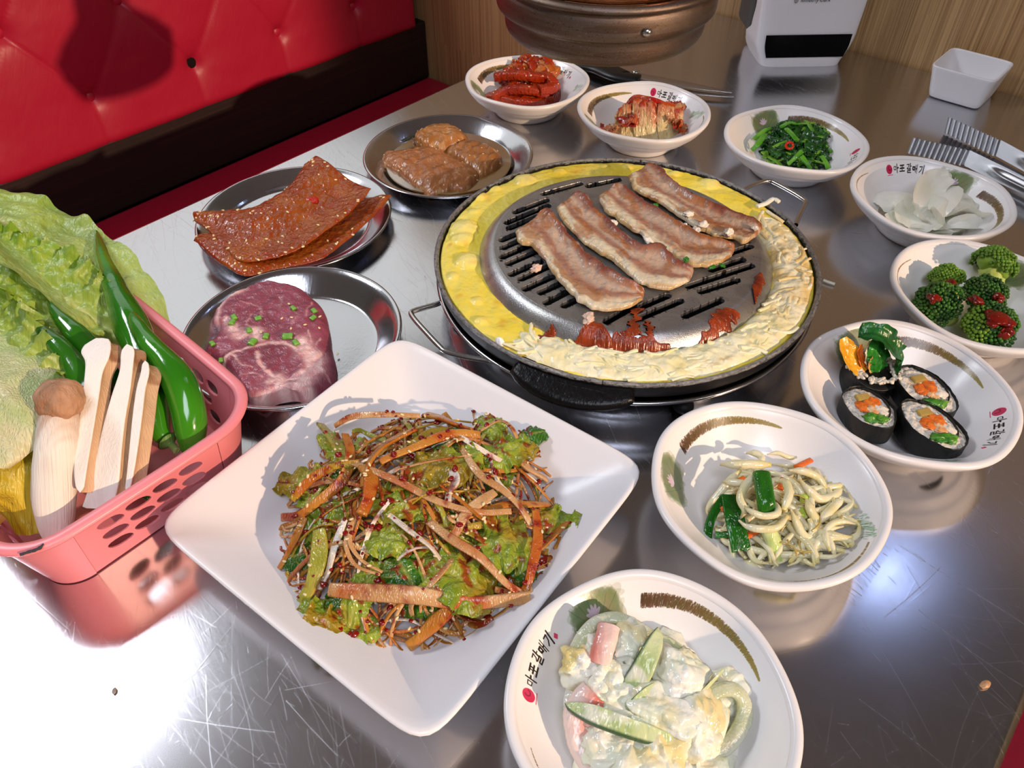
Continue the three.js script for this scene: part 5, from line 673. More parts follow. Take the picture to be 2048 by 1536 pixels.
// ---------------------------------------------------------------- scallion salad on the square plate
{
  const o = thing('scallion_salad', 'heap of red seasoned scallion strips and lettuce with sesame on the square plate', 'salad', [SP[0], 0.005, SP[2]]);
  const r = rng(2024), C = [-.2364,.02,-.18], RX = 0.09;
  const mound = (x, z) => { const d = Math.hypot(x - C[0], (z - C[2])) / RX; return 0.006 + 0.036 * Math.pow(clamp(1 - d * d), 0.8) * (1 + 0.25 * fbm(x * 45, z * 45, 2, 2)); };
  const ms = food({ roughness: 0.17, bumpMap: FIBRE, bumpScale: 0.0005, transmission: 0.1, thickness: 0 }), ml = food({ roughness: 0.22, bumpMap: WET, bumpScale: 0.0018, side: THREE.DoubleSide, transmission: 0.08, thickness: 0 });
  const pal = { o: ['#b0681f', '#cc8d3c'], t: ['#c08a52', '#dcb27e'], w: ['#ead9c4', '#f2e8da'], y: ['#ab8a22', '#c4a640'], g: ['#9a9a2c', '#b9b24a'] };
  const sauce = hx('#8e1d10');
  const scol = (k, s) => (t, x, y, p) => { const [a, b] = pal[k].map(hx), n = fbm(p[0] * 90 + s, p[2] * 90, s, 3), l = Math.pow(clamp(1 - Math.abs(((x * 2.2 + s) % 1 + 1) % 1 - 0.5) * 4), 2); let c = mix(a, b, clamp(0.5 + n + 0.3 * l)); c = mix(c, hx('#b9501a'), (k === 'w' ? 0.4 : 0.75) * step(0.08, 0.45, fbm(p[0] * 60, p[2] * 60, s + 3, 3))); return mix(c, sauce, 0.85 * step(0.26, 0.44, fbm(p[0] * 150 + s, p[2] * 170, 4, 3))); };
  const geos = [], rest = (pts, d) => pts.map((p) => { const dx = p[0] - SP[0], dz = p[2] - SP[2], c = Math.cos(-SPT), s = Math.sin(-SPT), e = Math.max(Math.abs(dx * c - dz * s), Math.abs(dx * s + dz * c)), floor = e < 0.07 ? 0.0055 : e < 0.08 ? 0.0055 + (e - 0.07) * 0.5 : 0.0105 + (e - 0.08) * 0.75; return [p[0], Math.max(p[1], floor + d), p[2]]; });
  const low = [];
  const strip = (pts0, w, k, s, th = 0.4, under) => { const pts = rest(pts0, 0.0012); const g = sweep(pts, { w: (t) => w * (0.75 + 0.25 * Math.sin(Math.PI * Math.min(1, t * 1.4))), h: Math.max(0.0005, w * th), n: Math.max(14, pts.length * 6), m: 8, e: 2.6, cup: (s * 7) % 1 < 0.5 ? 0.25 : -0.2, roll: (t) => Math.sin(s * 3) * 0.5 + t * Math.cos(s * 5) * 0.5, col: scol(k, s) }); geos.push(g.clone()); if (under) low.push(g); else part('scallion_strip', g, ms, o); };
  const lcol = (s, dark) => (u, q, p) => { const n = fbm(p[0] * 70 + s, p[2] * 70, s, 3), aq = Math.abs(q), vein = Math.pow(clamp(1 - Math.abs(((u * 7 + aq * 2.4 + 0.5 * n + 9) % 1) - 0.5) * 7), 2) + Math.exp(-aq * aq * 90); let c = mix(hx(dark ? '#235a12' : '#6f8a1c'), hx(dark ? '#3d7a1c' : '#9cab34'), clamp(0.5 + n)); c = mix(c, hx('#c3c06a'), 0.4 * clamp(vein)); c = mix(c, hx('#a8741c'), (dark ? 0.25 : 0.6) * step(-0.1, 0.4, fbm(p[0] * 45, p[2] * 45, s + 4, 2))); return mix(c, sauce, 0.85 * step(0.27, 0.44, fbm(p[0] * 150 + s, p[2] * 180, 6, 3))); };
  const leafAt = (pts0, w, s, dark, roll = 0) => { const pts = rest(pts0, 0.0035); const g = leaf(pts, { w: (t) => w * Math.pow(Math.sin(Math.PI * clamp(0.12 + 0.78 * t)), 0.5), nu: 44, nv: 26, ruffle: dark ? 0.001 : w * 0.2, rf: 22, curl: dark ? -0.35 : -0.18, rib: 0.0006, bump: w * 0.16, bf: 7, bq: 3, jag: dark ? 0.04 : 0.22, jf: 26, seed: s, roll, col: lcol(s, dark) }); geos.push(g.clone()); part('lettuce_piece', g, ml, o); };
  // body of the heap: loose strips in every direction, lower ones first
  for (let i = 0; i < 300; i++) {
    const a = r() * 6.28, q = Math.sqrt(r()) * 0.92, x = C[0] + q * RX * Math.cos(a), z = C[2] + q * RX * Math.sin(a), th = r() * 6.28, l = 0.03 + r() * 0.05, b = (r() - 0.5) * 2.2, lift = -0.012 + 0.014 * r() + (i > 230 ? 0.004 : 0), pts = [];
    for (let k = 0; k < 6; k++) { const s = (k / 5 - 0.5) * l, t = th + b * (k / 5 - 0.5), X = x + Math.cos(t) * s, Z = z + Math.sin(t) * s; const d = Math.hypot(X - C[0], Z - C[2]) / RX, m = d > 1 ? 1 / d : 1, XX = C[0] + (X - C[0]) * m, ZZ = C[2] + (Z - C[2]) * m; pts.push([XX, Math.max(0.0065, mound(XX, ZZ) + lift + (k === 0 || k === 5 ? -0.002 : 0)), ZZ]); }
    const k = r(); strip(pts, 0.0006 + 0.0022 * r() * r() + 0.0004 * r(), k < 0.34 ? 'o' : k < 0.64 ? 't' : k < 0.82 ? 'w' : k < 0.92 ? 'y' : 'g', i * 1.37, 0.4, i < 70);
  }
  for (let i = 0; i < 24; i++) { const a = r() * 6.28, q = Math.sqrt(r()) * 0.8, x = C[0] + q * RX * Math.cos(a), z = C[2] + q * RX * Math.sin(a), t = r() * 6.28, l = 0.02 + r() * 0.02, y = Math.max(0.007, mound(x, z) - 0.007 + 0.004 * r()), P = (s) => { const X = x + Math.cos(t) * l * s, Z = z + Math.sin(t) * l * s; return [X, Math.max(0.007, mound(X, Z) - 0.007 + 0.003 * Math.cos(s * 4)), Z]; }; leafAt([P(-0.5), P(-0.2), P(0.15), P(0.5)], 0.009 + r() * 0.007, i * 2.3 + 1, r() < 0.3, (r() - 0.5) * 1.2); }
  part('lower_strips', merge(low), ms, o).userData.kind = 'stuff';
  // the pieces that show largest, where the photograph has them
  leafAt([[-.2438,.04,-.1715],[-.239,.045,-.1887],[-.2312,.046,-.2052],[-.2257,.043,-.2243]], 0.017, 51, false); leafAt([[-.2242,.034,-.2246],[-.2196,.037,-.2365],[-.2147,.036,-.2505],[-.2132,.034,-.26]], 0.014, 52, false); leafAt([[-.222,.028,-.2591],[-.2189,.03,-.2667],[-.2141,.028,-.277]], 0.008, 53, true); leafAt([[-.1854,.03,-.1743],[-.1783,.034,-.1841],[-.1703,.032,-.1952],[-.1639,.026,-.2039]], 0.02, 54, false); leafAt([[-.2024,.033,-.1522],[-.1858,.037,-.1524],[-.1698,.034,-.1561],[-.1579,.024,-.1638]], 0.018, 55, false); leafAt([[-.2155,.036,-.1402],[-.204,.037,-.1364],[-.1948,.034,-.134],[-.1889,.03,-.1318]], 0.013, 56, true);
  leafAt([[-.2389,.036,-.1403],[-.2273,.039,-.1423],[-.2175,.04,-.1473],[-.2114,.036,-.153]], 0.013, 57, false); leafAt([[-.2143,.034,-.1319],[-.2155,.032,-.1194],[-.2128,.026,-.1074],[-.2085,.012,-.0978]], 0.0085, 58, false, -0.3); leafAt([[-.2294,.01,-.0836],[-.2169,.012,-.0892],[-.2065,.013,-.0989],[-.2005,.016,-.1111]], 0.012, 59, false); leafAt([[-.3241,.016,-.1332],[-.3136,.02,-.14],[-.3031,.024,-.149],[-.2951,.026,-.1594]], 0.012, 60, false); leafAt([[-.3288,.026,-.1761],[-.3109,.03,-.1723],[-.2938,.032,-.168],[-.2848,.03,-.1642]], 0.0085, 61, false); leafAt([[-.2565,.04,-.1603],[-.242,.043,-.16],[-.231,.044,-.1663],[-.2256,.042,-.1755]], 0.014, 62, false); leafAt([[-.2717,.034,-.2153],[-.2589,.037,-.2207],[-.2459,.038,-.2264],[-.2374,.036,-.2293]], 0.0085, 63, true); leafAt([[-.1788,.022,-.2264],[-.1681,.022,-.2282],[-.1611,.016,-.2325],[-.1544,.012,-.2371]], 0.011, 64, false); leafAt([[-.2748,.014,-.0997],[-.2693,.018,-.1059],[-.2637,.02,-.1114],[-.2594,.02,-.1175]], 0.009, 65, true); leafAt([[-.1683,.026,-.1884],[-.1579,.024,-.1856],[-.1512,.02,-.1859],[-.1464,.014,-.186]], 0.011, 66, true);
  leafAt([[-.2248,.02,-.112],[-.218,.016,-.1018],[-.2227,.012,-.0902],[-.2373,.01,-.085]], 0.012, 67, false); leafAt([[-.2603,.024,-.2577],[-.2493,.028,-.2563],[-.2395,.03,-.2533],[-.2309,.03,-.2489]], 0.009, 68, false);
  const T = (pts, w, k, s, th) => strip(pts, w, k, s, th);
  T([[-.2793,.046,-.1627],[-.2625,.05,-.1652],[-.2409,.051,-.1704],[-.2135,.049,-.1769],[-.1923,.046,-.1889],[-.181,.042,-.2037]], 0.0026, 't', 201); T([[-.2103,.045,-.1644],[-.191,.046,-.1644],[-.1726,.043,-.1678],[-.155,.034,-.1692],[-.1446,.028,-.1725]], 0.003, 't', 202); T([[-.2313,.046,-.152],[-.2142,.048,-.1512],[-.1976,.045,-.1528],[-.19,.04,-.1528]], 0.0022, 'w', 203); T([[-.2337,.046,-.2167],[-.211,.047,-.2088],[-.1921,.044,-.2107],[-.1798,.04,-.2106],[-.1693,.034,-.2086]], 0.0026, 't', 204); T([[-.1737,.036,-.2174],[-.1606,.034,-.2044],[-.1515,.032,-.1891],[-.1464,.026,-.1767],[-.1489,.01,-.1644]], 0.0032, 'o', 205);
  T([[-.2277,.03,-.1017],[-.2074,.034,-.1145],[-.1869,.035,-.1297],[-.1637,.028,-.1494],[-.1406,.016,-.1746]], 0.0052, 't', 206, 0.5); T([[-.1697,.026,-.1414],[-.1732,.02,-.1304],[-.1756,.014,-.1203],[-.1782,.01,-.1139]], 0.0046, 'o', 207, 0.6); T([[-.2601,.036,-.1216],[-.2489,.032,-.1119],[-.2421,.026,-.1007],[-.2401,.012,-.0894]], 0.0058, 'g', 208, 0.35); T([[-.3011,.044,-.1763],[-.284,.046,-.1666],[-.275,.042,-.1523],[-.2776,.036,-.1355],[-.2835,.028,-.1229],[-.296,.02,-.117]], 0.0036, 'o', 209); T([[-.2716,.042,-.2106],[-.272,.046,-.1939],[-.2707,.049,-.1805],[-.2652,.05,-.1655],[-.2578,.047,-.1546]], 0.0036, 'o', 210);
  T([[-.2378,.04,-.237],[-.2463,.043,-.2271],[-.2526,.045,-.2152],[-.2571,.047,-.1976],[-.2622,.048,-.181],[-.2638,.048,-.1742]], 0.0034, 'o', 211); T([[-.3237,.03,-.1837],[-.3172,.036,-.1926],[-.3056,.04,-.201],[-.293,.04,-.2121],[-.2826,.036,-.225]], 0.0024, 't', 212); T([[-.2851,.03,-.2315],[-.2726,.033,-.2339],[-.259,.036,-.2349],[-.2478,.034,-.24]], 0.0052, 'o', 213, 0.3); T([[-.2136,.028,-.2519],[-.2293,.036,-.2582],[-.2388,.036,-.2577],[-.2402,.04,-.2396]], 0.0017, 't', 214); T([[-.2086,.034,-.2411],[-.2002,.028,-.244],[-.1939,.014,-.2533]], 0.0034, 't', 215); T([[-.2258,.048,-.1998],[-.2168,.049,-.1938],[-.2142,.049,-.186],[-.2103,.048,-.1807]], 0.0034, 'w', 216);
  T([[-.2689,.048,-.1643],[-.2581,.05,-.1614],[-.2477,.048,-.15],[-.2436,.046,-.1411]], 0.0048, 'o', 217, 0.5); T([[-.245,.045,-.1337],[-.2366,.042,-.1231],[-.2249,.038,-.1192],[-.2115,.034,-.1256]], 0.0014, 't', 218); T([[-.245,.045,-.136],[-.2356,.043,-.1254],[-.2243,.039,-.1233],[-.2112,.035,-.1273]], 0.0014, 't', 219); T([[-.2519,.04,-.1347],[-.2442,.034,-.1189],[-.2376,.028,-.1074],[-.2355,.024,-.0994]], 0.0026, 'w', 220); T([[-.2797,.028,-.1238],[-.2752,.022,-.1113],[-.2737,.014,-.1007],[-.2729,.01,-.0954]], 0.0028, 'o', 221); T([[-.2583,.038,-.2272],[-.2623,.042,-.2153],[-.2617,.046,-.1974]], 0.003, 'y', 222);
  T([[-.1763,.02,-.2358],[-.1812,.03,-.2216],[-.1888,.038,-.207],[-.1944,.042,-.1909],[-.1996,.044,-.1772]], 0.0026, 'o', 223); T([[-.1956,.046,-.2056],[-.1973,.046,-.1941],[-.1982,.045,-.1822],[-.1957,.042,-.1731],[-.195,.038,-.1658]], 0.0036, 't', 224); T([[-.2762,.046,-.1601],[-.307,.04,-.17],[-.3287,.034,-.1757]], 0.0046, 'g', 225, 0.3); T([[-.1433,.02,-.1798],[-.1498,.024,-.1719],[-.1585,.028,-.1645],[-.14,.014,-.1838]].slice(0, 3), 0.0028, 't', 226); T([[-.1866,.036,-.1592],[-.1848,.036,-.1434],[-.1869,.03,-.1273],[-.1857,.012,-.125]], 0.0022, 't', 227); T([[-.251,.05,-.1754],[-.2415,.05,-.1917],[-.2317,.048,-.208],[-.2265,.046,-.2175]], 0.0014, 't', 228); T([[-.1608,.014,-.2372],[-.1587,.022,-.2192],[-.1571,.026,-.2029]], 0.0026, 'o', 229); T([[-.2221,.05,-.1855],[-.2059,.049,-.186],[-.1899,.046,-.1862],[-.1852,.044,-.1876]], 0.0016, 'o', 230); T([[-.2948,.03,-.1262],[-.2931,.038,-.1404],[-.2859,.044,-.1537],[-.2731,.048,-.1659]], 0.003, 'y', 231); T([[-.1701,.02,-.1392],[-.166,.016,-.1396],[-.1599,.01,-.1382],[-.1558,.008,-.1359]], 0.0022, 'o', 232);
  const seeds = scatterOn(geos, 330, r, (p) => p[1] > 0.014 && topAtSalad(p)).map(([p, n]) => seedGeo(p, n, r() * 6.3, 1.05));
  function topAtSalad(p) { return p[1] > mound(p[0], p[2]) - 0.004; }
  part('sesame_seeds', merge(seeds), seedMat, o).userData.kind = 'stuff';
  const flakes = scatterOn(geos, 520, r, (p) => p[1] > 0.013 && topAtSalad(p)).map(([p, n]) => { const s = 0.0007 + 0.0019 * r() * r(); return blob([p[0], p[1] + s * 0.25, p[2]], [s * 1.2, s * 0.6, s], { amp: 0.5, seed: r() * 40, turn: r() * 6, nu: 6, nv: 8, col: () => hx('#7d120c') }); });
  part('chilli_flakes', merge(flakes), food({ roughness: 0.15, bumpScale: 0.0002 }), o).userData.kind = 'stuff';
}

// ---------------------------------------------------------------- food in the side dish bowls
const inBowl = (k, x, z) => bowlIn(Math.hypot(x - BOWL[k][0], z - BOWL[k][1]));
const pick = (r, a) => a[Math.floor(r() * a.length)];
// a loose heap: n strands round a centre, radius R, height H; f(points, i) receives each strand's points
function heap(k, C, R, H, n, r, len, f, o = {}) {
  for (let i = 0; i < n; i++) {
    const a = r() * 6.28, q = Math.sqrt(r()) * 0.9, x = C[0] + q * R * Math.cos(a), z = C[2] + q * R * Math.sin(a), th = o.dir !== undefined ? o.dir + (r() - 0.5) * (o.spread ?? 1) : r() * 6.28, l = len[0] + r() * (len[1] - len[0]), b = (r() - 0.5) * (o.bend ?? 2), lev = r(), pts = [];
    for (let s = 0; s < 6; s++) { const t = s / 5 - 0.5, d = th + b * t; let X = x + Math.cos(d) * t * l, Z = z + Math.sin(d) * t * l; const e = Math.hypot(X - C[0], Z - C[2]) / R; if (e > 1.05) { X = C[0] + (X - C[0]) * 1.05 / e; Z = C[2] + (Z - C[2]) * 1.05 / e; } const top = H * Math.pow(clamp(1 - Math.pow(Math.min(e, 1.05) / 1.1, 2)), 0.7) * (0.35 + 0.65 * lev); pts.push([X, inBowl(k, X, Z) + (o.rad ?? 0.0015) + top + 0.0015 * noise(X * 300, Z * 300, i), Z]); }
    f(pts, i, lev);
  }
}
// red radish kimchi strips
{
  const r = rng(61), m = food({ roughness: 0.16, bumpMap: WET, bumpScale: 0.002, transmission: 0.1, thickness: 0 }), C = [-.5887,.012,-.7004], o = thing('radish_kimchi', 'pile of glossy red seasoned radish strips with sesame in the bowl at the back left', 'side dish', [C[0], 0.006, C[2]]);
  const gs = [], red = (s) => (t, x, y, p) => { const n = fbm(p[0] * 90 + s, p[2] * 90, s, 3); return mix(mix(hx('#8f2008'), hx('#b23a10'), clamp(0.5 + n)), hx('#c97424'), 0.8 * step(0.2, 0.7, noise(s * 3.3, 1, 1) + (t < 0.12 ? 0.3 : 0) + 0.3 * n)); };
  const baton = (pts, w, s) => { const g = sweep(pts, { w, h: w * 0.9, e: 4, n: 20, m: 16, wob: 0.28, wf: 8, seed: s, col: red(s) }); gs.push(g.clone()); part('radish_strip', g, m, o); };
  heap('a', C, 0.039, 0.02, 44, r, [0.016, 0.03], (p, i) => baton(p, 0.0044 + 0.0022 * r(), i * 1.7), { dir: 0.55, spread: 2, bend: 0.3, rad: 0.004 });
  baton([[-.6198,.032,-.6699],[-.6039,.036,-.679],[-.5827,.037,-.6908],[-.5655,.033,-.7073]], 0.0056, 50.1); baton([[-.5779,.034,-.7083],[-.564,.034,-.7055],[-.5556,.03,-.703]], 0.0058, 51); baton([[-.6025,.02,-.6462],[-.5885,.028,-.6617],[-.568,.03,-.6738],[-.5553,.022,-.691]], 0.0056, 52.3); baton([[-.5601,.03,-.6808],[-.5539,.03,-.6935],[-.5578,.026,-.7096]], 0.006, 53); baton([[-.616,.014,-.6519],[-.5899,.018,-.6543],[-.5642,.02,-.6606],[-.5547,.016,-.6841]], 0.0058, 54);
  part('sauce', blob([C[0], 0.009, C[2]], [0.041, 0.019, 0.039], { amp: 0.16, seed: 3, nu: 24, nv: 40, col: () => hx('#8e1a08') }), m, o, 'red sauce under the strips');
  part('sesame_seeds', merge(scatterOn(gs, 60, r, (p) => p[1] > 0.025).map(([p, n]) => seedGeo(p, n, r() * 6, 0.9))), seedMat, o).userData.kind = 'stuff';
}
// cabbage kimchi
{
  const r = rng(62), m = food({ roughness: 0.2, bumpMap: FIBRE, bumpScale: 0.0009, side: THREE.DoubleSide, transmission: 0.12, thickness: 0 }), C = [-.4393,.015,-.7306], o = thing('cabbage_kimchi', 'folded napa cabbage kimchi, red above and pale yellow striped in front', 'side dish', [C[0], 0.006, C[2]]);
  const kc = (s, redT) => (u, q, p) => { const n = fbm(p[0] * 80 + s, p[2] * 80, s, 3), l = Math.pow(clamp(1 - Math.abs(((q * 5 + 0.4 * n + 20) % 1) - 0.5) * 3.5), 2); let c = mix(hx('#dcc07a'), hx('#ead9a6'), clamp(0.5 + n + 0.4 * l)); c = mix(c, hx('#c04a14'), clamp(redT(u, q) + 0.8 * n)); return mix(c, hx('#a31808'), 0.85 * step(0.25, 0.55, fbm(p[0] * 120, p[2] * 120, s + 5, 3) + 0.5 * redT(u, q) - 0.25)); };
  const front = patch([[-.4484,.018,-.6805],[-.4522,.03,-.6948],[-.4547,.04,-.7176],[-.4396,.042,-.7226],[-.4246,.04,-.7282],[-.4142,.034,-.7389],[-.4106,.028,-.747]], [[-.4496,.012,-.6804],[-.4342,.013,-.6811],[-.4238,.013,-.6858],[-.4107,.013,-.6951],[-.402,.013,-.7039],[-.3943,.014,-.7137],[-.394,.015,-.7263]], { th: 0.009, nu: 90, nv: 44, rv: 4, ru: 8, seed: 6, bump: 0.0012, bf: 160, mid: (u, v) => 0.009 * Math.sin(Math.PI * v) + 0.0011 * Math.sin(v * 40), col: (u, v, p) => kc(1, () => 1.5 - v * 2.1)(u, v * 2 - 1, p) });
  part('cabbage_leaf', front, m, o);
  const lf = (pts, w, s, red) => part('cabbage_leaf', leaf(pts, { w: (t) => w * (0.6 + 0.4 * Math.sin(Math.PI * t)), nu: 40, nv: 26, ruffle: 0.0025, rf: 34, curl: -0.3, bump: 0.003, bf: 9, jag: 0.3, jf: 36, seed: s, col: kc(s, () => red) }), m, o);
  lf([[-.4197,.043,-.713],[-.4116,.042,-.7183],[-.4127,.038,-.7384],[-.4143,.032,-.7593]], 0.011, 2, 0.75); lf([[-.4059,.04,-.7101],[-.4002,.036,-.7169],[-.3956,.03,-.726],[-.3932,.024,-.7329]], 0.012, 3, 0.6); lf([[-.3948,.032,-.7097],[-.3913,.026,-.7176],[-.3896,.02,-.7284]], 0.008, 4, 0.9); lf([[-.4393,.03,-.6851],[-.4476,.024,-.6825],[-.4582,.018,-.68],[-.468,.016,-.6744]], 0.009, 5, 0.85); lf([[-.4277,.04,-.6861],[-.4321,.036,-.6794],[-.4413,.026,-.6803],[-.4491,.016,-.6818]], 0.012, 7, 0.9); lf([[-.4479,.041,-.7035],[-.4384,.045,-.7075],[-.4263,.045,-.711],[-.4166,.042,-.7186]], 0.013, 8, 1);
  const foot = curve([[-.4479,.013,-.6792],[-.4332,.014,-.6794],[-.4227,.014,-.6841],[-.4097,.014,-.6934],[-.4011,.014,-.7021],[-.3934,.015,-.712],[-.3936,.016,-.7239]]), crown = curve([[-.4465,.034,-.6863],[-.4465,.046,-.7048],[-.4316,.048,-.7096],[-.4169,.046,-.7152],[-.4067,.04,-.7259],[-.402,.034,-.7304]]);
  for (let i = 0; i < 8; i++) { const t = (i + 0.5) / 8, a = crown.getPointAt(clamp(t + (r() - 0.5) * 0.06)), b = foot.getPointAt(clamp(t + (r() - 0.5) * 0.1)), m1 = a.clone().lerp(b, 0.35), m2 = a.clone().lerp(b, 0.7); m1.y += 0.012 + 0.002 * r(); m2.y += 0.0125; part('cabbage_leaf', leaf([a, m1, m2, b].map((p) => [p.x, p.y, p.z]), { w: (u) => 0.0055 * (0.6 + 0.5 * Math.sin(Math.PI * u)), nu: 36, nv: 18, ruffle: 0.0008, rf: 20, curl: -0.35, bump: 0.0015, bf: 5, seed: i * 1.9, col: kc(i, (u) => 1.0 - u * 1.5) }), m, o); }
  part('sauce', merge([blob([-.4274,.043,-.7158], [0.012, 0.005, 0.009], { amp: 0.4, seed: 2, col: () => hx('#a81a10') }), blob([-.4408,.044,-.7083], [0.009, 0.004, 0.006], { amp: 0.4, seed: 3, col: () => hx('#b3260f') }), blob([-.4372,.03,-.6822], [0.012, 0.005, 0.007], { amp: 0.4, seed: 4, col: () => hx('#97160c') })]), food({ roughness: 0.12, bumpMap: WET, bumpScale: 0.001 }), o, 'red chilli paste');
}
// dark green seasoned leaves
{
  const r = rng(63), m = food({ roughness: 0.2, bumpMap: WET, bumpScale: 0.0014, side: THREE.DoubleSide, transmission: 0.1, thickness: 0 }), C = [-.2795,.012,-.7782], o = thing('seasoned_greens', 'heap of dark green seasoned leaves and bright stems with a red chilli ring', 'side dish', [C[0], 0.006, C[2]]);
  heap('c', C, 0.036, 0.02, 46, r, [0.02, 0.036], (p, i) => { const s = i * 1.9; part('green_leaf', leaf(p, { w: (t) => (0.004 + 0.004 * r()) * Math.pow(Math.sin(Math.PI * clamp(0.1 + 0.8 * t)), 0.6), nu: 24, nv: 12, ruffle: 0.002, rf: 22, curl: -0.5, bump: 0.002, bf: 8, jag: 0.4, jf: 24, seed: s, roll: (r() - 0.5) * 2, col: (u, q, P) => mix(hx('#0f3d12'), hx('#2c6e1e'), clamp(0.4 + fbm(P[0] * 130, P[2] * 130, s, 3))) }), m, o); }, { rad: 0.003 });
  heap('c', C, 0.036, 0.019, 26, r, [0.022, 0.04], (p, i) => { const s = i * 2.7; part('stem', sweep(p, { w: 0.0016 + 0.0014 * r(), h: 0.0012, n: 16, m: 8, col: (t, x, y, P) => mix(hx('#4f8f1e'), hx('#86b83c'), clamp(0.5 + fbm(P[0] * 120, P[2] * 120, s, 2))) }), m, o); }, { rad: 0.003, bend: 1.2 });
  for (const [a, w] of [[[[-.3198,.02,-.76],[-.319,.022,-.7794],[-.3164,.022,-.7878]], 0.003], [[[-.3108,.018,-.7383],[-.3078,.024,-.7428],[-.3114,.026,-.7635]], 0.0032], [[[-.2631,.018,-.7919],[-.2518,.016,-.7954],[-.2422,.013,-.8029]], 0.0042], [[[-.2694,.016,-.7408],[-.2647,.024,-.7445],[-.2632,.028,-.7524]], 0.003], [[[-.2605,.026,-.746],[-.2537,.022,-.7455],[-.2481,.016,-.7488]], 0.0034], [[[-.2974,.03,-.7832],[-.2864,.03,-.7751],[-.2778,.028,-.7705]], 0.003], [[[-.2496,.018,-.7755],[-.2428,.015,-.7723],[-.2362,.013,-.7666]], 0.003], [[[-.3035,.03,-.7838],[-.3007,.03,-.7985],[-.2955,.029,-.8027]], 0.0026]]) part('stem', sweep(a, { w, h: w * 0.6, n: 18, m: 10, cup: 0.2, col: (t, x, y, P) => mix(hx('#4c9a1c'), hx('#7cc23c'), clamp(0.5 + 0.4 * x + fbm(P[0] * 100, P[2] * 100, 2, 2))) }), m, o);
  const ring = new THREE.TorusGeometry(0.0036, 0.0013, 10, 28); ring.rotateX(-1.0); ring.rotateY(0.4); ring.translate(...[-.2746,.034,-.7442]); ring.deleteAttribute('uv'); part('chilli_ring', ring, new THREE.MeshPhysicalMaterial({ color: 0xc22a10, roughness: 0.15 }), o, 'red chilli ring');
}
// thin radish slices
{
  const r = rng(64), m = food({ roughness: 0.2, side: THREE.DoubleSide, transmission: 0.22, thickness: 0, bumpScale: 0.0002 }), o = thing('radish_slices', 'folded translucent white radish slices heaped in the bowl near the tongs', 'side dish', [BOWL.d[0], 0.006, BOWL.d[1]]);
  const col = (s) => (u, q, p) => mix(hx('#f3f3ea'), hx('#e9ebd8'), clamp(0.5 + fbm(p[0] * 60, p[2] * 60, s, 2)));
  const sl = (pts, w, s, curl, roll) => part('radish_slice', leaf(pts, { w: (t) => w * Math.pow(Math.sin(Math.PI * clamp(0.06 + 0.88 * t)), 0.5), nu: 40, nv: 24, curl, roll, bump: 0.0015, bf: 3, bq: 2, seed: s, col: col(s) }), m, o);
  for (let i = 0; i < 9; i++) { const a = r() * 6.28, q = r() * 0.022, x = BOWL.d[0] - 0.003 + q * Math.cos(a), z = BOWL.d[1] + 0.012 + q * Math.sin(a), t = r() * 3.1, P = (s) => { const X = x + s * Math.cos(t), Z = z + s * Math.sin(t); return [X, inBowl('d', X, Z) + 0.002 + 0.0012 * i + 0.002 * Math.cos(s * 90), Z]; }; sl([P(-0.026), P(-0.01), P(0.01), P(0.026)], 0.022, i, 0.1, (r() - 0.5) * 0.4); }
  sl([[-.1438,.02,-.7361],[-.1281,.016,-.7265],[-.1323,.028,-.7291],[-.1346,.036,-.7583],[-.1251,.04,-.7779]], 0.016, 21, 0.5, 0.5); sl([[-.1242,.014,-.7216],[-.1263,.026,-.7323],[-.123,.034,-.7499],[-.1163,.038,-.7699]], 0.017, 22, -0.5, -0.4); sl([[-.1074,.016,-.7262],[-.1149,.024,-.7278],[-.1218,.028,-.732]], 0.017, 23, 0.3, 0.7); sl([[-.1156,.03,-.7269],[-.1137,.034,-.7453],[-.1086,.03,-.7716],[-.0974,.022,-.7859]], 0.014, 24, -0.6, 0.3); sl([[-.1077,.022,-.7383],[-.1004,.026,-.7489],[-.0875,.022,-.7562],[-.0804,.016,-.7687]], 0.013, 25, 0.6, -0.3); sl([[-.1019,.015,-.7332],[-.0923,.02,-.736],[-.083,.019,-.7463],[-.078,.014,-.7563]], 0.009, 26, 0.8, 0.4); sl([[-.1652,.016,-.7258],[-.1586,.02,-.7395],[-.1442,.024,-.7401],[-.1295,.022,-.738]], 0.017, 27, -0.3, 0.2); sl([[-.1522,.014,-.7157],[-.1395,.014,-.7174],[-.1252,.014,-.7208]], 0.016, 28, 0.2, 0.1); sl([[-.1057,.028,-.7655],[-.0989,.028,-.7715],[-.0911,.022,-.7784]], 0.01, 29, -0.7, 0.2); sl([[-.1304,.034,-.7666],[-.1324,.036,-.7808],[-.1328,.034,-.799]], 0.008, 30, 0.5, 0.6);
  part('brine', lathe([[0.0005, 0.0058], [0.034, 0.0066], [0.0395, 0.0105], [0.0005, 0.0105]], [BOWL.d[0], 0, BOWL.d[1]], 64), new THREE.MeshPhysicalMaterial({ color: 0xf2f2e4, roughness: 0.04, transmission: 1, thickness: 0.004, ior: 1.33, attenuationColor: new THREE.Color(0xe6e6c6), attenuationDistance: 0.02 }), o, 'thin clear brine');
}
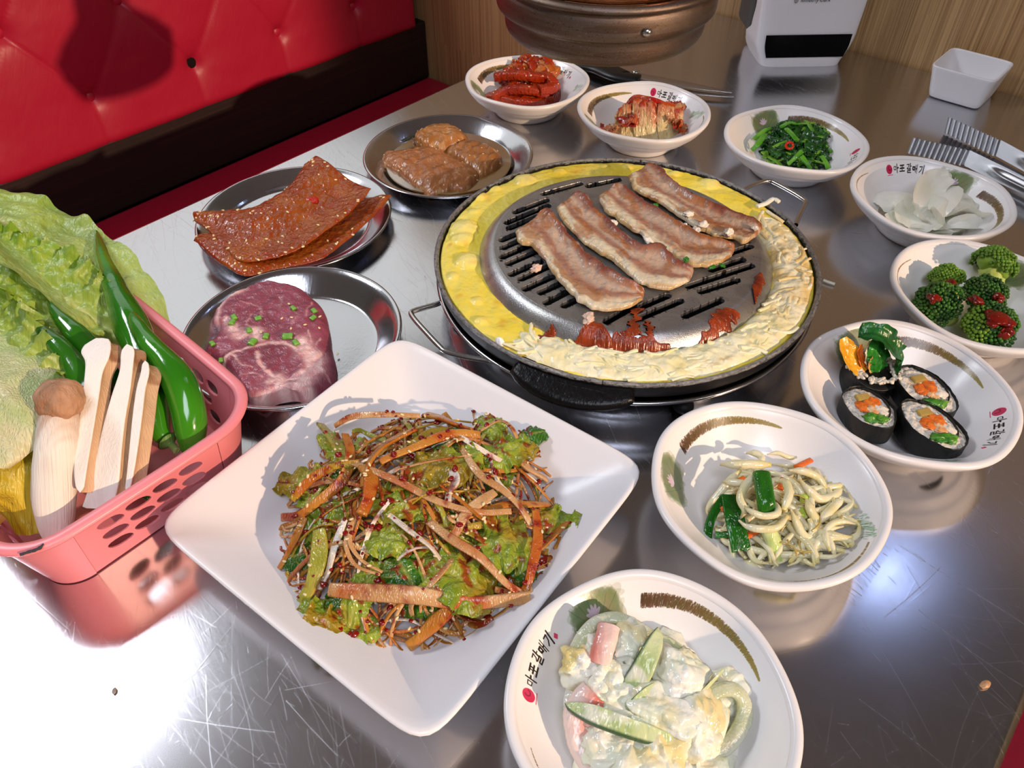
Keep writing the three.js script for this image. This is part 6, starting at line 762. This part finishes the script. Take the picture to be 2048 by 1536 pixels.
// broccoli
{
  const r = rng(65), m = food({ roughness: 0.55, bumpScale: 0.0003 }), ms = food({ roughness: 0.4, bumpScale: 0.0003 }), G = 'broccoli florets in the bowl', sm = food({ roughness: 0.08, bumpScale: 0.0001 });
  const floret = (c, R, up, stemTo, s, dark, label, sauces) => {
    const o = thing('broccoli_floret', label, 'broccoli', [c[0], c[1] - R, c[2]], G), U = V(up).normalize(), q = new THREE.Quaternion().setFromUnitVectors(new THREE.Vector3(0, 1, 0), U), buds = [], pos = [];
    // sub-heads over a dome, buds over every sub-head
    const heads = []; for (let i = 0; i < 13; i++) { const y = i === 0 ? 1 : 1 - 1.05 * (i / 12.5), a = i * 2.4, e = Math.sqrt(Math.max(0, 1 - y * y)); heads.push([e * Math.cos(a) * 0.62, y * 0.55, e * Math.sin(a) * 0.62]); }
    for (const h of heads) for (let i = 0; i < 58; i++) { const y = 1 - 1.35 * (i + 0.5) / 58, a = i * 2.39996 + s, e = Math.sqrt(Math.max(0, 1 - y * y)), hr = 0.4; const p = new THREE.Vector3(h[0] + e * Math.cos(a) * hr, h[1] + y * hr, h[2] + e * Math.sin(a) * hr); if (p.length() < 0.62 && p.y > -0.1) continue; if (heads.some((k) => k !== h && Math.hypot(p.x - k[0], p.y - k[1], p.z - k[2]) < 0.37)) continue; p.multiplyScalar(R * (0.97 + 0.08 * r())).applyQuaternion(q); pos.push([c[0] + p.x, c[1] + p.y, c[2] + p.z]); }
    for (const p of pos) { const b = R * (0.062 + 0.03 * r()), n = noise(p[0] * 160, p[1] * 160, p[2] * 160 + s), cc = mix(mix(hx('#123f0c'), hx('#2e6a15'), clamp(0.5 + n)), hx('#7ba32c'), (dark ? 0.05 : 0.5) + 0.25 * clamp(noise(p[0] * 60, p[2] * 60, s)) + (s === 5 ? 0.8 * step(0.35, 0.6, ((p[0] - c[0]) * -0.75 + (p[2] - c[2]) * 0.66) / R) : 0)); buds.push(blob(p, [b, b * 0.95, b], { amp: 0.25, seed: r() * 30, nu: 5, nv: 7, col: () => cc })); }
    part('bud_crown', merge(buds), m, o, 'tight green buds').userData.kind = 'stuff';
    const inner = blob([0, 0, 0], [R * 0.8, R * 0.62, R * 0.8], { amp: 0.2, seed: s, nu: 16, nv: 24, col: () => hx(dark ? '#1f4a10' : '#7fa32e') }); inner.applyQuaternion(q); inner.translate(c[0] + U.x * R * 0.18, c[1] + U.y * R * 0.18, c[2] + U.z * R * 0.18); part('crown_core', inner, m, o);
    const S = V(stemTo), mid = [lerp(c[0], S.x, 0.45), lerp(c[1], S.y, 0.45), lerp(c[2], S.z, 0.45)]; part('stalk', sweep([c, mid, stemTo], { w: (t) => R * (0.62 - 0.3 * Math.min(1, t * 1.6)), n: 20, m: 18, wob: 0.25, seed: s, up: [0.3, 0.2, 1], col: (t, x, y, p) => mix(hx('#9db63a'), hx('#c3cf74'), clamp(0.4 + 0.5 * t + 0.4 * noise(x * 4, y * 4, s))) }), ms, o, 'pale green stalk');
    for (const a of sauces || []) part('sauce', merge([0, 1, 2, 3, 4].map((i) => { const k = i ? 0.55 : 0.85, e = i * 1.9 + a[2]; return blob([a[0][0] + a[1][0] * (i ? 0.6 : 0) * Math.cos(e), a[0][1] - (i ? 0.0012 : 0) * (1 + (i % 2)), a[0][2] + a[1][2] * (i ? 0.6 : 0) * Math.sin(e)], [a[1][0] * k, a[1][1] * (i ? 1.2 : 1.3), a[1][2] * k], { amp: 0.35, seed: e, f: 1.6, turn: e, nu: 14, nv: 20, col: () => hx('#76180d') }); })), sm, o, 'glossy red chilli sauce');
  };
  floret([-.0471,.034,-.6628], 0.0185, [0.1, 0.75, -0.75], [-.0311,.012,-.6504], 1, false, 'broccoli floret with its pale cut stalk facing forward, farthest back', [[[-.0385,.04,-.6614], [0.002, 0.002, 0.002], 3]]);
  floret([-.0708,.026,-.6312], 0.0145, [-0.3, 0.8, -0.5], [-.0611,.01,-.6417], 2, false, 'small light green broccoli floret at the back left', [[[-.0645,.037,-.6138], [0.007, 0.002, 0.004], 1]]);
  floret([-.0633,.026,-.5934], 0.0195, [-0.35, 0.85, 0.4], [-.0526,.008,-.608], 3, true, 'large dark green broccoli floret at the left with a red sauce dot', [[[-.0672,.044,-.5752], [0.0055, 0.0018, 0.004], 2]]);
  floret([-.0398,.03,-.623], 0.0175, [0.1, 0.9, 0.3], [-.034,.008,-.6245], 4, true, 'dark green broccoli floret in the middle with two sauce drops', [[[-.0414,.046,-.5913], [0.0058, 0.0018, 0.0034], 4], [[-.0298,.043,-.6116], [0.004, 0.0018, 0.0045], 5], [[-.0432,.042,-.6239], [0.005, 0.0016, 0.003], 6]]);
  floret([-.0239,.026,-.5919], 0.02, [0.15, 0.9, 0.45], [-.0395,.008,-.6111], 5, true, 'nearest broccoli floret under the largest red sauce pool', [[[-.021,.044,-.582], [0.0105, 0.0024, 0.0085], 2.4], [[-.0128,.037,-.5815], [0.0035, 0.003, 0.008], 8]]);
}
// seaweed rice rolls
{
  const sea = food({ roughness: 0.5, bumpMap: WET, bumpScale: 0.0007 }), rice = food({ roughness: 0.4, bumpMap: WET, bumpScale: 0.0022 }), fill = food({ roughness: 0.34, bumpMap: WET, bumpScale: 0.0008 }), G = 'seaweed rice rolls';
  const roll = (top, a, b, turn, H, tilt, s, label) => {   // top centre, half axes, turn, height, tilt vector of the axis
    const base = [top[0] - tilt[0] * H, top[1] - H, top[2] - tilt[1] * H], o = thing('seaweed_rice_roll', label, 'rice roll', base, G), ct = Math.cos(turn), st = Math.sin(turn), r = rng(s * 7 + 1);
    const at = (x, z, y) => { const X = x * ct - z * st, Z = x * st + z * ct; return [top[0] + X + tilt[0] * (y), top[1] + y - (X * tilt[0] + Z * tilt[1]), top[2] + Z + tilt[1] * (y)]; };
    const lob = (t) => 1 + 0.035 * Math.sin(2 * t + s) + 0.02 * Math.sin(5 * t + s * 2);
    part('seaweed', grid(14, 80, (u, v, i, j) => { const t = 2 * Math.PI * (j % 80) / 80, rows = [[0, -H * 0.999], [0.97, -H * 0.999], [1.0, -H * 0.95], [1.02, -H * 0.7], [1.02, -H * 0.5], [1.01, -H * 0.3], [1.0, -H * 0.12], [1.0, -0.0009], [0.995, -0.0001], [0.975, -0.0001], [0.965, -0.0012], [0.96, -0.003], [0.95, -0.004], [0.94, -0.005], [0.93, -0.006]][i]; const k = lob(t) * (1 + 0.012 * fbm(Math.cos(t) * 6, Math.sin(t) * 6, rows[1] * 300 + s, 2)); return at(a * rows[0] * k * Math.cos(t), b * rows[0] * k * Math.sin(t), rows[1] + (i > 6 && i < 10 ? 0.0004 * noise(t * 9, s, 1) : 0)); }, { cv: true, col: (u, v, p) => mix(hx('#050606'), hx('#0e100c'), clamp(0.4 + fbm(p[0] * 160, p[1] * 160, p[2] * 160, 3))) }), sea, o, 'black seaweed wrap');
    part('rice', grid(26, 80, (u, v, i, j) => { const t = 2 * Math.PI * (j % 80) / 80, k = 0.97 * u * lob(t), x = a * k * Math.cos(t), z = b * k * Math.sin(t); return at(x, z, -0.0012 + 0.0011 * fbm(x * 480 + s, z * 480, s, 2) * (u > 0.02 ? 1 : 0) - 0.0015 * Math.pow(u, 8)); }, { cv: true, col: (u, v, p) => mix(mix(hx('#cfc6b8'), hx('#e2dccf'), clamp(0.5 + fbm(p[0] * 420, p[2] * 420, s, 2))), hx('#c9a06a'), 0.5 * step(0.25, 0.6, fbm(p[0] * 70, p[2] * 70, s + 3, 2))) }), rice, o);
    const sw = []; for (let i = 0; i <= 14; i++) { const t = -2.7 + i * 0.19 * 1.1, k = 0.9 - 0.018 * i; sw.push(at(a * k * Math.cos(t), b * k * Math.sin(t), -0.0006)); } part('seaweed', sweep(sw, { w: 0.00055, h: 0.0012, n: 40, m: 6, col: () => hx('#12160f') }), sea, o, 'thin inner seaweed swirl');
    const lump = (x, z, rx, rz, tn, c1, c2, n, h = 0.0011, amp = 0.7, e) => { const c = at(x, z, -0.0002), g = blob(c, [rx * 1.2, h, rz * 1.2], { amp, f: 2.2, seed: s + rx * 999, turn: turn + tn, nu: 12, nv: 22, col: (u, v, p) => mix(hx(c1), hx(c2), clamp(0.5 + fbm(p[0] * 300, p[2] * 300, s, 2))) }); part(n, g, fill, o); };
    const eb = box(0.0066, 0.003, 0.0105, 0.0012, [0, 0, 0]); eb.rotateY(-turn - 0.15); const ec = at(-a * 0.42, -b * 0.08, -0.0006); eb.translate(...ec); eb.deleteAttribute('color'); part('egg_strip', eb, eggM, o, 'yellow egg strip');
    lump(-a * 0.02, -b * 0.22, 0.0062, 0.0042, 0.4, '#d9601a', '#e98436', 'carrot'); lump(-a * 0.05, b * 0.28, 0.0045, 0.0034, 0.2, '#d4641c', '#e07a30', 'carrot'); lump(a * 0.2, 0, 0.0045, 0.0034, 0.2, '#d6945a', '#e8c9a0', 'fish_cake'); lump(a * 0.3, -b * 0.3, 0.0048, 0.0034, 0, '#dcd2bd', '#efe8da', 'pickled_radish'); lump(a * 0.5, b * 0.3, 0.0034, 0.0062, 0.5, '#2c6a1a', '#4f9427', 'spinach', 0.0022, 0.7); lump(a * 0.62, b * 0.05, 0.003, 0.0038, 0.2, '#3a7a20', '#6fa53c', 'spinach', 0.002, 0.7);
    return o;
  };
  const eggM = new THREE.MeshPhysicalMaterial({ color: 0xe9c566, roughness: 0.4, bumpMap: FINE, bumpScale: 0.0004 });
  roll([-.0585,.0295,-.4441], 0.0215, 0.0165, 0.55, 0.0165, [-0.06, -0.02], 1, 'left seaweed rice roll of the three flat ones, nearest the sprout bowl');
  roll([-.0345,.0305,-.4871], 0.0235, 0.0165, 0.42, 0.017, [0.06, 0.06], 2, 'rear right seaweed rice roll, partly hidden by the front one');
  roll([-.0184,.031,-.4563], 0.0245, 0.0175, 0.42, 0.019, [0.05, -0.04], 3, 'front right seaweed rice roll with the clearest black side');
  // end piece with filling standing up
  const c = [-.0728,.024,-.4842], o = thing('seaweed_rice_roll', 'end piece of seaweed rice roll with filling and green leaf standing up', 'rice roll', [c[0], 0.009, c[2]], G);
  part('seaweed', sweep([[c[0], 0.0075, c[2]], [c[0], 0.014, c[2]], [c[0], 0.022, c[2]], [c[0] + 0.001, 0.028, c[2]]], { w: (t) => 0.0205 + 0.001 * Math.sin(t * 4), h: (t) => 0.0185 + 0.001 * Math.sin(t * 3), n: 20, m: 40, up: [1, 0, 0], wob: 0.06, seed: 4, col: (t, x, y, p) => mix(hx('#050606'), hx('#0e100c'), clamp(0.4 + fbm(p[0] * 160, p[1] * 160, p[2] * 160, 3))) }), sea, o, 'black seaweed wrap');
  const rr = rng(9), grains = []; for (let i = 0; i < 120; i++) { const t = rr() * 6.28, k = 0.0125 + 0.006 * rr(); grains.push(blob([c[0] + k * 1.05 * Math.cos(t), 0.029 + 0.002 * rr(), c[2] + k * 0.95 * Math.sin(t)], [0.0026, 0.0013, 0.0014], { turn: rr() * 6, nu: 6, nv: 8, col: () => hx('#ddd5c4') })); } part('rice', merge(grains), rice, o).userData.kind = 'stuff';
  const lf = (n, pts, w, s, c1, c2, curl, roll, mm) => part(n, leaf(pts, { w: (t) => w * Math.pow(Math.sin(Math.PI * clamp(0.15 + 0.75 * t)), 0.5), nu: 36, nv: 22, ruffle: n === 'spinach_leaf' ? 0.0014 : 0.0004, rf: 20, curl, roll, bump: 0.001, bf: 6, seed: s, turn: true, up: [1, 0.2, 0.4], col: (u, q, p) => mix(hx(c1), hx(c2), clamp(0.5 + fbm(p[0] * 140, p[2] * 140, s, 3) - 0.5 * Math.exp(-q * q * 80))) }), mm, o);
  const dm = food({ roughness: 0.26, bumpMap: WET, bumpScale: 0.001, side: THREE.DoubleSide });
  lf('egg_sheet', [[-.0757,.028,-.474],[-.0842,.036,-.4715],[-.0917,.045,-.4681],[-.0982,.052,-.47]], 0.0095, 1, '#d99a1e', '#eab83c', 0.3, 0.4, dm); lf('spinach_leaf', [[-.0597,.026,-.4909],[-.0627,.038,-.4941],[-.0713,.05,-.4903],[-.0815,.056,-.4854],[-.0909,.053,-.4817]], 0.0105, 2, '#0f4218', '#23692a', 0.4, 0.5, dm); lf('spinach_leaf', [[-.0679,.028,-.4841],[-.0705,.038,-.484],[-.074,.046,-.4839],[-.076,.05,-.4894]], 0.0085, 3, '#1d6a1e', '#348f2c', -0.3, -0.2, dm);
  lf('pickled_radish', [[-.0758,.032,-.4812],[-.0795,.042,-.48],[-.0822,.05,-.4839]], 0.0058, 4, '#cfc9b2', '#e9e5d4', 0.3, 0.2, dm); lf('carrot', [[-.0773,.03,-.4762],[-.0833,.04,-.4763],[-.0861,.048,-.4785]], 0.0026, 5, '#d8631a', '#ea8a34', 0.4, 0, dm); lf('carrot', [[-.0747,.03,-.4802],[-.0788,.036,-.4811],[-.0794,.042,-.4817]], 0.002, 6, '#d8631a', '#ea8a34', 0.4, 0, dm); lf('radish_strip', [[-.0717,.028,-.4808],[-.0754,.036,-.4792],[-.0754,.042,-.4804]], 0.0038, 7, '#c4853a', '#dcae6a', 0.5, 0, dm);
}
// bean sprouts
{
  const r = rng(66), m = food({ roughness: 0.13, clearcoat: 0.4, clearcoatRoughness: 0.1, bumpMap: FIBRE, bumpScale: 0.0002, transmission: 0.12, thickness: 0 }), C = [-.0622,.012,-.3288], o = thing('bean_sprouts', 'tangle of pale seasoned bean sprouts with green scallion and carrot shreds', 'side dish', [C[0], 0.006, C[2]]);
  const sc = (s) => (t, x, y, p) => { let c = mix(hx('#e9dfa8'), hx('#f4eecb'), clamp(0.5 + fbm(p[0] * 120, p[2] * 120, s, 2))); c = mix(c, hx('#c9ad62'), 0.5 * step(0.2, 0, t)); return mix(c, hx('#d9c864'), 0.7 * step(0.86, 1, t)); };
  const sprout = (p, w, s) => part('bean_sprout', sweep(p, { w: (t) => w * (0.3 + 0.7 * step(0, 0.3, t)) * (1 - 0.45 * step(0.75, 1, t)), n: 26, m: 9, wob: 0.07, wf: 7, seed: s, col: sc(s) }), m, o);
  heap('g', C, 0.041, 0.024, 110, r, [0.034, 0.06], (p, i) => sprout(p, 0.0013 + 0.0012 * r(), i * 1.3), { bend: 2.6, rad: 0.0022 });
  heap('g', C, 0.04, 0.026, 26, r, [0.015, 0.03], (p, i) => part('sprout_root', sweep(p, { w: 0.0004 + 0.0004 * r(), n: 16, m: 6, col: () => mix(hx('#b89a44'), hx('#cdb76a'), r()) }), m, o), { bend: 4, rad: 0.003 });
  const S = (p, w) => sprout(p, w, w * 7000 + p[0][0] * 900);
  S([[-.1094,.03,-.3283],[-.1021,.034,-.3304],[-.094,.036,-.3354],[-.0841,.034,-.3463]], 0.0032); S([[-.0781,.03,-.2989],[-.0777,.038,-.3001],[-.0835,.04,-.3044],[-.0859,.042,-.3148],[-.0848,.04,-.3299]], 0.0026); S([[-.0742,.04,-.3303],[-.0691,.042,-.3326],[-.063,.042,-.3263],[-.0598,.04,-.314]], 0.0028); S([[-.08,.04,-.3017],[-.0749,.042,-.2987],[-.0665,.042,-.3006],[-.0611,.042,-.3081],[-.0658,.04,-.3144],[-.0715,.04,-.3107]], 0.0022); S([[-.0774,.034,-.2944],[-.0721,.034,-.2936],[-.0649,.036,-.2953],[-.0577,.036,-.303],[-.0562,.038,-.3135]], 0.0024); S([[-.0574,.038,-.3195],[-.051,.034,-.3164],[-.045,.03,-.3143],[-.0406,.028,-.3159],[-.0408,.03,-.3208],[-.0463,.032,-.3251]], 0.0026); S([[-.054,.036,-.3345],[-.0483,.034,-.3299],[-.0423,.03,-.3277],[-.0391,.028,-.3241]], 0.0028); S([[-.0729,.034,-.3499],[-.0648,.034,-.3555],[-.0559,.03,-.3599],[-.0492,.028,-.3572]], 0.0026); S([[-.0645,.036,-.346],[-.056,.034,-.3436],[-.0488,.03,-.345],[-.0441,.028,-.3526],[-.0419,.024,-.3693]], 0.003); S([[-.0855,.024,-.3038],[-.0801,.02,-.2979],[-.0752,.016,-.2892],[-.0681,.013,-.2816]], 0.002); S([[-.067,.012,-.2835],[-.0584,.014,-.2881],[-.05,.012,-.2879],[-.0409,.012,-.292],[-.0324,.013,-.2987]], 0.0026); S([[-.0318,.013,-.2993],[-.0342,.014,-.3055],[-.0398,.016,-.3081]], 0.0022); S([[-.0486,.014,-.2914],[-.0477,.018,-.3021],[-.0464,.022,-.3121],[-.0393,.024,-.3193],[-.035,.022,-.3194],[-.0344,.016,-.3103]], 0.0024); S([[-.0327,.018,-.3249],[-.0258,.017,-.3347],[-.0213,.018,-.3447],[-.019,.02,-.3548],[-.018,.028,-.3698]], 0.0024); S([[-.0407,.03,-.3264],[-.0399,.03,-.3384],[-.0388,.028,-.3514],[-.0373,.026,-.3577]], 0.003); S([[-.097,.016,-.2984],[-.0995,.018,-.3001],[-.0991,.024,-.3095],[-.0978,.03,-.3228],[-.0967,.032,-.331]], 0.0026); S([[-.1002,.032,-.3155],[-.0919,.036,-.3172],[-.0855,.038,-.3193]], 0.0026); S([[-.034,.024,-.3436],[-.0354,.024,-.3367],[-.0354,.022,-.3301]], 0.0034); S([[-.1022,.028,-.3498],[-.0975,.03,-.3518],[-.0921,.03,-.3516],[-.0906,.03,-.345]], 0.0024); S([[-.0905,.03,-.3563],[-.0861,.03,-.3618],[-.0791,.028,-.3653],[-.0764,.024,-.3722]], 0.0016);
  const g = food({ roughness: 0.14, bumpMap: FIBRE, bumpScale: 0.0003 }), gcol = (a, b) => (t, x, y, p) => mix(hx(a), hx(b), clamp(0.4 + 0.5 * Math.abs(x) + 0.4 * noise(x * 5, t * 3, 2)));
  part('scallion', sweep([[-.082,.046,-.3252],[-.0758,.046,-.3167],[-.0694,.044,-.3086],[-.0666,.038,-.3071]], { w: 0.0055, h: 0.0035, n: 22, m: 14, e: 2.6, col: gcol('#0e400a', '#2c7417') }), g, o, 'dark green scallion piece'); part('scallion', sweep([[-.0622,.032,-.3027],[-.0556,.026,-.3004],[-.0487,.018,-.2959]], { w: 0.0052, h: 0.004, n: 22, m: 14, col: gcol('#a3c153', '#d7e0a4') }), g, o, 'pale green scallion piece'); part('scallion', sweep([[-.0905,.034,-.3078],[-.0836,.032,-.2992],[-.0772,.028,-.2931],[-.0679,.02,-.286]], { w: 0.0062, h: 0.0012, n: 26, m: 12, cup: 0.15, col: gcol('#0c3c09', '#1a5f12') }), g, o, 'flat dark green scallion leaf'); part('scallion', sweep([[-.0939,.03,-.3073],[-.0946,.022,-.2992],[-.0932,.016,-.293],[-.0895,.013,-.2854]], { w: 0.0028, h: 0.001, n: 22, m: 10, col: gcol('#0f430b', '#1c6414') }), g, o, 'narrow dark scallion leaf'); part('scallion', sweep([[-.0867,.014,-.2905],[-.079,.018,-.2951],[-.0695,.024,-.3002]], { w: 0.003, h: 0.0012, n: 18, m: 10, col: gcol('#17591a', '#2a7a22') }), g, o, 'dark scallion leaf under the sprouts'); part('scallion', sweep([[-.0565,.03,-.3412],[-.0518,.03,-.3278],[-.0484,.024,-.3168]], { w: 0.0028, h: 0.002, n: 18, m: 10, col: gcol('#9cc034', '#c6d868') }), g, o, 'yellow green scallion stem');
  for (const p of [[[-.0671,.028,-.3728],[-.0692,.03,-.3647],[-.0709,.032,-.357]], [[-.091,.034,-.3254],[-.0923,.034,-.3205],[-.0935,.034,-.3156]], [[-.0665,.026,-.301],[-.0683,.025,-.2976],[-.07,.024,-.2942]], [[-.0849,.034,-.3076],[-.0882,.03,-.3044],[-.0908,.026,-.3001]], [[-.0723,.034,-.3412],[-.0714,.034,-.3374],[-.0699,.034,-.3327]]]) part('carrot_shred', sweep(p, { w: 0.0021, h: 0.0012, e: 3, n: 14, m: 8, col: () => hx('#db6a26') }), g, o, 'orange carrot shred');
}
const creamSheet = food({ roughness: 0.2, bumpMap: WET, bumpScale: 0.001, side: THREE.DoubleSide, transmission: 0.15, thickness: 0 });
// creamy vegetable salad
{
  const r = rng(67), m = food({ roughness: 0.16, bumpMap: WET, bumpScale: 0.0006 }), o = thing('creamy_salad', 'vegetable salad in white dressing with cucumber, cabbage and pink crab sticks', 'side dish', [-0.05, 0.006, -0.16]);
  const cream = (s, y = 0.3) => (u, v, p) => mix(mix(hx('#f2efe2'), hx('#e4e8cc'), clamp(0.5 + fbm(p[0] * 110 + s, p[2] * 110, s, 3))), hx('#dfc978'), y * step(0.05, 0.5, fbm(p[0] * 90, p[2] * 90, s + 4, 2)));
  const lump = (p, rad, s, y) => part('cabbage_piece', blob(p, rad, { amp: 0.55, f: 1.9, seed: s, turn: s, nu: 34, nv: 48, col: cream(s, y) }), m, o);
  [[[-.0483,.018,-.1697], [0.046, 0.015, 0.037], 1, 0.1], [[-.0933,.03,-.1627], [0.0125, 0.009, 0.011], 2, 0.9], [[-.0788,.03,-.1638], [0.014, 0.01, 0.013], 3, 0.5], [[-.0797,.035,-.1852], [0.013, 0.008, 0.012], 4, 0.6], [[-.0516,.036,-.1895], [0.014, 0.009, 0.014], 5, 0.3], [[-.0466,.034,-.1677], [0.02, 0.008, 0.012], 6, 0.5], [[-.0342,.034,-.1803], [0.014, 0.008, 0.009], 7, 0.7], [[-.03,.028,-.1708], [0.013, 0.01, 0.013], 8, 0.6], [[-.0701,.026,-.1463], [0.013, 0.01, 0.014], 9, 0.3], [[-.0552,.024,-.141], [0.014, 0.011, 0.018], 10, 0.3], [[-.0379,.026,-.1522], [0.018, 0.012, 0.014], 11, 0.8], [[-.0676,.03,-.1615], [0.012, 0.008, 0.012], 12, 0.4], [[-.031,.022,-.2036], [0.012, 0.009, 0.012], 13, 0.3], [[-.0399,.024,-.1405], [0.022, 0.012, 0.016], 14, 0.7], [[-.0951,.03,-.1769], [0.01, 0.007, 0.01], 15, 0.2]].forEach((a) => lump(...a));
  for (let i = 0; i < 44; i++) { const a = r() * 6.28, q = r() * 0.03, x = -0.05 + q * Math.cos(a), z = -0.155 + q * Math.sin(a), t = r() * 6.28, l = 0.014 + r() * 0.02, P = (s) => [x + Math.cos(t) * s * l, 0.032 + 0.004 * r() - q * 0.25, z + Math.sin(t) * s * l]; part('cabbage_shred', leaf([P(-0.5), P(-0.15), P(0.2), P(0.5)], { w: (t) => 0.0035 + 0.0022 * Math.sin(3 * t + i), nu: 20, nv: 12, ruffle: 0.0012, rf: 16, curl: -0.4, bump: 0.0018, bf: 5, seed: i * 1.7, roll: (r() - 0.5) * 1.6, col: (u, q2, p) => cream(i, 0.3)(u, q2, p) }), creamSheet, o); }
  const green = (s) => (u, v, p) => { const e = Math.min(v, 1 - v); let c = mix(hx('#cfd9a8'), hx('#a9bd7c'), clamp(0.4 + fbm(p[0] * 90, p[2] * 90, s, 2))); c = mix(c, hx('#e6e6d6'), 0.8 * step(0.1, 0.45, fbm(p[0] * 100, p[2] * 100, s + 7, 3))); return mix(c, hx('#1f4a2c'), s > 0 ? 0.92 * step(0.2, 0.05, v) : 0); };
  const cuke = (A, B, s, l) => part('cucumber_slice', patch(A, B, { th: 0.0032, nu: 60, nv: 24, rv: 10, ru: 20, seed: s, bump: 0.0006, bf: 200, mid: (u, v) => 0.002 * Math.sin(u * 3), col: green(s) }), food({ roughness: 0.18, bumpMap: WET, bumpScale: 0.0008 }), o, l);
  cuke([[-.0716,.038,-.1675],[-.0718,.042,-.1734],[-.0725,.045,-.1824],[-.0731,.046,-.1918],[-.0729,.045,-.198]], [[-.0661,.034,-.1619],[-.061,.036,-.1676],[-.0604,.04,-.1745],[-.0621,.044,-.1818],[-.0649,.045,-.1902],[-.0683,.045,-.1955]], 1, 'cucumber slice leaning in the middle'); cuke([[-.0866,.036,-.1375],[-.0834,.036,-.1358],[-.0717,.037,-.1362],[-.0607,.037,-.1398],[-.0513,.036,-.1441],[-.0419,.034,-.1499],[-.0353,.033,-.1556],[-.0337,.034,-.1621]], [[-.086,.036,-.1383],[-.0771,.04,-.1429],[-.0696,.041,-.1459],[-.0602,.041,-.149],[-.0507,.04,-.1532],[-.0413,.037,-.158],[-.0363,.035,-.1609],[-.0349,.034,-.1632]], 2, 'long cucumber slice across the front'); cuke([[-.063,.036,-.1571],[-.0617,.038,-.1625],[-.0602,.039,-.1687],[-.0582,.039,-.1743]], [[-.0602,.03,-.1537],[-.0582,.033,-.1586],[-.0569,.036,-.1646],[-.0561,.038,-.1729]], 3, 'dark cucumber slice under the leaning one'); cuke([[-.0391,.036,-.1825],[-.0379,.038,-.189],[-.0366,.04,-.1956],[-.0359,.04,-.2038]], [[-.0375,.035,-.184],[-.0363,.037,-.1899],[-.0353,.039,-.1968],[-.0352,.04,-.203]], 4, 'thin cucumber edge at the right'); cuke([[-.0569,.03,-.1436],[-.0543,.026,-.1407],[-.0498,.022,-.1365]], [[-.0549,.03,-.1449],[-.052,.026,-.1418],[-.0484,.022,-.1378]], 5, 'cucumber sliver near the bowl rim');
  const pale = food({ roughness: 0.16, bumpMap: FIBRE, bumpScale: 0.0004, transmission: 0.25, thickness: 0 }), pc = (s) => (t, x, y, p) => mix(hx('#cdd5a8'), hx('#e5e7cf'), clamp(0.5 + fbm(p[0] * 120, p[2] * 120, s, 2) + 0.3 * x));
  const band = (pts, w, s) => part('cabbage_rib', sweep(pts, { w, h: w * 0.7, n: 40, m: 12, cup: 0.15, seed: s, wob: 0.1, col: pc(s) }), pale, o);
  band([[-.035,.036,-.185],[-.0321,.036,-.1942],[-.0268,.034,-.2001],[-.0211,.03,-.2007],[-.0167,.027,-.1965],[-.0151,.026,-.1878],[-.0158,.024,-.1788],[-.0197,.022,-.1692],[-.0258,.022,-.1582]], 0.0042, 1); band([[-.1013,.03,-.1655],[-.1021,.034,-.1731],[-.1009,.036,-.1827],[-.0951,.037,-.1909],[-.0858,.037,-.1941],[-.0745,.036,-.1961],[-.0641,.034,-.1994],[-.0552,.032,-.2002]], 0.0036, 2); band([[-.0329,.03,-.1914],[-.0268,.026,-.1903],[-.0226,.022,-.1864],[-.0231,.02,-.1816]], 0.004, 3); band([[-.0577,.034,-.1851],[-.0583,.037,-.1896],[-.0527,.038,-.1928],[-.0457,.036,-.19]], 0.0042, 4);
  const crab = (pts, w, s) => part('crab_stick', sweep(pts, { w, h: w * 0.7, e: 2.6, n: 30, m: 14, wob: 0.1, seed: s, col: (t, x, y, p) => mix(hx('#e9d3c8'), hx('#d77a6a'), clamp(0.35 + 0.6 * x + 0.5 * fbm(p[0] * 100, p[2] * 100, s, 2))) }), m, o, 'pink crab stick');
  crab([[-.086,.036,-.1658],[-.088,.04,-.1707],[-.0902,.042,-.1769],[-.0929,.042,-.1824]], 0.006, 1); crab([[-.0792,.036,-.1514],[-.0803,.034,-.145],[-.0796,.03,-.1392],[-.0739,.026,-.1337],[-.0659,.022,-.1303],[-.0584,.018,-.1287]], 0.007, 2); crab([[-.0756,.036,-.1492],[-.0727,.034,-.1443],[-.0726,.03,-.138]], 0.004, 3);
  part('dressing', blob([-.054,.012,-.1749], [0.05, 0.01, 0.042], { amp: 0.2, seed: 9, nu: 40, nv: 60, col: () => hx('#ebe8da') }), m, o, 'white dressing');
}

// ---------------------------------------------------------------- crumbs on the table
single('rice_grain', 'tan grain lying on the bare table at the lower right', 'crumb', blob([.074,.0012,-.3127], [0.0021, 0.0012, 0.0036], { amp: 0.3, seed: 2, turn: 0.3, nu: 12, nv: 16, col: () => hx('#b58a62') }), food(), [.0742,0,-.3136]);
single('sesame_seed', 'lone sesame seed on the bright table at the lower left', 'sesame', seedGeo([-.2846,.0006,.0094], [0, 1, 0], 0.6, 1.5, '#8d8378'), seedMat, [-.285,0,.0094]);
{ const m = food({ roughness: 0.5 }); single('white_crumb', 'white crumb left in the far corner of the small square dish', 'crumb', blob([-0.181, 0.0075, -1.083], [0.004, 0.0022, 0.003], { amp: 0.6, seed: 3, nu: 10, nv: 14, col: () => hx('#e9ead8') }), m, [-0.181, 0.0055, -1.083]); }
renderer.render(scene, camera);
